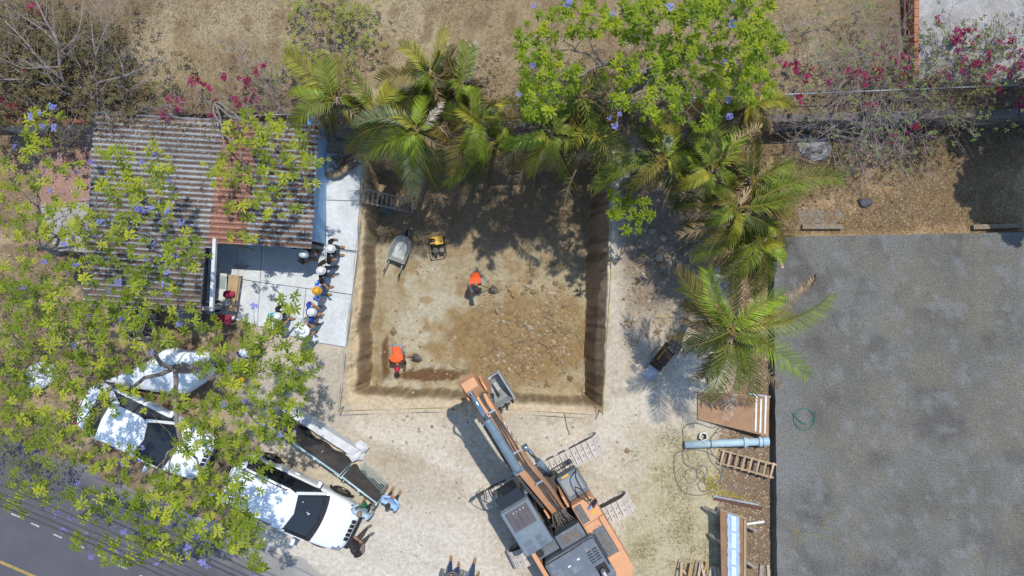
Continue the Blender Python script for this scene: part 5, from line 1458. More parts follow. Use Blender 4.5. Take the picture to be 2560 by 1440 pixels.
right_blobs = [(1330, 110, 45, 55, 14), (1370, 200, 75, 80, 30), (1430, 50, 90, 55, 24), (1540, 60, 60, 50, 9), (1620, 50, 100, 55, 30), (1640, 150, 100, 70, 32), (1740, 190, 100, 80, 40), (1820, 70, 110, 80, 46), (1905, 130, 55, 70, 18), (1870, 210, 70, 50, 18), (1620, 250, 90, 55, 20), (1550, 190, 50, 40, 5), (1740, 290, 80, 40, 10),
               (1590, 535, 60, 45, 16, 3.0, 3.8), (1550, 490, 25, 20, 3, 3.0, 3.6), (1340, 265, 45, 40, 9), (1530, 440, 25, 20, 2, 3.2, 3.8), (1700, 20, 120, 30, 16), (1860, 5, 90, 40, 14)]
fl_right = [(1335, 15), (1418, 8), (1425, 3), (1530, 35), (1675, 18), (1828, 60), (1835, 160), (1830, 0), (1298, 235), (1333, 162), (1525, 295), (1548, 285), (1538, 315), (1822, 250), (1825, 290), (1815, 155), (1635, 65)]
RB = w_(1545, 262)
build_leafy_tree('jacaranda_tree', 'bushy bright green jacaranda at the top edge behind the row of palms', (*RB, ZF), (RB[0] + 0.4, RB[1] + 0.1, 3.6), right_blobs, fl_right, MAT['leaf_bright'], CL_B, 9, (4.6, 8.8), r0=0.16, dens=1.4)
# tree just outside the right edge of the frame: only its shade reaches the picture
OB = w_(2690, 300)
build_leafy_tree('shade_tree', 'dense dark tree standing just beyond the right edge, shading the litter strip', (*OB, 0.0), (OB[0], OB[1], 3.5), [(3095, 110, 115, 150, 150, 6.2, 8.0), (3110, 270, 100, 80, 60, 5.6, 7.4), (3000, -20, 150, 40, 40, 6.0, 7.5)], [], MAT['leaf_dark'], [cluster_mesh(300 + i, 10, .34, .11, 3) for i in range(4)], 10, (6.2, 8.0), nobj=120)


# ------------------------------------------------------------------ palms
PC = dict(g=(0.155, 0.205, 0.02), y=(0.30, 0.29, 0.026), b=(0.24, 0.335, 0.024), d=(0.055, 0.075, 0.014), r=(0.34, 0.245, 0.13), p=(0.46, 0.41, 0.34), c=(0.24, 0.29, 0.15), o=(0.19, 0.155, 0.03))


def frond_mesh(base, tip, lift, seed, ck, plumose=False, ltip=None):
    rnd = random.Random(seed)
    base = Vector(base); tip = Vector(tip)
    ctrl = (base + tip) / 2 + Vector((0, 0, lift))
    dv = tip - base; ctrl = ctrl + dv * 0.08 + Vector((-dv.y, dv.x, 0)) * rnd.uniform(-.22, .22)
    def B(t): return base * (1 - t) ** 2 + ctrl * 2 * t * (1 - t) + tip * t * t
    def D(t): return ((ctrl - base) * 2 * (1 - t) + (tip - ctrl) * 2 * t).normalized()
    L = sum((B((i + 1) / 12) - B(i / 12)).length for i in range(12))
    mb = MB(); cols = []
    c0 = np.array(PC[ck]); rac = np.array((0.30, 0.24, 0.06)) if ck not in 'rp' else np.array((0.36, 0.27, 0.17))
    n0 = 0
    mb.tube([B(i / 12) for i in range(13)], [0.020 * (1 - 0.8 * i / 12) + 0.003 for i in range(13)], 4)
    cols += [rac] * (len(mb.v))
    n = int(20 + L * 6.5); roll = rnd.uniform(-.5, .5); vee = rnd.uniform(0.35, 0.95); lm = rnd.uniform(.40, .52) * min(1.25, L / 1.7)
    if ck in 'rp': vee = rnd.uniform(-.3, .1); lm *= 0.72
    for i in range(n):
        t = 0.12 + 0.88 * (i + rnd.uniform(-.2, .2)) / n
        t = min(0.995, t)
        p = B(t); d = D(t)
        s0 = d.cross(Vector((0, 0, 1))); s0 = s0.normalized() if s0.length > 1e-3 else Vector((1, 0, 0))
        u0 = s0.cross(d).normalized()
        ll = lm * (0.45 + 0.55 * math.sin(PI * min(1, (t + 0.10) * 0.86))) * rnd.uniform(.88, 1.1)
        fw = 0.55 + 0.55 * t
        for sd in (-1, 1):
            if ck in 'rpo' and rnd.random() < 0.15: continue
            if plumose:
                ang = rnd.uniform(-1.0, 1.2)
            else:
                ang = vee + rnd.uniform(-.10, .10) + roll * sd
            out = (s0 * sd * math.cos(ang) + u0 * math.sin(ang))
            dirv = (out * math.cos(fw * 0.8) + d * math.sin(fw * 0.8)).normalized()
            if ck in 'rp': dirv = (dirv + Vector((rnd.uniform(-.3, .3), rnd.uniform(-.3, .3), rnd.uniform(-.4, .1)))).normalized()
            w = (0.0175 if not plumose else 0.012)
            wv = d.cross(dirv).cross(dirv).normalized() * w
            q1 = p + dirv * (ll * .5) + Vector((0, 0, -0.03 * ll)); q2 = p + dirv * ll + Vector((0, 0, -(0.28 if ck not in 'rp' else 0.5) * ll))
            o = len(mb.v)
            mb.v += [tuple(p - wv * .6), tuple(p + wv * .6), tuple(q1 + wv), tuple(q1 - wv), tuple(q2)]
            mb.f += [(o, o + 1, o + 2, o + 3), (o + 3, o + 2, o + 4)]; mb.m += [0, 0]
            k = rnd.uniform(.65, 1.3); cc = c0 * k
            tipc = cc * 0.9 + np.array(PC['r']) * (0.28 if ck in 'gyo' else 0.05)
            cols += [cc, cc, cc, cc, tipc]
    mb.c = np.clip(np.array(cols), 0, 1)
    return mb


def build_palm(label, crown, zc, fronds, seed, plumose=False, group=None, droop=0.9, lift=0.9, rt=0.09):
    rnd = random.Random(seed)
    c = P(*crown, zc)
    bx, by = c.x + rnd.uniform(-.12, .12), c.y + rnd.uniform(-.1, .1)
    if -5.6 < bx < 3.5 and -4 < by < 4.62: by = 4.64
    wl = float(wall_line(bx))
    if wl - 0.12 < by < wl + 0.4: by = wl + 0.45 if by > wl else wl - 0.2
    gz = TZ(bx, by)
    palm = empty('palm_tree', (bx, by, gz), label, 'palm', group)
    base = Vector((bx, by, gz))
    tr = MB(); n = 14
    pts = []; rs = []
    for i in range(n + 1):
        t = i / n; p = base + (c - base) * t + Vector((0.12 * math.sin(t * 3 + seed), 0.1 * math.sin(t * 2.3 + seed * 2), 0)) * math.sin(PI * t)
        pts.append(p); rs.append(rt * (1.35 - 0.45 * t) * (1.06 if i % 2 else 0.96))
    tr.tube(pts, rs, 9); tr.shift(-base)
    obj('trunk', tr, MAT['palm_trunk'], palm, smooth=True)
    for i, f in enumerate(fronds):
        tx, ty, ck = f[:3]
        dz = f[3] if len(f) > 3 else rnd.uniform(-droop, -0.1)
        b = c + Vector((rnd.uniform(-.07, .07), rnd.uniform(-.07, .07), rnd.uniform(-.1, .15)))
        if len(f) > 4: b = P(f[4], f[5], zc - 0.2)
        tip = P(tx, ty, zc + dz)
        mb = frond_mesh(b, tip, lift * rnd.uniform(.7, 1.1) if ck not in 'rp' else 0.3, seed * 40 + i, ck, plumose)
        mb.shift(-base)
        obj('frond', mb, MAT['palm'], palm)
    for i in range(10):
        a = rnd.uniform(0, 6.28); L_ = rnd.uniform(.75, 1.6); ck = rnd.choice('dddorrgord')
        tip = c + Vector((math.cos(a) * L_, math.sin(a) * L_, rnd.uniform(-1.7, -.9)))
        mb = frond_mesh(c + Vector((0, 0, -.15)), tip, .55, seed * 91 + i, ck, plumose); mb.shift(-base); obj('frond', mb, MAT['palm'], palm)
    # pale leaf-base fibre at the crown
    mb = MB()
    for k in range(10):
        a = rnd.uniform(0, 6.28); e = c + Vector((math.cos(a), math.sin(a), 0)) * rnd.uniform(.15, .38) + Vector((0, 0, rnd.uniform(-.4, .15)))
        mb.tube([c + Vector((0, 0, -.15)), (c + e) / 2 + Vector((0, 0, .08)), e], [.028, .018, .006], 4)
    mb.shift(-base); obj('leaf_base', mb, MAT['root'], palm)
    return palm


build_palm('palm with yellow-green fronds leaning left at the fence, above the shed corner', (842, 248), 3.9, [(714, 130, 'y'), (806, 146, 'g'), (720, 236, 'b'), (736, 318, 'g'), (925, 145, 'r', -0.3), (850, 138, 'o'), (790, 210, 'y'), (905, 268, 'g')], 1)
build_palm('small palm with a bright arching frond left of the middle palms', (946, 278), 3.9, [(864, 190, 'g'), (1012, 238, 'b'), (990, 215, 'y'), (905, 240, 'y'), (930, 345, 'g'), (1000, 262, 'o')], 2)
build_palm('palm with tall yellow fronds standing farthest up in the dry field', (1078, 192), 3.6, [(1112, 72, 'y'), (1000, 116, 'y'), (944, 205, 'o'), (1104, 130, 'd'), (1066, 232, 'g'), (1040, 245, 'g'), (1015, 175, 'd'), (1130, 180, 'r')], 3)
build_palm('slim palm with one whitish dry frond at the right edge of the dry field', (1152, 214), 3.6, [(1166, 104, 'g'), (1192, 98, 'p'), (1200, 252, 'b'), (1120, 225, 'g'), (1190, 170, 'p'), (1110, 250, 'o'), (1165, 270, 'g')], 4)
build_palm('palm with pale frayed fronds hanging over the pit corner near the ladder', (1040, 325), 4.3, [(884, 322, 'c', -0.5), (866, 372, 'd'), (930, 392, 'g'), (1068, 238, 'b'), (1094, 296, 'g'), (1036, 492, 'c', -1.6), (1076, 425, 'b', -1.2), (975, 270, 'y'), (1105, 255, 'p'), (950, 330, 'g'), (905, 400, 'g'), (1010, 440, 'g', -1.2), (985, 400, 'b')], 5)
build_palm('palm leaning over the back wall of the pit, right of the frayed palm', (1196, 305), 4.3, [(1288, 250, 'y'), (1160, 378, 'g'), (1212, 388, 'b'), (1172, 405, 'g'), (1256, 300, 'g'), (1130, 330, 'o'), (1200, 225, 'g'), (1238, 262, 'd'), (1145, 270, 'y')], 6)
build_palm('low palm whose green fronds droop over the middle of the back pit wall', (1238, 352), 3.4, [(1120, 464, 'b', -1.3), (1256, 420, 'r', -1.0), (1290, 350, 'g'), (1190, 430, 'g', -1.0), (1225, 300, 'g'), (1175, 360, 'g')], 7)
build_palm('palm with long straw-coloured dead fronds sagging over the pit', (1378, 330), 4.6, [(1243, 408, 'r', -0.9), (1292, 456, 'r', -1.2), (1250, 360, 'b'), (1430, 275, 'g'), (1335, 260, 'd'), (1320, 390, 'o', -1.0), (1330, 440, 'y', -1.0), (1440, 350, 'g'), (1360, 420, 'g', -1.0)], 8)
build_palm('bristly dark green feather palm below the bright jacaranda', (1452, 240), 5.0, [(1358, 188, 'g'), (1392, 300, 'g'), (1472, 340, 'g'), (1545, 212, 'g'), (1525, 312, 'd'), (1450, 150, 'g'), (1400, 230, 'd'), (1500, 170, 'd')], 9, plumose=True)
build_palm('second bristly feather palm with one brown frond hanging into the pit', (1470, 318), 4.4, [(1572, 372, 'g'), (1545, 305, 'y'), (1425, 372, 'y'), (1502, 398, 'g'), (1410, 556, 'r', -1.9, 1440, 425), (1380, 390, 'g'), (1555, 425, 'y')], 10, plumose=True)
build_palm('broad palm left of the pit corner with one long frond pointing to the pit', (1656, 396), 4.8, [(1486, 476, 'g', -0.6), (1676, 282, 'y'), (1632, 296, 'y'), (1742, 402, 'g'), (1740, 312, 'd'), (1722, 452, 'y'), (1560, 400, 'd'), (1580, 470, 'o'), (1690, 330, 'b'), (1655, 330, 'c'), (1600, 330, 'g'), (1760, 360, 'y')], 11)
build_palm('tall palm with upright bright fronds in the middle of the right-hand palms', (1778, 425), 5.0, [(1852, 326, 'b'), (1728, 342, 'g'), (1775, 298, 'g'), (1868, 390, 'o'), (1700, 470, 'y'), (1830, 470, 'g'), (1745, 500, 'g'), (1690, 400, 'g'), (1800, 340, 'd'), (1905, 318, 'r')], 12)
build_palm('palm with spread yellow fronds pointing right over the retaining wall', (1872, 262), 4.0, [(1982, 272, 'y'), (1965, 240, 'y'), (1866, 330, 'y'), (1930, 335, 'r'), (1800, 290, 'g'), (1840, 200, 'g'), (1900, 330, 'o')], 13)
build_palm('palm with a long arching frond curling at the litter strip', (1880, 452), 4.6, [(2002, 470, 'b', -0.4), (1985, 405, 'g'), (1884, 350, 'd'), (1820, 380, 'g'), (1950, 520, 'g'), (1905, 540, 'd'), (1850, 520, 'o'), (1930, 390, 'r')], 14)
build_palm('palm with two long dark fronds reaching right towards the litter strip', (1842, 526), 4.8, [(2106, 448, 'g', -0.5), (2002, 476, 'g'), (1752, 462, 'g'), (1770, 560, 'g'), (1880, 590, 'g'), (1770, 500, 'o'), (1985, 520, 'o'), (1720, 540, 'r'), (1815, 610, 'y'), (1930, 580, 'd')], 15)
build_palm('palm with comb-like fronds hanging beside the concrete platform corner', (1876, 545), 4.3, [(1838, 630, 'b', -1.1), (1798, 662, 'g', -1.1), (1968, 612, 'o', -1.0), (1760, 600, 'o'), (1700, 588, 'r'), (1950, 570, 'b'), (1905, 640, 'g'), (1985, 555, 'o'), (1735, 640, 'g')], 16)
build_palm('palm with a deep green drooping frond just above the lowest palm', (1900, 612), 4.3, [(1880, 734, 'g', -1.2), (1945, 600, 'y'), (1845, 690, 'd', -1.0), (1960, 660, 'b'), (1825, 640, 'g'), (1925, 700, 'o', -1.0), (1800, 690, 'g')], 17)
build_palm('lowest and largest palm spreading over the platform edge above the plywood', (1826, 828), 5.0, [(1690, 676, 'o', -0.5), (1702, 720, 'g'), (1760, 742, 'g'), (1888, 776, 'b'), (1982, 798, 'y'), (2078, 732, 'g', -0.4), (2036, 698, 'r', -0.6), (1768, 676, 'b'), (1958, 738, 'b'), (2018, 944, 'b', -1.0), (1962, 968, 'r', -1.3), (1866, 1006, 'g', -1.3), (1832, 972, 'b', -1.2), (1768, 1002, 'g', -1.3), (1742, 948, 'r', -1.3), (1708, 872, 'd'), (1746, 884, 'g'), (1712, 770, 'o'), (1930, 880, 'o'), (1905, 850, 'g'), (1700, 800, 'r')], 18)


# ------------------------------------------------------------------ bare trees, bougainvillea, shrubs
def grow(mb, p, d, L, r, depth, rnd, wob=0.35, grav=0.0, ends=None):
    pts = [p]; rs = [r]
    k = 4
    q = p.copy(); dd = d.normalized()
    for i in range(k):
        dd = (dd + Vector((rnd.uniform(-1, 1), rnd.uniform(-1, 1), rnd.uniform(-.7, .7))) * wob * .5 + Vector((0, 0, grav))).normalized()
        q = q + dd * (L / k); pts.append(q.copy()); rs.append(r * (1 - 0.16 * (i + 1)))
    mb.tube(pts, rs, 3 if r < 0.012 else 5, cap=False)
    if depth <= 0:
        if ends is not None: ends.append(q)
        return
    for j in range(rnd.choice((2, 3, 3))):
        i = rnd.randint(2, k); s = pts[i]
        nd = (dd + Vector((rnd.uniform(-1, 1), rnd.uniform(-1, 1), rnd.uniform(-.5, .6))) * 0.95).normalized()
        grow(mb, s, nd, L * rnd.uniform(.5, .78), max(.004, rs[i] * .62), depth - 1, rnd, wob, grav, ends)


def build_thicket(name, label, cat, base_px, zb, arms, mat, seed, depth=3, r=0.02, flowers=(), leaves=0, fill=None, leafmat=None, zfl=(0.3, 1.2), group=None, leafcl=None, flmat=None):
    rnd = random.Random(seed)
    b = P(*base_px, zb); b.z = zb
    sh = empty(name, b, label, cat, group)
    mb = MB(); ends = []
    arms = list(arms)
    if fill:
        for (fx0, fx1, fy0, fy1, nfill, fz, flen) in fill:
            for _ in range(nfill):
                x, y = rnd.uniform(fx0, fx1), rnd.uniform(fy0, fy1); a = rnd.uniform(0, 6.28); q = flen * rnd.uniform(.5, 1.2)
                z0 = zb + rnd.uniform(0, fz * .5); z1 = zb + fz * rnd.uniform(.5, 1.1)
                arms.append(([(x, y, z0), (x + q * .5 * math.cos(a), y + q * .5 * math.sin(a), z1), (x + q * math.cos(a), y + q * math.sin(a), z1 * .97)], rnd.uniform(.006, .013), 1))
    for (pts, r0, dep) in arms:
        w = [P(x, y, z) for x, y, z in pts]
        path = smooth_path(w, 4) if len(w) > 2 else w
        rs = [r0 * (1 - 0.6 * i / (len(path) - 1)) for i in range(len(path))]
        mb.tube(path, rs, 6 if r0 > .02 else 4, cap=False)
        for i in range(2, len(path), 2):
            d = (path[i] - path[i - 2]).normalized()
            nd = (d + Vector((rnd.uniform(-1, 1), rnd.uniform(-1, 1), rnd.uniform(-.3, .5))) * 0.9).normalized()
            grow(mb, path[i], nd, rnd.uniform(.35, .8), max(.005, rs[i] * .55), dep, rnd, ends=ends)
        grow(mb, path[-1], (path[-1] - path[-2]), rnd.uniform(.4, .8), rs[-1], dep, rnd, ends=ends)
    mb.shift(-b); obj('branches', mb, mat, sh)
    me = [flower_mesh(900 + seed * 7 + k, 18, .10).mesh('flower_cluster') for k in range(3)]
    for m in me: m.materials.append(flmat or MAT['magenta'])
    for (x, y) in flowers:
        for k in range(rnd.choice((2, 3, 3))):
            o = bpy.data.objects.new('flower_cluster', me[rnd.randrange(3)]); link(o, sh)
            s = rnd.uniform(.55, 1.15); o.scale = (s, s, s); o.rotation_euler = (rnd.uniform(-.6, .6), rnd.uniform(-.6, .6), rnd.uniform(0, 6))
            o.location = P(x + rnd.gauss(0, 7), y + rnd.gauss(0, 7), zb + rnd.uniform(*zfl)) - b
    if leaves:
        lf = MB(); cl = leafcl or [cluster_mesh(500 + seed + k, 4, .075, .020, 1) for k in range(3)]
        for i in range(leaves):
            p = rnd.choice(ends) - b + Vector((rnd.gauss(0, .10), rnd.gauss(0, .10), rnd.gauss(0, .08)))
            k = cl[rnd.randrange(len(cl))]; Mx = Matrix.Translation(p) @ Euler((rnd.uniform(-.6, .6), rnd.uniform(-.6, .6), rnd.uniform(0, 6))).to_matrix().to_4x4()
            lf.add([Mx @ Vector(v) for v in k.v], k.f)
        tag(obj('foliage', lf, leafmat or MAT['leaf_dark'], sh), kind='stuff')
    return sh


build_thicket('bare_tree', 'leafless pale-barked tree in the top left corner', 'tree', (205, 262), ZF, [
    ([(205, 262, 1.3), (190, 235, 1.9), (157, 200, 2.6), (147, 133, 3.3), (143, 103, 3.6), (130, 77, 3.8), (113, 50, 4.0), (90, 0, 4.2)], .05, 2),
    ([(190, 235, 1.9), (150, 230, 2.2), (113, 213, 2.5), (77, 200, 2.7), (0, 198, 3.0)], .04, 2),
    ([(205, 250, 1.6), (230, 217, 2.1), (257, 203, 2.4), (310, 190, 2.6), (380, 158, 2.9)], .04, 2),
    ([(215, 240, 1.8), (240, 173, 2.6), (237, 127, 3.0), (230, 80, 3.3)], .035, 2), ([(238, 140, 2.9), (263, 73, 3.4), (277, 47, 3.5)], .022, 2),
    ([(157, 200, 2.6), (100, 150, 3.0), (60, 100, 3.3), (20, 60, 3.5)], .03, 2), ([(160, 195, 2.6), (120, 170, 2.9), (60, 170, 3.0), (10, 150, 3.1)], .022, 2),
    ([(230, 217, 2.1), (275, 235, 2.1), (320, 262, 2.0)], .02, 2), ([(310, 190, 2.6), (300, 150, 2.8), (285, 115, 3.0)], .02, 2), ([(147, 133, 3.3), (190, 90, 3.6), (205, 40, 3.8)], .02, 2), ([(143, 110, 3.5), (100, 70, 3.7), (40, 30, 3.9)], .02, 2),
    ([(200, 255, 1.6), (150, 270, 1.8), (90, 280, 1.9)], .02, 2), ([(205, 255, 1.6), (230, 280, 1.8), (260, 300, 1.9)], .02, 2)], MAT['twig'], 31, fill=[(20, 330, 60, 300, 46, 1.8, 70)], leaves=230, leafmat=MAT['leaf_yellow'])
build_thicket('bougainvillea', 'dark tangle of brown twigs with crimson blossom under the bare tree at the left edge', 'shrub', (60, 250), ZF, [
    ([(60, 260, 1.3), (40, 235, 1.8), (20, 200, 2.1)], .018, 3), ([(60, 260, 1.3), (80, 225, 1.9), (110, 190, 2.2)], .018, 3), ([(60, 260, 1.3), (30, 270, 1.8), (0, 290, 2.0)], .018, 3), ([(90, 262, 1.3), (130, 250, 1.8), (180, 262, 1.9)], .018, 3), ([(60, 250, 1.3), (50, 150, 2.0), (30, 110, 2.2)], .018, 3),
    ([(150, 255, 1.3), (200, 240, 1.7), (250, 255, 1.8)], .016, 3), ([(150, 255, 1.3), (170, 170, 1.9), (190, 120, 2.1)], .016, 3), ([(250, 250, 1.3), (290, 240, 1.6), (330, 250, 1.7)], .014, 3)],
    MAT['twig_dark'], 32, fill=[(-10, 330, 90, 310, 60, 1.0, 60), (-10, 150, -10, 200, 24, 1.0, 60)], flowers=[(50, 235), (30, 260), (60, 265), (20, 290), (70, 165), (65, 180), (10, 255), (145, 132), (92, 18), (55, 280)], leaves=2600, leafcl=[cluster_mesh(700 + k, 5, .10, .022, 1) for k in range(4)], leafmat=M('brown_green_leaf', (0.10, 0.09, 0.035), (0.16, 0.12, 0.05), scale=2.0, rough=0.7, trans=0.2), zfl=(.5, 1.1))
build_thicket('bougainvillea', 'straggling bougainvillea with magenta blossom above the top edge of the corrugated roof', 'shrub', (600, 262), ZF, [
    ([(600, 262, 1.3), (610, 225, 1.9), (605, 190, 2.1)], .014, 2), ([(600, 262, 1.3), (560, 262, 1.9), (500, 250, 2.2), (430, 262, 2.3)], .014, 2), ([(600, 265, 1.3), (560, 290, 2.2), (480, 300, 2.6), (430, 290, 2.7)], .012, 2), ([(620, 262, 1.3), (660, 240, 1.9), (700, 225, 2.1), (560, 130, 2.3)][:3], .014, 2),
    ([(690, 245, 1.4), (640, 190, 2.0), (600, 140, 2.2)], .014, 2), ([(700, 240, 1.4), (660, 170, 2.0), (610, 125, 2.3)], .012, 2), ([(700, 245, 1.4), (690, 280, 2.4), (620, 290, 2.6)], .012, 2), ([(600, 262, 1.3), (640, 300, 2.4), (650, 340, 2.7)], .012, 2), ([(560, 262, 1.4), (600, 320, 2.6), (600, 350, 2.7)], .01, 2)],
    MAT['twig'], 33, fill=[(430, 740, 215, 320, 34, 1.1, 80), (640, 720, 200, 260, 12, 1.2, 110)], flowers=[(605, 190), (615, 205), (640, 180), (612, 212), (500, 200), (520, 215), (430, 255), (405, 285), (405, 300), (455, 260), (530, 285), (575, 305), (590, 310), (640, 240), (620, 250), (595, 265), (545, 255), (480, 205), (555, 195)], leaves=170, leafmat=MAT['leaf_dark'], zfl=(.5, 1.2))
build_thicket('bougainvillea', 'grey twiggy bougainvillea leaning over the retaining wall above the litter strip', 'shrub', (2130, 232), ZF, [
    ([(2130, 235, 1.3), (2080, 215, 1.9), (2060, 160, 2.3)], .016, 3), ([(2130, 235, 1.3), (2070, 270, 1.8), (2050, 330, 1.6)], .018, 2), ([(2140, 235, 1.3), (2180, 200, 1.9), (2230, 190, 2.0)], .014, 3), ([(2140, 240, 1.3), (2200, 300, 1.9), (2240, 345, 1.5)], .018, 3), ([(2150, 240, 1.3), (2240, 280, 2.0), (2320, 270, 1.9)], .016, 2), ([(2150, 240, 1.3), (2160, 310, 1.9), (2140, 360, 1.2)], .016, 3), ([(2200, 235, 1.3), (2270, 250, 1.9), (2380, 210, 2.0)], .015, 2),
    ([(2100, 230, 1.3), (2040, 120, 2.0), (2060, 60, 2.2)], .015, 3), ([(2170, 232, 1.3), (2180, 130, 2.0), (2170, 60, 2.2)], .014, 3), ([(2200, 240, 1.3), (2230, 320, 1.8), (2260, 380, 1.0)], .014, 2), ([(2100, 240, 1.3), (2080, 330, 1.9), (2160, 350, 1.6)], .014, 2), ([(2050, 235, 1.3), (1990, 200, 1.8), (1970, 180, 2.0)], .012, 2), ([(2200, 232, 1.3), (2250, 100, 2.0), (2240, 40, 2.1)], .012, 3)],
    MAT['twig'], 34, fill=[(1970, 2320, 50, 260, 60, 1.0, 75), (2030, 2340, 240, 360, 60, .8, 85)], flowers=[(1960, 165), (1995, 175), (2020, 190), (2000, 240), (2150, 180), (2170, 190), (2190, 185), (2240, 155), (2260, 145), (2255, 165), (2195, 125), (2275, 320), (2230, 350), (2075, 212), (2250, 205), (2110, 185), (2135, 190), (2160, 200), (2030, 165), (1985, 160), (2270, 170), (2205, 195), (2180, 255), (2290, 140)], leaves=420, leafmat=M('grey_green_leaf', (0.15, 0.20, 0.06), (0.2, 0.26, 0.07), scale=2.0, rough=0.6, trans=0.3), zfl=(.4, 1.0))
build_thicket('bougainvillea', 'dense crimson-flowered bougainvillea in front of the flat roof at the right edge', 'shrub', (2440, 205), ZF, [
    ([(2440, 215, 1.3), (2420, 150, 1.9), (2400, 100, 2.2)], .016, 3), ([(2440, 215, 1.3), (2480, 160, 1.9), (2530, 110, 2.2)], .016, 3), ([(2440, 215, 1.3), (2380, 190, 1.8), (2330, 200, 1.9)], .016, 3), ([(2460, 215, 1.3), (2510, 215, 1.8), (2560, 180, 2.0)], .016, 3), ([(2460, 220, 1.3), (2500, 245, 1.8), (2545, 265, 1.8)], .014, 3), ([(2440, 215, 1.3), (2450, 170, 1.8), (2470, 130, 2.0)], .014, 3), ([(2400, 215, 1.3), (2390, 150, 1.9), (2350, 120, 2.0)], .014, 3)],
    MAT['twig_dark'], 35, fill=[(2300, 2570, 110, 290, 80, .9, 60)], flowers=[(2385, 85), (2400, 110), (2390, 95), (2430, 70), (2445, 80), (2435, 115), (2465, 150), (2470, 145), (2430, 165), (2530, 100), (2505, 110), (2550, 155), (2540, 165), (2490, 215), (2495, 230), (2540, 225), (2490, 240), (2550, 265), (2345, 50), (2395, 105), (2415, 80), (2380, 100), (2560, 130), (2555, 240), (2410, 150), (2450, 150), (2350, 180), (2370, 190), (2470, 190), (2520, 180), (2500, 165), (2535, 135), (2420, 190), (2480, 170), (2560, 205), (2330, 195), (2400, 170)], leaves=700, leafmat=MAT['leaf_dark'], zfl=(.4, 1.1))
build_thicket('field_shrub', 'thin yellowish shrub standing alone in the dry field above the palms', 'shrub', (835, 120), ZF, [
    ([(835, 125, 1.3), (838, 80, 1.8), (838, 30, 2.2)], .012, 2), ([(835, 125, 1.3), (800, 90, 1.8), (780, 60, 2.0)], .01, 2), ([(835, 125, 1.3), (870, 90, 1.8), (885, 50, 2.0)], .01, 2), ([(835, 125, 1.3), (880, 120, 1.7), (900, 95, 1.9)], .01, 2), ([(835, 125, 1.3), (790, 120, 1.7), (770, 130, 1.8)], .01, 2)],
    MAT['twig'], 36, fill=[(770, 900, 30, 140, 14, .7, 50)], leaves=420, leafcl=[cluster_mesh(720 + k, 5, .085, .024, 1) for k in range(3)], leafmat=M('olive_leaf', (0.25, 0.28, 0.05), (0.30, 0.30, 0.08), scale=2.0, rough=0.6, trans=0.3))
build_thicket('dry_brush', 'dark dry brush and dead twigs along the wall behind the litter strip shade', 'shrub', (2420, 275), 0.0, [
    ([(2420, 300, 0.0), (2380, 290, .6), (2340, 300, .5)], .012, 3), ([(2420, 300, 0.0), (2460, 285, .6), (2520, 290, .6)], .012, 3), ([(2360, 310, 0.0), (2330, 330, .5), (2300, 340, .4)], .012, 3), ([(2000, 330, 0), (1990, 350, .5), (1960, 370, .4)], .01, 2)], MAT['twig_dark'], 37, fill=[(2280, 2560, 285, 340, 30, .6, 50), (1960, 2280, 300, 340, 16, .5, 50)], leaves=700, leafmat=MAT['brush'])
build_thicket('wall_brush', 'dark dead brush behind the palms at the pit back wall', 'shrub', (1330, 318), 0.9, [
    ([(1300, 330, .9), (1330, 310, 1.5), (1360, 300, 1.6)], .012, 3), ([(1330, 325, .9), (1400, 300, 1.5), (1460, 310, 1.6)], .012, 3), ([(1500, 320, .9), (1540, 300, 1.6), (1600, 310, 1.6)], .012, 3), ([(1640, 320, .9), (1700, 300, 1.5), (1760, 310, 1.6)], .012, 3), ([(1230, 320, .9), (1250, 250, 1.9), (1225, 190, 2.2)], .014, 2), ([(1150, 320, .9), (1120, 300, 1.4), (1070, 310, 1.5)], .012, 3)], MAT['twig_dark'], 38, fill=[(1290, 1900, 180, 320, 90, .9, 60), (1060, 1290, 270, 320, 20, .6, 50)], leaves=1900, leafmat=MAT['brush'])
build_thicket('low_shrub', 'dull green scrub between the shed and the parked sedan at the left edge', 'shrub', (70, 1120), 0.0, [
    ([(70, 1120, 0), (50, 1100, .7), (20, 1090, .9)], .014, 3), ([(70, 1120, 0), (90, 1100, .7), (120, 1110, .9)], .014, 3), ([(70, 1120, 0), (60, 1150, .6), (70, 1180, .7)], .014, 3), ([(60, 1000, 0), (40, 960, .7), (60, 930, .9)], .014, 3), ([(100, 900, 0), (60, 880, .7), (30, 890, .8)], .014, 3), ([(150, 760, 0), (110, 770, .6), (70, 760, .7)], .014, 3)], MAT['twig_dark'], 39, fill=[(0, 220, 680, 1150, 40, .8, 60)], leaves=1500, leafmat=MAT['leaf_dark'])


# ------------------------------------------------------------------ grass and litter (uncountable)
def scatter_blades(name, n, pick, h, w, cols, seed, lean=0.9):
    rnd = np.random.RandomState(seed); pr = random.Random(seed)
    xy = pick(rnd, n)
    z, _ = terrain(xy[:, 0], xy[:, 1])
    m = len(xy); az = rnd.uniform(0, 2 * PI, m); hh = h * rnd.uniform(.5, 1.3, m); ln = lean * rnd.uniform(.4, 1.2, m)
    a = np.stack([xy[:, 0], xy[:, 1], z - 0.01], 1)
    side = np.stack([-np.sin(az), np.cos(az), 0 * az], 1) * w
    top = a + np.stack([np.cos(az) * hh * ln, np.sin(az) * hh * ln, hh], 1)
    v = np.stack([a - side, a + side, top], 1).reshape(-1, 3)
    mb = MB(); mb.v = v.tolist(); mb.f = np.arange(3 * m).reshape(m, 3).tolist(); mb.m = [0]
    ci = rnd.randint(0, len(cols), m); c = np.array(cols)[ci] * rnd.uniform(.75, 1.2, (m, 1))
    mb.c = np.repeat(c, 3, 0)
    return mb


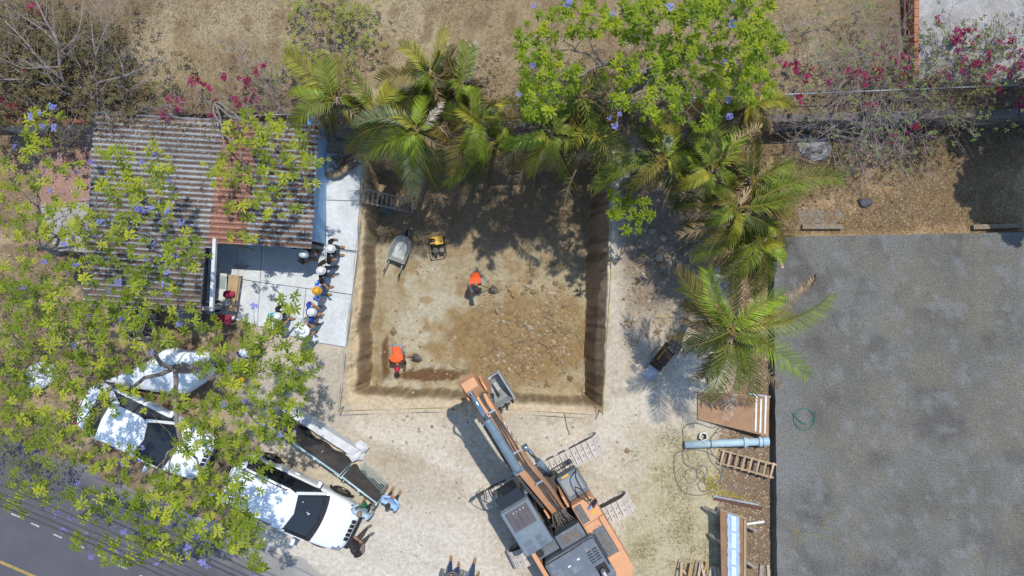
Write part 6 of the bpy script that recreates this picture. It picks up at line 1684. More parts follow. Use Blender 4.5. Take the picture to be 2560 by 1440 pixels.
def in_px(x0, x1, y0, y1, z=0.0, thr=None, sc=1.0, seed=0):
    def f(rnd, n):
        px = rnd.uniform(x0, x1, n); py = rnd.uniform(y0, y1, n); s = (HC - z) / HC / KPX
        xy = np.stack([(px - 1280) * s, (720 - py) * s], 1)
        if thr is not None:
            f_ = fbm(xy[:, 0], xy[:, 1], sc, 3, seed)
            edge = np.minimum(np.minimum(px - x0, x1 - px) / (0.22 * (x1 - x0)), np.minimum(py - y0, y1 - py) / (0.12 * (y1 - y0)))
            xy = xy[(rnd.uniform(0, 1, n) < sstep(thr - .12, thr + .16, f_)) & (rnd.uniform(0, 1, n) < np.clip(edge * 1.2 + .15, 0, 1))]
        return xy
    return f


straw = [(0.34, 0.255, 0.14), (0.40, 0.32, 0.20), (0.27, 0.185, 0.10), (0.22, 0.15, 0.08)]
green = [(0.18, 0.19, 0.05), (0.24, 0.235, 0.07), (0.33, 0.28, 0.12), (0.36, 0.31, 0.17)]
tag(obj('field_grass', scatter_blades('g', 90000, in_px(-60, 2260, -30, 292, ZF, 0.34, 0.9, 5), .06, .008, [tuple(v * .85 for v in c) for c in straw], 1), MAT['dry_grass']), 'short dry straw-coloured grass covering the field along the top', 'grass', kind='stuff')
tag(obj('strip_grass', scatter_blades('g', 42000, in_px(1900, 2570, 335, 585, 0, 0.36, 1.1, 6), .08, .009, straw, 2, 1.6), MAT['dry_grass']), 'dry grass on the strip between retaining wall and platform', 'grass', kind='stuff')
tag(obj('lot_grass', scatter_blades('g', 17000, in_px(1570, 1800, 1060, 1450, 0, 0.52, 1.6, 7), .06, .008, green + straw, 3, 1.3), MAT['dry_grass']), 'patchy green and dry grass right of the excavator', 'grass', kind='stuff')


def litter(n, pick, size, cols, seed, zoff=0.015):
    rnd = np.random.RandomState(seed); xy = pick(rnd, n); m = len(xy); z, _ = terrain(xy[:, 0], xy[:, 1])
    az = rnd.uniform(0, 2 * PI, m); s = size * rnd.uniform(.5, 1.4, m); c = np.stack([xy[:, 0], xy[:, 1], z + zoff], 1)
    d = np.stack([np.cos(az), np.sin(az), rnd.uniform(-.35, .35, m)], 1) * s[:, None]; e = np.stack([-np.sin(az), np.cos(az), rnd.uniform(-.35, .35, m)], 1) * s[:, None] * .55
    v = np.stack([c - d, c + e, c + d, c - e], 1).reshape(-1, 3)
    mb = MB(); mb.v = v.tolist(); mb.f = np.arange(4 * m).reshape(m, 4).tolist(); mb.m = [0]
    mb.c = np.repeat(np.array(cols)[rnd.randint(0, len(cols), m)] * rnd.uniform(.7, 1.25, (m, 1)), 4, 0)
    return mb


brown = [(0.26, 0.17, 0.09), (0.36, 0.26, 0.15), (0.15, 0.095, 0.06), (0.42, 0.33, 0.22), (0.20, 0.12, 0.09)]
tag(obj('leaf_litter', litter(16000, in_px(1890, 2570, 310, 585, 0, 0.34, 1.4, 8), .028, brown, 11), MAT['litter']), 'brown fallen leaves on the strip in front of the retaining wall', 'leaf litter', kind='stuff')
tag(obj('mulch_litter', litter(9000, in_px(1790, 1934, 590, 1440, 0, 0.30, 1.4, 9), .032, brown, 12), MAT['litter']), 'brown dead leaves on the dark soil beside the platform', 'leaf litter', kind='stuff')
tag(obj('courtyard_litter', litter(9000, in_px(-20, 560, 310, 1060, 0, 0.42, 1.2, 10), .03, brown + [(0.34, 0.26, 0.05)], 13, .055), MAT['litter']), 'fallen leaves on the ground left of and below the shed', 'leaf litter', kind='stuff')
grit = [(0.33, 0.265, 0.175), (0.28, 0.21, 0.13), (0.22, 0.155, 0.09), (0.38, 0.32, 0.235)]
def pebbles(n, pick, size, seed):
    rnd = np.random.RandomState(seed); xy = pick(rnd, n); m = len(xy); z, s_ = terrain(xy[:, 0], xy[:, 1])
    octa = np.array([(1, 0, 0), (0, 1, 0), (-1, 0, 0), (0, -1, 0), (0, 0, .7)])
    s = size * 0.8 * np.exp(rnd.normal(0, .65, m)); az = rnd.uniform(0, 6.28, m)
    ca, sa = np.cos(az), np.sin(az)
    o = octa[None] * s[:, None, None] * rnd.uniform(.6, 1.3, (m, 5, 1))
    x = o[..., 0] * ca[:, None] - o[..., 1] * sa[:, None]; y = o[..., 0] * sa[:, None] + o[..., 1] * ca[:, None]
    v = np.stack([x + xy[:, 0:1], y + xy[:, 1:2], o[..., 2] + z[:, None]], -1).reshape(-1, 3)
    mb = MB(); mb.v = v.tolist(); b = np.arange(m)[:, None] * 5
    mb.f = np.concatenate([np.stack([b[:, 0] + i, b[:, 0] + (i + 1) % 4, b[:, 0] + 4], 1) for i in range(4)]).tolist(); mb.m = [0]
    mb.c = np.repeat(np.array(grit)[rnd.randint(0, 4, m)] * rnd.uniform(.8, 1.2, (m, 1)), 5, 0)
    return mb
tag(obj('pit_gravel', pebbles(4800, in_px(930, 1470, 450, 985, -DEPTH, 0.42, 1.2, 14), .018, 21), MAT['litter']), 'small stones and clods strewn over the pit floor', 'gravel', kind='stuff')
tag(obj('rubble_gravel', pebbles(3000, in_px(1190, 1460, 700, 975, -DEPTH, 0.45, 1.6, 15), .032, 22), MAT['litter']), 'coarser clods on the dug-up brown patch in the pit', 'gravel', kind='stuff')
tag(obj('lot_gravel', pebbles(8000, in_px(860, 1800, 1000, 1440, 0, 0.46, 1.0, 16), .011, 23), MAT['litter']), 'fine grit scattered on the pale lot around the excavator', 'gravel', kind='stuff')
tag(obj('spoil_clods', pebbles(3200, in_px(1545, 1800, 430, 880, 0, 0.44, 1.5, 17), .035, 24), MAT['litter']), 'loose earth clods right of the pit under the palms', 'gravel', kind='stuff')
# ------------------------------------------------------------------ site objects
# shade-cloth fence beside the entrance
def build_fence():
    e = empty('shade_fence', (*w_(860, 1150), 0), 'fence hung with dark shade cloth on pale blue posts beside the white SUV', 'fence')
    base = Vector((*w_(860, 1150), 0))
    def G(px, py, z=0.0): q = P(px, py, z); return q - base
    runs = [((712, 1035), (880, 1152), 1.95), ((884, 1160), (965, 1222), 1.75)]
    for a, b, h in runs:
        A = Vector((*w_(*a), 0)) - base; B = Vector((*w_(*b), 0)) - base
        mb = MB(); n = 26; m = 8; d = (B - A); s = Vector((-d.y, d.x, 0)).normalized()
        for i in range(n + 1):
            for j in range(m + 1):
                t = i / n; z = 0.05 + (h - 0.05) * j / m
                w = 0.04 * math.sin(t * 23 + j * .7) + 0.03 * math.sin(t * 9 + j * 1.3)
                mb.v.append(tuple(A + d * t + s * (w + 0.02) + Vector((0, 0, z - (0.05 * math.sin(PI * t * 3) ** 2 if j == m else 0)))))
        for i in range(n):
            for j in range(m): q = i * (m + 1) + j; mb.f.append((q, q + m + 1, q + m + 2, q + 1)); mb.m.append(0)
        obj('shade_cloth', mb, MAT['cloth_dark'], e, smooth=True)
        mb = MB(); mb.cyl(A + Vector((0, 0, h + .02)), B + Vector((0, 0, h + .02)), 0.026, 8); obj('top_rail', mb, MAT['cyan_frame'], e, smooth=True)
        k = 4 if h > 1.8 else 3
        for i in range(k):
            p = A + d * (i / (k - 1)); mb = MB(); mb.cyl(p - s * .05 + Vector((0, 0, -.1)), p - s * .05 + Vector((0, 0, h + .02)), 0.03, 8); obj('post', mb, MAT['cyan_frame'], e, smooth=True)
    # loose wire mesh against the near end
    A = Vector((*w_(905, 1162), 0)) - base; B = Vector((*w_(962, 1214), 0)) - base; d = B - A
    mb = MB()
    for i in range(15):
        t = i / 14; p = A + d * t; hh = 0.55 + 0.25 * t; mb.cyl(p + Vector((0.10, 0.10, 0)), p + Vector((0.02, 0.0, hh)), 0.006, 4)
    for j in range(6):
        f = j / 5; mb.cyl(A + Vector((0.10 - .08 * f, 0.10 - .1 * f, 0.02 + 0.55 * f)), B + Vector((0.10 - .08 * f, .1 - .1 * f, 0.02 + 0.80 * f)), 0.006, 4)
    obj('wire_mesh', mb, MAT['mesh_wire'], e)


build_fence()
mb = MB(); a = P(968, 1214, 0.05); b = P(930, 1270, 1.75); mb.bar(a, b, 0.10, 0.10); tag(obj('wooden_post', mb, MAT['wood_grey'], bevel=0.01), 'weathered wooden post leaning at the near end of the shade-cloth fence', 'post')
# broken low wall
rnd = random.Random(4)
A = Vector((*w_(716, 1020), 0)); B = Vector((*w_(890, 1132), 0)); d = (B - A); s = Vector((-d.y, d.x, 0)).normalized()
wl = empty('broken_wall', A, 'low whitewashed concrete wall with a broken rough end, behind the shade-cloth fence', 'wall')
mb = MB(); n = 16
for i in range(n + 1):
    p = d * (i / n)
    if i == n: p = d * 1.0
    j = 0.0
    h = 0.52 + rnd.uniform(-.02, .03) - (0.12 if i == n else 0)
    for off, z in ((-.02, -.1), (-.02, h), (0.26, h + rnd.uniform(-.02, .02)), (0.26, -.1)): mb.v.append(tuple(p + s * off + Vector((0, 0, z)) + (d.normalized() * rnd.uniform(-.1, .1) if i == n else Vector())))
for i in range(n):
    for k in range(4): k2 = (k + 1) % 4; mb.f.append((i * 4 + k2, i * 4 + k, (i + 1) * 4 + k, (i + 1) * 4 + k2)); mb.m.append(0)
mb.f += [(0, 1, 2, 3), (n * 4 + 3, n * 4 + 2, n * 4 + 1, n * 4)]; mb.m += [0, 0]
obj('wall', mb, MAT['white_wall'], wl, bevel=0.01)
def rock_mb(r, seed, flat=0.7, nu=8, nv=6):
    q = random.Random(seed); ph = [q.uniform(0, 6) for _ in range(6)]; mb = MB()
    def fn(p): return 1 + 0.20 * math.sin(p.x * 3.1 + ph[0]) * math.sin(p.y * 2.7 + ph[1]) + 0.16 * math.sin(p.z * 4 + ph[2] + p.x * 2) + 0.08 * math.sin(p.y * 7 + ph[3])
    mb.ball((0, 0, 0), (r, r * q.uniform(.65, .95), r * flat), nu, nv, 0, fn); return mb
for k in range(5):
    o = obj('broken_lump', rock_mb(rnd.uniform(.14, .24), 70 + k), MAT['white_wall'], wl, loc=tuple(d * 1.0 + s * rnd.uniform(-.05, .35) + d.normalized() * rnd.uniform(-.05, .18) + Vector((0, 0, rnd.uniform(.1, .38)))))

# tarpaulin-covered load under the jacaranda
tp = [P(x, y, z) for x, y, z in ((262, 952, .45), (320, 930, .75), (372, 902, .95), (412, 874, 1.0), (445, 882, 1.05), (500, 884, 1.0), (532, 902, .8), (540, 922, .6), (500, 960, .6), (462, 986, .55), (390, 980, .55), (330, 968, .5))]
c0 = sum(tp, Vector()) / len(tp); te = empty('covered_load', (c0.x, c0.y, 0), 'low load under a white tarpaulin beside the sedan, below the jacaranda', 'tarpaulin')
mb = MB(); n = len(tp); rings = 5
for r_ in range(rings + 1):
    f = 1 - r_ / (rings + 1)
    for p in tp:
        q = c0 + (p - c0) * f; q.z = p.z * f + (1 - f) * 1.15 + 0.05 * math.sin(p.x * 5 + r_ * 2)
        mb.v.append((q.x - c0.x, q.y - c0.y, q.z))
low = len(mb.v)
for p in tp: q = c0 + (p - c0) * 1.01; mb.v.append((q.x - c0.x, q.y - c0.y, 0.12))
mb.v.append((0, 0, 1.2))
for r_ in range(rings):
    for i in range(n): j = (i + 1) % n; mb.f.append((r_ * n + i, r_ * n + j, (r_ + 1) * n + j, (r_ + 1) * n + i)); mb.m.append(0)
for i in range(n):
    j = (i + 1) % n; mb.f.append((low + i, low + j, j, i)); mb.m.append(0); mb.f.append((rings * n + i, rings * n + j, len(mb.v) - 1)); mb.m.append(0)
mb.f = [f[::-1] for f in mb.f]
obj('tarpaulin', mb, MAT['tarp'], te, smooth=True)
mb = MB(); q = P(541, 905, .35) - Vector((c0.x, c0.y, 0))
mb.tube([q + Vector((0.30 * math.cos(a) * .5, 0.30 * math.cos(a) * -.6, 0.30 * math.sin(a))) for a in [2 * PI * i / 18 for i in range(19)]], 0.07, 8, cap=False); obj('tyre', mb, MAT['rubber'], te, smooth=True)

# wooden ladders
def ladder(label, p0, p1, width, nr, mat, w=0.05, h=0.07):
    p0 = Vector(p0); p1 = Vector(p1); d = (p1 - p0); s = Vector((-d.y, d.x, 0)).normalized()
    e = empty('wooden_ladder', p0, label, 'ladder')
    for k in (-1, 1):
        mb = MB(); mb.bar(s * (k * width / 2), d + s * (k * width / 2), w, h); obj('side_rail', mb, mat, e, bevel=0.006)
    for i in range(nr):
        t = (i + .5) / nr; mb = MB(); q = d * t + Vector((0, 0, h * .55)); mb.bar(q - s * (width / 2 + .05), q + s * (width / 2 + .05), 0.07, 0.03); obj('rung', mb, mat, e, bevel=0.004)
    return e


a = P(903, 487, 0.22); b = P(1036, 517, -DEPTH + .1); b.z = TZ(b.x, b.y) + .06
ladder('grey wooden ladder leaning into the pit at its upper left corner', a, b, 0.42, 12, MAT['wood_grey'])
a = P(1796, 1140, .08); b = P(1938, 1178, .47)
ladder('short wooden ladder lying against the platform below the pale blue pipe', a, b, 0.42, 8, MAT['wood'])

# wheelbarrow
q = P(1002, 625, -DEPTH + .4); zq = TZ(q.x, q.y)
wb = empty('wheelbarrow', (q.x, q.y, zq), 'grey metal wheelbarrow near the left wall of the pit', 'wheelbarrow', rz=math.radians(84 - 14))
top = []; bot = []
for x, y in ((-.42, -.32), (-.42, .32), (.1, .33), (.38, .26), (.50, .12), (.50, -.12), (.38, -.26), (.1, -.33)): top.append((x, y)); bot.append((x * .62 - .03, y * .62))
mb = MB(); n = 8
mb.v = [(x, y, .62 - .05 * (x < 0)) for x, y in top] + [(x, y, .36) for x, y in bot]
for i in range(n): j = (i + 1) % n; mb.f.append((j, i, n + i, n + j)); mb.m.append(0)
mb.f.append(tuple(range(n, 2 * n))); mb.m.append(0)
o = obj('tray', mb, MAT['barrow'], wb, smooth=False); sm = o.modifiers.new('t', 'SOLIDIFY'); sm.thickness = 0.012
mb = MB(); mb.tube([(x, y, .625 - .05 * (x < 0)) for x, y in top] + [(*top[0], .575)], 0.014, 6); obj('rim', mb, MAT['barrow'], wb)
for s_ in (-1, 1):
    mb = MB(); mb.tube([(.62, s_ * .06, .18), (.2, s_ * .16, .32), (-.5, s_ * .24, .40), (-.88, s_ * .27, .52)], 0.018, 7); hd = obj('handle', mb, MAT['galv'], wb, smooth=True)
    mb = MB(); mb.tube([(-.80, s_ * .266, .495), (-.92, s_ * .275, .535)], 0.023, 7); obj('grip', mb, MAT['black'], hd, smooth=True)
    mb = MB(); mb.tube([(-.15, s_ * .2, .36), (-.22, s_ * .22, .02)], 0.016, 6); obj('leg', mb, MAT['galv'], wb, smooth=True)
mb = MB(); mb.tube([(.62 + .17 * math.cos(a), 0, .18 + .17 * math.sin(a)) for a in [2 * PI * i / 16 for i in range(17)]], 0.035, 8, cap=False); mb.cyl((.62, -.06, .18), (.62, .06, .18), .03, 8); obj('wheel', mb, MAT['rubber'], wb, smooth=True)
mb = MB(); mb.tube(smooth_path([(.46, -.08, .4), (.66, -.09, .5), (.80, 0, .48), (.66, .09, .5), (.46, .08, .4)], 4), 0.016, 6); obj('wheel_guard', mb, MAT['galv'], wb, smooth=True)

# yellow motor pump
q = P(1092, 607, -DEPTH + .4); zq = TZ(q.x, q.y)
mp = empty('motor_pump', (q.x, q.y, zq), 'yellow and black motor pump in a tube frame on the pit floor', 'machine', rz=math.radians(10))
mb = MB()
for y in (-.42, .22):
    mb.tube(smooth_path([(-.24, y, .05), (-.24, y, .48), (.24, y, .48), (.24, y, .05)], 1), 0.016, 6)
for x, z in ((-.24, .05), (.24, .05), (-.24, .48), (.24, .48)): mb.tube([(x, -.42, z), (x, .22, z)], 0.016, 6)
obj('frame', mb, MAT['black'], mp)
mb = MB(); mb.prism([(-.22, -.02), (-.05, -.02), (-.05, -.08), (.24, -.08), (.24, .22), (-.22, .22), (-.22, .16), (-.06, .16), (-.02, .07), (-.06, .02), (-.22, .02)], .40, .52); obj('cover', mb, MAT['yellow'], mp, bevel=.015)
mb = MB(); mb.box((.02, .06, .26), (.36, .28, .30)); mb.cyl((-.22, .08, .34), (-.1, .08, .34), .09, 12); obj('engine', mb, MAT['xdark'], mp, bevel=.015)
mb = MB(); mb.cyl((.17, .0, .5), (.17, .0, .55), .03, 10); obj('fuel_cap', mb, MAT['black'], mp)
mb = MB(); mb.box((.14, -.28, .34), (.16, .16, .14)); obj('muffler', mb, MAT['cable_grey'], mp, bevel=.02)
mb = MB(); mb.cyl((-.1, -.26, .1), (-.1, -.26, .3), .11, 14); mb.cyl((-.1, -.26, .22), (-.1, -.44, .22), .05, 10); obj('pump_body', mb, MAT['xdark'], mp, bevel=.01)

# dark compactor
q = P(1660, 893, .3); zq = TZ(q.x, q.y)
cp = empty('compactor', (q.x, q.y, zq), 'dark rusty compactor with a loop handle and grey front plate, left of the lowest palm', 'machine', rz=math.radians(52))
rust_brown = cloth('rusty_steel', (0.085, 0.045, 0.025), (0.05, 0.03, 0.022))
mb = MB(); mb.box((0, 0, .16), (.95, .42, .22), tx=.95, ty=.92); mb.box((.05, 0, .38), (.60, .34, .22)); obj('body', mb, rust_brown, cp, bevel=.02)
mb = MB(); mb.box((.42, -.02, .45), (.34, .36, .30)); mb.cyl((.5, -.2, .5), (.5, .2, .5), .14, 14); obj('engine', mb, MAT['xdark'], cp, bevel=.02)
mb = MB(); mb.box((.0, .17, .50), (.42, .05, .03)); obj('guard_strip', mb, cloth('ochre_paint', (0.34, 0.20, 0.02)), cp, bevel=.005)
mb = MB(); mb.tube(smooth_path([(.22, .2, .45), (.15, .38, .52), (-.12, .42, .52), (-.3, .3, .45), (-.34, .14, .36)], 4), .02, 7); mb.tube(smooth_path([(.2, -.2, .42), (.18, 0, .56), (.2, .2, .42)], 4), .018, 7); mb.tube(smooth_path([(-.28, -.18, .34), (-.32, 0, .44), (-.28, .18, .34)], 4), .016, 7); obj('loop_handle', mb, MAT['hose'], cp, smooth=True)
mb = MB(); mb.box((-.66, 0, .10), (.46, .40, .04), rot=Matrix.Rotation(-.22, 3, 'Y')); obj('front_plate', mb, MAT['galv'], cp, bevel=.01)
mb = MB(); mb.tube([(.6, 0, .4), (.85, .06, .5), (.98, .08, .62)], .02, 7); obj('tow_bar', mb, rust_brown, cp)

# plywood board with white battens leaning on the platform
e0 = [P(1745, 980, .08), P(1744, 1048, .08), P(1921, 1092, .56), P(1924, 990, .56)]
pe = empty('plywood_board', e0[0], 'brown plywood sheet with three white battens leaning on the platform', 'board')
mb = MB(); nrm = (e0[1] - e0[0]).cross(e0[3] - e0[0]).normalized(); nrm = nrm if nrm.z > 0 else -nrm
v = [p - e0[0] for p in e0]; mb.add(v + [p - nrm * .02 for p in v], [(0, 1, 2, 3), (7, 6, 5, 4), (0, 4, 5, 1), (1, 5, 6, 2), (2, 6, 7, 3), (3, 7, 4, 0)]); obj('sheet', mb, MAT['ply'], pe)
for t in (.82, .885, .95):
    mb = MB(); p = v[0] + (v[3] - v[0]) * t + nrm * .012; q = v[1] + (v[2] - v[1]) * t + nrm * .012
    if t == .885: p = p + (q - p) * .06
    mb.bar(p + (q - p) * .02, p + (q - p) * .94, .055, .018, up=nrm); obj('batten', mb, MAT['white_paint'], pe)
mb = MB(); a = P(1870, 984, .5); b = P(1926, 992, .52); mb.bar(a, b, .06, .05); tag(obj('metal_strip', mb, MAT['galv'], bevel=.005), 'grey metal strip along the upper edge of the plywood sheet', 'strip')

# pale blue pipe with collars
a = P(1712, 1112, .17); b = P(1922, 1103, .35); d = b - a
e = empty('blue_pipe', a, 'pale blue pipe with two collars lying below the plywood sheet', 'pipe')
mb = MB(); mb.tube([Vector(), d * .55, d], [.125, .125, .125], 18); obj('pipe', mb, MAT['pipe_blue'], e, smooth=True)
for t0, t1, r in ((.70, .735, .175), (.88, .915, .175), (.735, .75, .15)):
    mb = MB(); mb.cyl(d * t0, d * t1, r, 18); obj('collar', mb, MAT['pipe_blue'], e)
mb = MB(); mb.cyl(d * .93, d * 1.0, .155, 18); obj('socket', mb, MAT['pipe_blue'], e, bevel=.01)
mb = MB(); mb.cyl(d * .30, d * .315, .132, 18); obj('strap', mb, cloth('strap_brown', (0.16, 0.10, 0.05)), e)
q = P(1757, 1090, .12); sk = MB(); nn = 14
for j, (r, z) in enumerate(((.10, 0), (.13, .08), (.14, .18), (.135, .23), (.105, .235), (.085, .15))):
    for i in range(nn): a_ = 2 * PI * i / nn; k = 1 + .12 * math.sin(i * 2.3 + j); sk.v.append((r * k * math.cos(a_), r * k * math.sin(a_), z))
for j in range(5):
    for i in range(nn): i2 = (i + 1) % nn; sk.f.append((j * nn + i, j * nn + i2, (j + 1) * nn + i2, (j + 1) * nn + i)); sk.m.append(0 if j < 4 else 1)
tag(obj('white_sack', sk, [MAT['white_paint'], MAT['black']], smooth=True, loc=(q.x, q.y, .0)), 'open white sack standing above the left part of the pale blue pipe', 'sack')

# cables on the ground
def cable(name, label, pts, r, mat, z=.02, cat='cable', n=5):
    w = []
    for p in pts:
        q = P(p[0], p[1], p[2] if len(p) > 2 else z); 
        if len(p) < 3: q.z = TZ(q.x, q.y) + r + .005
        w.append(q)
    o = MB().tube(smooth_path(w, n), r, 6); return tag(obj(name, o, mat, smooth=True), label, cat)


cable('grey_cable', 'long grey cable tangled in loops left of the wooden ladder', [(1710, 1112), (1708, 1070), (1740, 1058), (1780, 1070), (1800, 1062), (1770, 1110), (1775, 1150), (1800, 1180), (1795, 1215), (1750, 1200), (1742, 1172), (1762, 1165), (1768, 1185), (1745, 1210), (1760, 1230), (1790, 1210), (1805, 1190), (1806, 1165), (1800, 1150), (1760, 1128), (1710, 1125), (1686, 1145), (1690, 1200), (1712, 1232), (1752, 1238), (1785, 1228)], .014, MAT['cable_grey'])
cable('grey_cable', 'thin grey cable crossing under the blue pipe in a wide arc', [(1815, 1070), (1780, 1090), (1775, 1120), (1790, 1145), (1822, 1172), (1845, 1160), (1848, 1140), (1830, 1120)], .012, MAT['cable_grey'])
cable('grey_cable', 'inner grey cable coil beside the yellow straw', [(1705, 1130), (1712, 1160), (1738, 1172), (1742, 1195), (1725, 1208), (1712, 1190), (1722, 1172), (1758, 1180), (1762, 1210), (1790, 1200)], .012, MAT['cable_grey'])
cable('hose_coil', 'green hose coiled in loops on the concrete platform', [(1980, 1032, ZP + .02), (2003, 1056, ZP + .03), (2025, 1058, ZP + .02), (2034, 1040, ZP + .02), (2018, 1022, ZP + .02), (1995, 1026, ZP + .02), (1984, 1048, ZP + .02), (1996, 1070, ZP + .03), (2018, 1074, ZP + .02), (2034, 1058, ZP + .03), (2039, 1030, ZP + .02)], .016, MAT['hose_green'], cat='hose')
cable('hose_coil', 'dark green hose curled on the courtyard ground left of the shed', [(112, 560), (118, 548), (135, 552), (128, 580), (112, 584), (118, 566), (150, 545)], .02, MAT['hose_green'], cat='hose')
cable('yellow_string', 'tangled yellow string on the platform near its left edge', [(1975, 1320, ZP + .01), (1990, 1328, ZP + .01), (1980, 1335, ZP + .01), (1998, 1325, ZP + .01), (1984, 1345, ZP + .01), (1996, 1358, ZP + .01), (2030, 1335, ZP + .01), (2060, 1345, ZP + .01), (2085, 1352, ZP + .01), (2080, 1325, ZP + .01), (2055, 1315, ZP + .01), (2065, 1295, ZP + .01), (2095, 1288, ZP + .01)], .006, MAT['yellow_weed'], cat='string')
cable('black_rope', 'thin black rope lying on the lot between the tape and the excavator track', [(1410, 1032), (1414, 1052), (1418, 1070), (1424, 1088)], .012, MAT['black'], cat='rope')
mb = MB(); rnd = random.Random(9)
for k in range(120):
    p = P(rnd.gauss(1778, 13), rnd.gauss(1210, 17), 0); a_ = rnd.uniform(0, 6.28); blade(mb, Vector((p.x, p.y, .01)), a_, rnd.uniform(.2, 1.1), rnd.uniform(.08, .2), .012, .4)
for k in range(60):
    t = rnd.random(); p = P(1795 + 70 * t, 1228 + 22 * t + rnd.gauss(0, 3), 0); blade(mb, Vector((p.x, p.y, .01)), rnd.uniform(-.6, 0), .15, rnd.uniform(.15, .35), .010, .3)
tag(obj('yellow_straw', mb, MAT['yellow_weed']), 'bright yellow straw tuft beside the cable loops', 'straw', kind='stuff')

# steel bars and planks
for k, (p0, p1, w, m, lab) in enumerate((((1782, 1240), (1896, 1262), .06, MAT['galv'], 'grey steel bar lying above the brown bar near the plan table'), ((1786, 1246), (1906, 1272), .08, cloth('brown_bar', (0.13, 0.06, 0.045)), 'brown steel bar lying below the grey bar near the plan table'))):
    mb = MB(); a = P(*p0, .05); b = P(*p1, .05); mb.bar(a, b, w, .05); tag(obj('steel_bar', mb, m, bevel=.005), lab, 'bar')
mb = MB(); a = P(1950, 632, ZP + .015); b = P(1957, 671, ZP + .015); mb.bar(a, b, .09, .025); tag(obj('plank', mb, MAT['wood'], bevel=.004), 'short wooden plank on the top left corner of the platform', 'plank')

# plan table
ZT = .95
def T(px, py, z=ZT): return P(px, py, z)
tb = [T(1800, 1274), T(1867, 1296), T(1866, 1470), T(1804, 1470)]
te = empty('plan_table', (tb[0].x, tb[0].y, 0), 'long brown site table with blue paper plans laid along it', 'table'); o0 = Vector((tb[0].x, tb[0].y, 0))
mb = MB(); mb.prism([(p.x - o0.x, p.y - o0.y) for p in tb], ZT - .04, ZT); obj('table_top', mb, MAT['bench_brown'], te, bevel=.006)
mb = MB(); mb.bar(T(1862, 1298, ZT + .02) - o0, T(1861, 1468, ZT + .02) - o0, .07, .05); obj('edge_batten', mb, MAT['wood'], te, bevel=.005)
mb = MB(); mb.bar(T(1800, 1274, ZT + .02) - o0, T(1866, 1296, ZT + .02) - o0, .06, .05); obj('end_batten', mb, MAT['wood'], te, bevel=.005)
for p, q in (((1760, 1268, .25), (1806, 1288, .8)), ((1774, 1336, .25), (1806, 1358, .8)), ((1893, 1328, .3), (1862, 1312, .85)), ((1890, 1420, .3), (1862, 1402, .85))):
    mb = MB(); mb.bar(P(*p) - o0, P(*q) - o0, .09, .06); obj('brace', mb, MAT['wood_grey'], te, bevel=.006)
mb = MB(); mb.bar(P(1910, 1304, .5) - o0, P(1866, 1310, .8) - o0, .07, .05); obj('brace', mb, MAT['white_paint'], te, bevel=.006)
for x, y in ((1812, 1290), (1858, 1305), (1812, 1460), (1858, 1460)):
    mb = MB(); q = T(x, y) - o0; mb.box((q.x, q.y, (ZT - .05) / 2), (.08, .08, ZT - .05)); obj('leg', mb, MAT['wood_grey'], te)
rnd = random.Random(12)
for k in range(4):
    y0 = 1282 + k * 42; mb = MB(); nx, ny = 6, 10
    for i in range(nx + 1):
        for j in range(ny + 1):
            u, vv = i / nx, j / ny
            q = T(1818 + 30 * u + rnd.uniform(-1, 1) * (i in (0, nx)), y0 + 8 * u + 47 * vv, ZT) - o0; z = ZT + .012 + .004 * k + .02 * abs(math.sin(vv * 7 + u * 3 + k)) + (.03 * vv * vv if k % 2 else 0); mb.v.append((q.x, q.y, z))
    for i in range(nx):
        for j in range(ny): a_ = i * (ny + 1) + j; mb.f.append((a_, a_ + 1, a_ + ny + 2, a_ + ny + 1)); mb.m.append(0)
    tag(obj('plan_sheet', mb, MAT['paper'], smooth=True, loc=tuple(o0)), ['pale blue paper sheet at the upper end of the plan table', 'pale blue paper sheet second from the upper end of the plan table', 'pale blue paper sheet third from the upper end of the plan table', 'pale blue paper sheet at the bottom edge on the plan table'][k], 'paper')
    mb = MB(); 
    for j in range(9):
        q0 = T(1827, y0 + 6 + j * 4.6, ZT) - o0; q1 = T(1839, y0 + 9 + j * 4.6, ZT) - o0; zz = ZT + .048 + .004 * k + .012 * abs(math.sin(j)); mb.v += [(q0.x, q0.y, zz), (q1.x, q1.y, zz)]
    for j in range(8): mb.f.append((2 * j, 2 * j + 2, 2 * j + 3, 2 * j + 1)); mb.m.append(0)
    tag(obj('plan_strip', mb, MAT['paper_white'], smooth=True, loc=tuple(o0)), ['white plan strip on the topmost blue sheet', 'white plan strip on the second blue sheet', 'white plan strip on the third blue sheet', 'white plan strip on the lowest blue sheet'][k], 'paper')

# wood offcuts at the bottom right
sticks = [((1700, 1398), (1690, 1450), 'g'), ((1694, 1420), (1716, 1446), 'd'), ((1704, 1405), (1702, 1446), 'w'), ((1728, 1408), (1720, 1452), 'y'), ((1742, 1402), (1734, 1450), 'g'), ((1752, 1406), (1746, 1440), 'w'), ((1754, 1408), (1762, 1448), 'p'), ((1768, 1405), (1762, 1424), 'y'), ((1771, 1424), (1764, 1450), 'w'), ((1780, 1414), (1772, 1448), 'p'), ((1785, 1416), (1792, 1452), 'p'), ((1794, 1418), (1800, 1450), 'w'), ((1706, 1424), (1724, 1450), 'w'), ((1738, 1440), (1778, 1444), 'd')]
sm = dict(g=MAT['wood_grey'], d=cloth('dark_timber', (0.07, 0.06, 0.06)), w=MAT['wood'], y=cloth('ochre_timber', (0.40, 0.24, 0.09)), p=cloth('pale_timber', (0.46, 0.40, 0.32)))
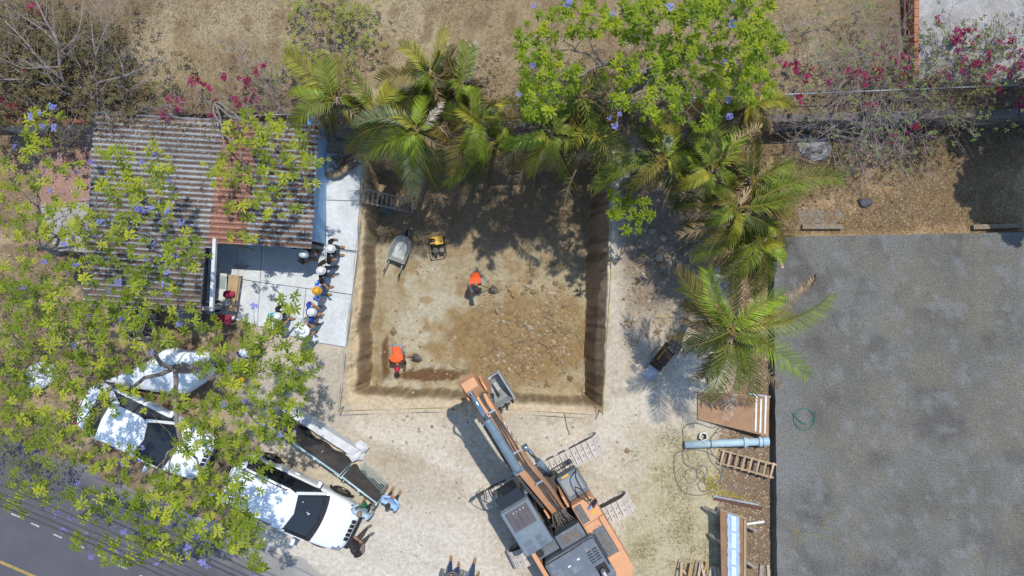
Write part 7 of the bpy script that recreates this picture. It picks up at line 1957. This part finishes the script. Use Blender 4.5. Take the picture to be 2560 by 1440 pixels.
for k, (p0, p1, c) in enumerate(sticks):
    z = .06 + .05 * (k % 4); mb = MB(); mb.bar(P(*p0, z), P(*p1, z + .05), .085, .05); tag(obj('wood_offcut', mb, sm[c], bevel=.004), '%s wood offcut, %s from the left in the loose pile at the bottom' % (dict(g='grey', d='dark', w='tan', y='ochre', p='pale')[c], ['first', 'second', 'third', 'fourth', 'fifth', 'sixth', 'seventh', 'eighth', 'ninth', 'tenth', 'eleventh', 'twelfth', 'thirteenth', 'fourteenth'][sorted(range(len(sticks)), key=lambda i: sticks[i][0][0]).index(k)]), 'offcut', 'offcuts left of the plan table')
mb = MB(); a = P(1905, 1412, .05); b = P(1903, 1446, .05); mb.bar(a, b, .14, .03); mb2 = MB(); mb2.bar(P(1920, 1412, .04), P(1922, 1446, .04), .09, .03)
tag(obj('plank', mb, MAT['wood_grey'], bevel=.004), 'grey board lying right of the plan table at the bottom edge', 'plank'); tag(obj('plank', mb2, sm['p'], bevel=.004), 'pale board lying next to the platform edge at the bottom', 'plank')

# barrier tape with stakes round the pit
def stake(px, py, h, lab):
    q = P(px, py, h); mb = MB(); mb.tube([(q.x, q.y, TZ(q.x, q.y) - .2), (q.x + .02, q.y, h)], .018, 6); tag(obj('stake', mb, MAT['wood_grey']), lab, 'stake'); return q
def tape(lab, pts, w=.045, sag=.05, mat='tape', h=.8):
    mb = MB()
    for (a, b) in zip(pts[:-1], pts[1:]):
        A = P(*a, a[2] if len(a) > 2 else h) if len(a) == 2 else P(*a); B = P(*b, h) if len(b) == 2 else P(*b)
        path = arc(A, B, -sag, 12); o = len(mb.v)
        for i, p in enumerate(path): t = .55 + .35 * math.sin(i * .9); dv = Vector((0, 0, w / 2 * math.cos(t))) + Vector((w / 2 * math.sin(t), w / 2 * math.sin(t), 0)); mb.v += [tuple(p - dv), tuple(p + dv)]
        for i in range(12): mb.f.append((o + 2 * i, o + 2 * i + 2, o + 2 * i + 3, o + 2 * i + 1)); mb.m.append(0)
    tag(obj('barrier_tape', mb, MAT[mat]), lab, 'tape')
for px, py, lab in ((845, 1026, 'wooden stake at the lower left corner of the pit tape'), (1506, 1036, 'wooden stake at the lower right corner of the pit tape'), (1530, 490, 'wooden stake on the right rim of the pit under the palms'), (903, 432, 'wooden stake at the top of the left pit rim near the ladder'), (1150, 1017, 'wooden stake halfway along the lower pit tape')): stake(px, py, .86, lab)
tape('yellow barrier tape along the lower rim of the pit', [(845, 1028), (1150, 1019), (1506, 1038)])
tape('yellow barrier tape along the right rim of the pit', [(1506, 1038), (1526, 700), (1530, 490)])
tape('yellow barrier tape along the patio side of the pit', [(903, 432), (892, 600), (861, 868), (845, 1028)])
tape('white string line beside the patio edge tape', [(906, 432, .55), (896, 600, .55), (865, 868, .55)], w=.025, mat='white_paint')
cable('black_cable', 'black cable across the patio from the blue wall corner to the pit edge', [(838, 619, .07), (860, 624, .07), (893, 628, .07)], .014, MAT['black'])

# patio furniture and clutter
q0 = P(565, 692, .5); q1 = P(600, 778, .5)
be = empty('wooden_bench', (q0.x, q0.y, .05), 'pale wooden bench along the left wall of the patio', 'bench'); o0 = Vector((q0.x, q0.y, .05))
mb = MB(); mb.prism([tuple((P(x, y, .5) - o0).xy) for x, y in ((572, 686), (598, 690), (584, 778), (562, 776))], .40, .44); obj('seat', mb, MAT['wood'], be, bevel=.006)
mb = MB(); mb.bar(P(600, 694, .35) - o0, P(588, 780, .35) - o0, .07, .10); obj('front_beam', mb, MAT['wood'], be, bevel=.006)
for x, y in ((574, 690), (596, 692), (566, 772), (584, 774)):
    mb = MB(); q = P(x, y, .4) - o0; mb.box((q.x, q.y, .2), (.06, .06, .40)); obj('leg', mb, MAT['wood_grey'], be)
q = P(570, 735, .65); o = obj('cloth_bundle', rock_mb(.20, 5, .5, 12, 9), MAT['red_cloth'], smooth=True, loc=(q.x, q.y, .58)); tag(o, 'crumpled crimson cloth on the wooden bench', 'cloth')
q = P(563, 756, .55)
def bucket(lab, px, py, z, r, h, mat, name='bucket', cat='bucket'):
    q = P(px, py, z + h); mb = MB(); n = 18
    for rr, zz in ((r * .75, 0), (r, h), (r * .92, h), (r * .70, .04)):
        for i in range(n): a_ = 2 * PI * i / n; mb.v.append((rr * math.cos(a_), rr * math.sin(a_), zz))
    for j in range(3):
        for i in range(n): i2 = (i + 1) % n; mb.f.append((j * n + i, j * n + i2, (j + 1) * n + i2, (j + 1) * n + i)); mb.m.append(0)
    mb.f.append(tuple(range(3 * n, 4 * n))); mb.m.append(0); mb.f.append(tuple(range(n))[::-1]); mb.m.append(0)
    e = empty(name, (q.x, q.y, z), lab, cat); obj('shell', mb, mat, e, smooth=False)
    hb = MB(); hb.tube([(r * math.cos(a_), r * .3 * math.sin(a_), h + r * .5 * math.sin(a_)) for a_ in [PI * i / 10 for i in range(11)]], .008, 5); obj('handle', hb, MAT['galv'], e)
    return e
grey_pl = cloth('grey_plastic', (0.30, 0.36, 0.37)); blue_pl = cloth('blue_plastic', (0.12, 0.25, 0.38)); pale_pl = cloth('pale_plastic', (0.5, 0.55, 0.58))
bucket('grey plastic tub between bench and left patio wall', 540, 765, .05, .22, .34, grey_pl); bucket('pale round pot standing on the bench', 566, 757, .49, .10, .16, pale_pl); bucket('blue bucket against the shed wall in the patio shade', 735, 610, .05, .17, .34, blue_pl); bucket('dark red basin hanging at the shed wall above the patio', 700, 603, .6, .17, .12, MAT['maroon'], 'basin', 'basin'); bucket('small pale pot beside the bench front beam', 593, 726, .05, .09, .16, pale_pl)
mb = MB(); c = [P(x, y, .6) for x, y in ((535, 784), (580, 788), (576, 812), (531, 808))]; e = empty('maroon_table', (c[0].x, c[0].y, 0), 'small maroon topped table below the bench', 'table'); o0 = Vector((c[0].x, c[0].y, 0))
mb.prism([((p - o0).x, (p - o0).y) for p in c], .57, .60); obj('table_top', mb, MAT['maroon'], e, bevel=.01)
for p in c: q = (p - o0) * .9; mb = MB(); mb.box((q.x + .02, q.y - .02, .285), (.05, .05, .57)); obj('leg', mb, MAT['wood_grey'], e)
mb = MB(); mb.prism([tuple(P(x, y, .12).xy) for x, y in ((585, 662), (622, 664), (614, 676), (586, 668))], .055, .09); tag(obj('tile_offcut', mb, MAT['concrete']), 'grey stone tile offcut lying on the patio at the shadow edge', 'tile')
mb = MB(); mb.box((0, 0, 0), (.5, .4, .02)); p = P(545, 705, .06); 
tag(obj('floor_mat', mb, grey_pl, loc=(p.x, p.y, .065), rot=-.1), 'grey mat on the floor behind the bench', 'mat')

# uprooted stump above the patio
q = P(862, 420, .3); e = empty('root_stump', (q.x, q.y, .05), 'curved brown root stump lying on the upper end of the patio', 'stump')
mb = MB(); mb.tube(smooth_path([(-.62, -.20, .14), (-.30, -.22, .2), (0, -.02, .24), (.16, .16, .22), (.02, .28, .2)], 5), [.05 + .075 * math.sin(PI * min(1, .12 + i / 24)) + .012 * math.sin(i * 2.1) for i in range(21)], 10); obj('trunk_piece', mb, MAT['root'], e, smooth=True)
rnd = random.Random(55)
for k in range(13):
    a_ = rnd.uniform(0, 6.28); L_ = rnd.uniform(.25, .75); ox, oy = rnd.uniform(-.3, .15), rnd.uniform(-.2, .2); pts_ = [(ox, oy, .18)]
    for t_ in (.35, .7, 1.0): a_ += rnd.uniform(-.7, .7); pts_.append((pts_[-1][0] + L_ * .35 * math.cos(a_), pts_[-1][1] + L_ * .35 * math.sin(a_), max(.03, .2 - .17 * t_ + rnd.uniform(-.03, .05))))
    mb = MB(); sp_ = smooth_path(pts_, 3); mb.tube(sp_, [rnd.uniform(.035, .06) * (1 - .8 * i_ / len(sp_)) + .006 for i_ in range(len(sp_))], 6); obj('root', mb, MAT['root'], e, smooth=True)
mb = MB(); mb.box((0, 0, 0), (.34, .14, .10)); q = P(893, 392, .1); tag(obj('timber_block', mb, MAT['wood'], loc=(q.x, q.y, .1), rot=-.15, bevel=.01), 'short tan timber block on the top corner of the patio', 'block')
q = P(964, 524, -DEPTH + .5); mb = MB()
for j in range(17):
    for i in range(2): mb.v.append((-.14 + .28 * j / 16, -.22 + .44 * i, .03 * math.cos(j * PI / 2)))
for j in range(16): mb.f.append((2 * j, 2 * j + 2, 2 * j + 3, 2 * j + 1)); mb.m.append(0)
o = obj('sheet_scrap', mb, MAT['galv'], loc=(q.x, q.y, TZ(q.x, q.y) + .35), rot=(.5, .2, 1.3)); tag(o, 'corrugated metal scrap propped under the pit ladder', 'scrap')

# stones and roots in the pit
rnd = random.Random(21)
ston = [rock_mb(1.0, 200 + k, rnd.uniform(.5, .8)) for k in range(7)]
smes = []
for k, mbs in enumerate(ston):
    for mt in ('stone', 'stone_tan'): me = mbs.mesh('stone'); me.materials.append(MAT[mt]); smes.append((mt, me))
def stone(px, py, r, mt, lab, grp=None):
    q = P(px, py, -DEPTH); z = TZ(q.x, q.y); me = rnd.choice([m for n_, m in smes if n_ == mt])
    o = bpy.data.objects.new('stone', me); link(o); o.location = (q.x, q.y, z + r * .25); o.scale = (r, r * rnd.uniform(.8, 1.1), r * rnd.uniform(.8, 1.1)); o.rotation_euler = (rnd.uniform(-.3, .3), rnd.uniform(-.3, .3), rnd.uniform(0, 6)); tag(o, lab, 'stone', grp)
for px, py, r, mt, lab in ((1243, 777, .125, 'stone', 'largest pale squarish stone in the pit rubble'), (1254, 768, .075, 'stone', 'blue-grey stone touching the largest pale stone in the pit'), (1280, 722, .14, 'stone_tan', 'tan clod above the other tan clod, right of the shovelling worker'), (1283, 737, .13, 'stone_tan', 'pale tan clod just below the tan clod right of the shovelling worker'), (1258, 803, .085, 'stone', 'rounded pinkish stone under the largest pale stone'), (1245, 889, .065, 'stone', 'small square pale stone left of the long curved root'), (1409, 928, .085, 'stone', 'pale stone near the lower right of the pit rubble'), (1404, 904, .07, 'stone', 'pale stone just above the lowest pale stone at right'), (1373, 955, .15, 'stone_tan', 'tan block at the lower edge of the pit right of the bucket'), (1378, 732, .10, 'stone', 'grey stone in the tree shade right of the tan clods'), (1208, 917, .075, 'stone_tan', 'tan stone above the excavator bucket'), (1305, 838, .07, 'stone', 'smooth grey stone at the end of the long curved root'), (991, 777, .05, 'stone_tan', 'lone tan stone on the pale left part of the pit floor')):
    stone(px, py, r, mt, lab)
for k in range(120):
    if k < 80: px, py = rnd.gauss(1275, 60), rnd.gauss(845, 65)
    else: px, py = rnd.uniform(1190, 1440), rnd.uniform(715, 965)
    if not (1150 < px < 1452 and 690 < py < 972): continue
    stone(px, py, rnd.uniform(.022, .055), rnd.choice(('stone', 'stone_tan', 'stone_tan')), 'small rough stone among the rubble in the pit', 'small stones in the pit rubble')
for k in range(10): stone(1300 + k * 11 + rnd.uniform(-4, 4), rnd.gauss(722, 10), rnd.uniform(.06, .12), 'stone_tan', 'tan clod, %s from the left in the row above the rubble' % ['first', 'second', 'third', 'fourth', 'fifth', 'sixth', 'seventh', 'eighth', 'ninth', 'tenth'][k], 'clods at the upper edge of the rubble')
def root(lab, pts, r):
    w = [];
    for p in pts: q = P(p[0], p[1], -DEPTH + .1); q.z = TZ(q.x, q.y) + r + .02; w.append(q)
    path = smooth_path(w, 4); tag(obj('root', MB().tube(path, [r * (1 - .5 * i / len(path)) for i in range(len(path))], 6), MAT['root'], smooth=True), lab, 'root')
root('long curved root lying across the middle of the pit rubble', [(1312, 848), (1295, 853), (1278, 860), (1266, 872)], .028)
root('forked root in the tree shade at the right of the rubble', [(1360, 790), (1375, 797), (1390, 803), (1405, 806)], .026); root('root running down from the forked root', [(1368, 806), (1380, 820), (1392, 833)], .024); root('dark root stub right of the curved root', [(1318, 858), (1322, 866), (1332, 866)], .02)
root('thin root low in the middle of the rubble', [(1345, 854), (1366, 864), (1374, 880), (1382, 893)], .02); root('looped root on the left of the rubble', [(1238, 855), (1240, 868), (1258, 876), (1272, 885)], .022); root('thin root above the excavator bucket', [(1126, 908), (1140, 920), (1160, 925), (1176, 923)], .018); root('root at the lower right of the rubble', [(1286, 923), (1296, 930), (1301, 938)], .022); root('fine root beside the right pit wall', [(1410, 820), (1424, 830), (1440, 836), (1456, 873)], .014)
# spoil stones right of the pit
for k in range(26):
    px, py = rnd.uniform(1560, 1770), rnd.uniform(470, 680); q = P(px, py, .1); me = rnd.choice(smes)[1]; o = bpy.data.objects.new('stone', me); link(o); r = rnd.uniform(.05, .14); o.location = (q.x, q.y, TZ(q.x, q.y) + r * .3); o.scale = (r, r, r * .8); o.rotation_euler = (0, 0, rnd.uniform(0, 6)); tag(o, 'earthy stone in the spoil under the palms right of the pit', 'stone', 'stones in the spoil right of the pit')
for k, (px, py, r) in enumerate(((1018, 1040, .06), (1030, 1046, .05), (1010, 1050, .045), (1545, 1105, .06), (1560, 1148, .07), (1476, 1000, .06))):
    q = P(px, py, .05); o = bpy.data.objects.new('stone', smes[k * 2][1]); link(o); o.location = (q.x, q.y, TZ(q.x, q.y) + r * .3); o.scale = (r, r, r); tag(o, ['white lump of rubble left of the boom shadow', 'right white lump beside the one left of the boom shadow', 'small lowest white lump left of the boom shadow', 'pale stone right of the upper excavator track', 'pale stone farther right of the upper excavator track', 'pale stone at the lower right pit corner'][k], 'stone')
# flat slab and dark rag on the litter strip
mb = MB(); mb.prism([tuple(P(x, y, .06).xy) for x, y in ((1988, 338), (2015, 333), (2040, 345), (2072, 343), (2080, 372), (2066, 398), (2034, 403), (2012, 390), (1996, 374))], -.05, .05); tag(obj('stone_slab', mb, M('pale_slab', (0.30, 0.32, 0.34), (0.11, 0.10, 0.10), scale=3.5, rough=.9, fine=.2), bevel=.01), 'pale grey stone slab on the litter strip below the retaining wall', 'slab')
q = P(2162, 506, .06); tag(obj('dark_rag', rock_mb(.22, 44, .3, 12, 7), cloth('slate_rag', (0.09, 0.09, 0.11)), loc=(q.x, q.y, TZ(q.x, q.y) + .04), rot=-.3, smooth=True), 'crumpled dark grey rag lying on the litter strip', 'rag')
q = P(2034, 698, ZP + .05); tag(obj('bird', MB().ball((0, 0, .09), (.12, .05, .055), 10, 7).ball((.12, 0, .14), (.035, .03, .032), 8, 6).box((-.15, 0, .08), (.12, .04, .012)).tube([(.0, .02, .05), (.0, .02, 0)], .006, 4).tube([(.0, -.02, .05), (.0, -.02, 0)], .006, 4).tube([(.15, 0, .14), (.19, 0, .135)], [.01, .002], 5), MAT['black'], loc=(q.x, q.y, ZP), rot=math.radians(80), smooth=True), 'small black bird standing on the platform near the palms', 'bird')
# overhead cables along the street
d0 = Vector((1, -.45, 0)).normalized()
for k, (y0, z, r) in enumerate(((1148, 7.6, .012), (1216, 7.8, .014), (1236, 7.7, .012), (1252, 7.2, .018), (1268, 7.0, .02))):
    a = P(-60, y0 - 28, z); b = P(900, y0 - 28 + 960 * .462, z); mb = MB(); mb.tube(arc(a, b, -.25, 16), r, 5); tag(obj('overhead_cable', mb, MAT['black']), ['uppermost thin overhead cable above the street', 'second overhead cable from the top above the street', 'middle overhead cable above the street', 'fourth thicker overhead cable above the street', 'lowest thickest overhead cable above the street'][k], 'cable')

# odds and ends under the jacaranda
q = P(92, 940, .3); tag(obj('white_sheet', rock_mb(.55, 61, .35, 14, 9), MAT['tarp'], loc=(q.x, q.y, .12), smooth=True), 'crumpled white sheet under the leaves at the far left', 'sheet')
q = P(597, 951, .3); tag(obj('orange_bundle', rock_mb(.13, 62, .8, 10, 8), cloth('orange_cloth', (0.75, 0.30, 0.03)), loc=(q.x, q.y, .1), smooth=True), 'small orange bundle under the jacaranda between lane and sedan', 'bundle')
e = empty('cellar_hatch', (*w_(352, 800), 0), 'dark open hatch with a timber frame below the lower shed wall', 'hatch'); o0 = Vector((*w_(352, 800), 0))
hq = [Vector((*w_(x, y), 0)) - o0 for x, y in ((322, 790), (392, 788), (388, 842), (326, 848))]
mb = MB(); mb.prism([(p.x, p.y) for p in hq], 0.02, 0.05); obj('opening', mb, MAT['black'], e)  # black plate stands for the deep shade under the eave
for a, b in zip(hq, hq[1:] + hq[:1]):
    mb = MB(); mb.bar(a + Vector((0, 0, .09)), b + Vector((0, 0, .09)), .10, .14); obj('frame', mb, MAT['wood_grey'], e, bevel=.008)
# dead leaves and twigs on the corrugated roof
rnd = random.Random(77); mb = MB(); cols = []
for k in range(1500):
    x = rnd.uniform(240, 790); y = 290 + 250 * rnd.random() ** 2.2 + (x - 240) * .06
    p = P(x, y, 2.27); a = rnd.uniform(0, 6.28); n0 = len(mb.v); blade(mb, Vector((p.x, p.y, 2.245)), a, rnd.uniform(0, .3), rnd.uniform(.04, .09), .014, .1)
    c = rnd.choice(brown); cols += [c] * (len(mb.v) - n0)
mb.c = np.array(cols); tag(obj('roof_litter', mb, MAT['litter']), 'dead leaves lying along the top of the corrugated roof', 'leaf litter', kind='stuff')
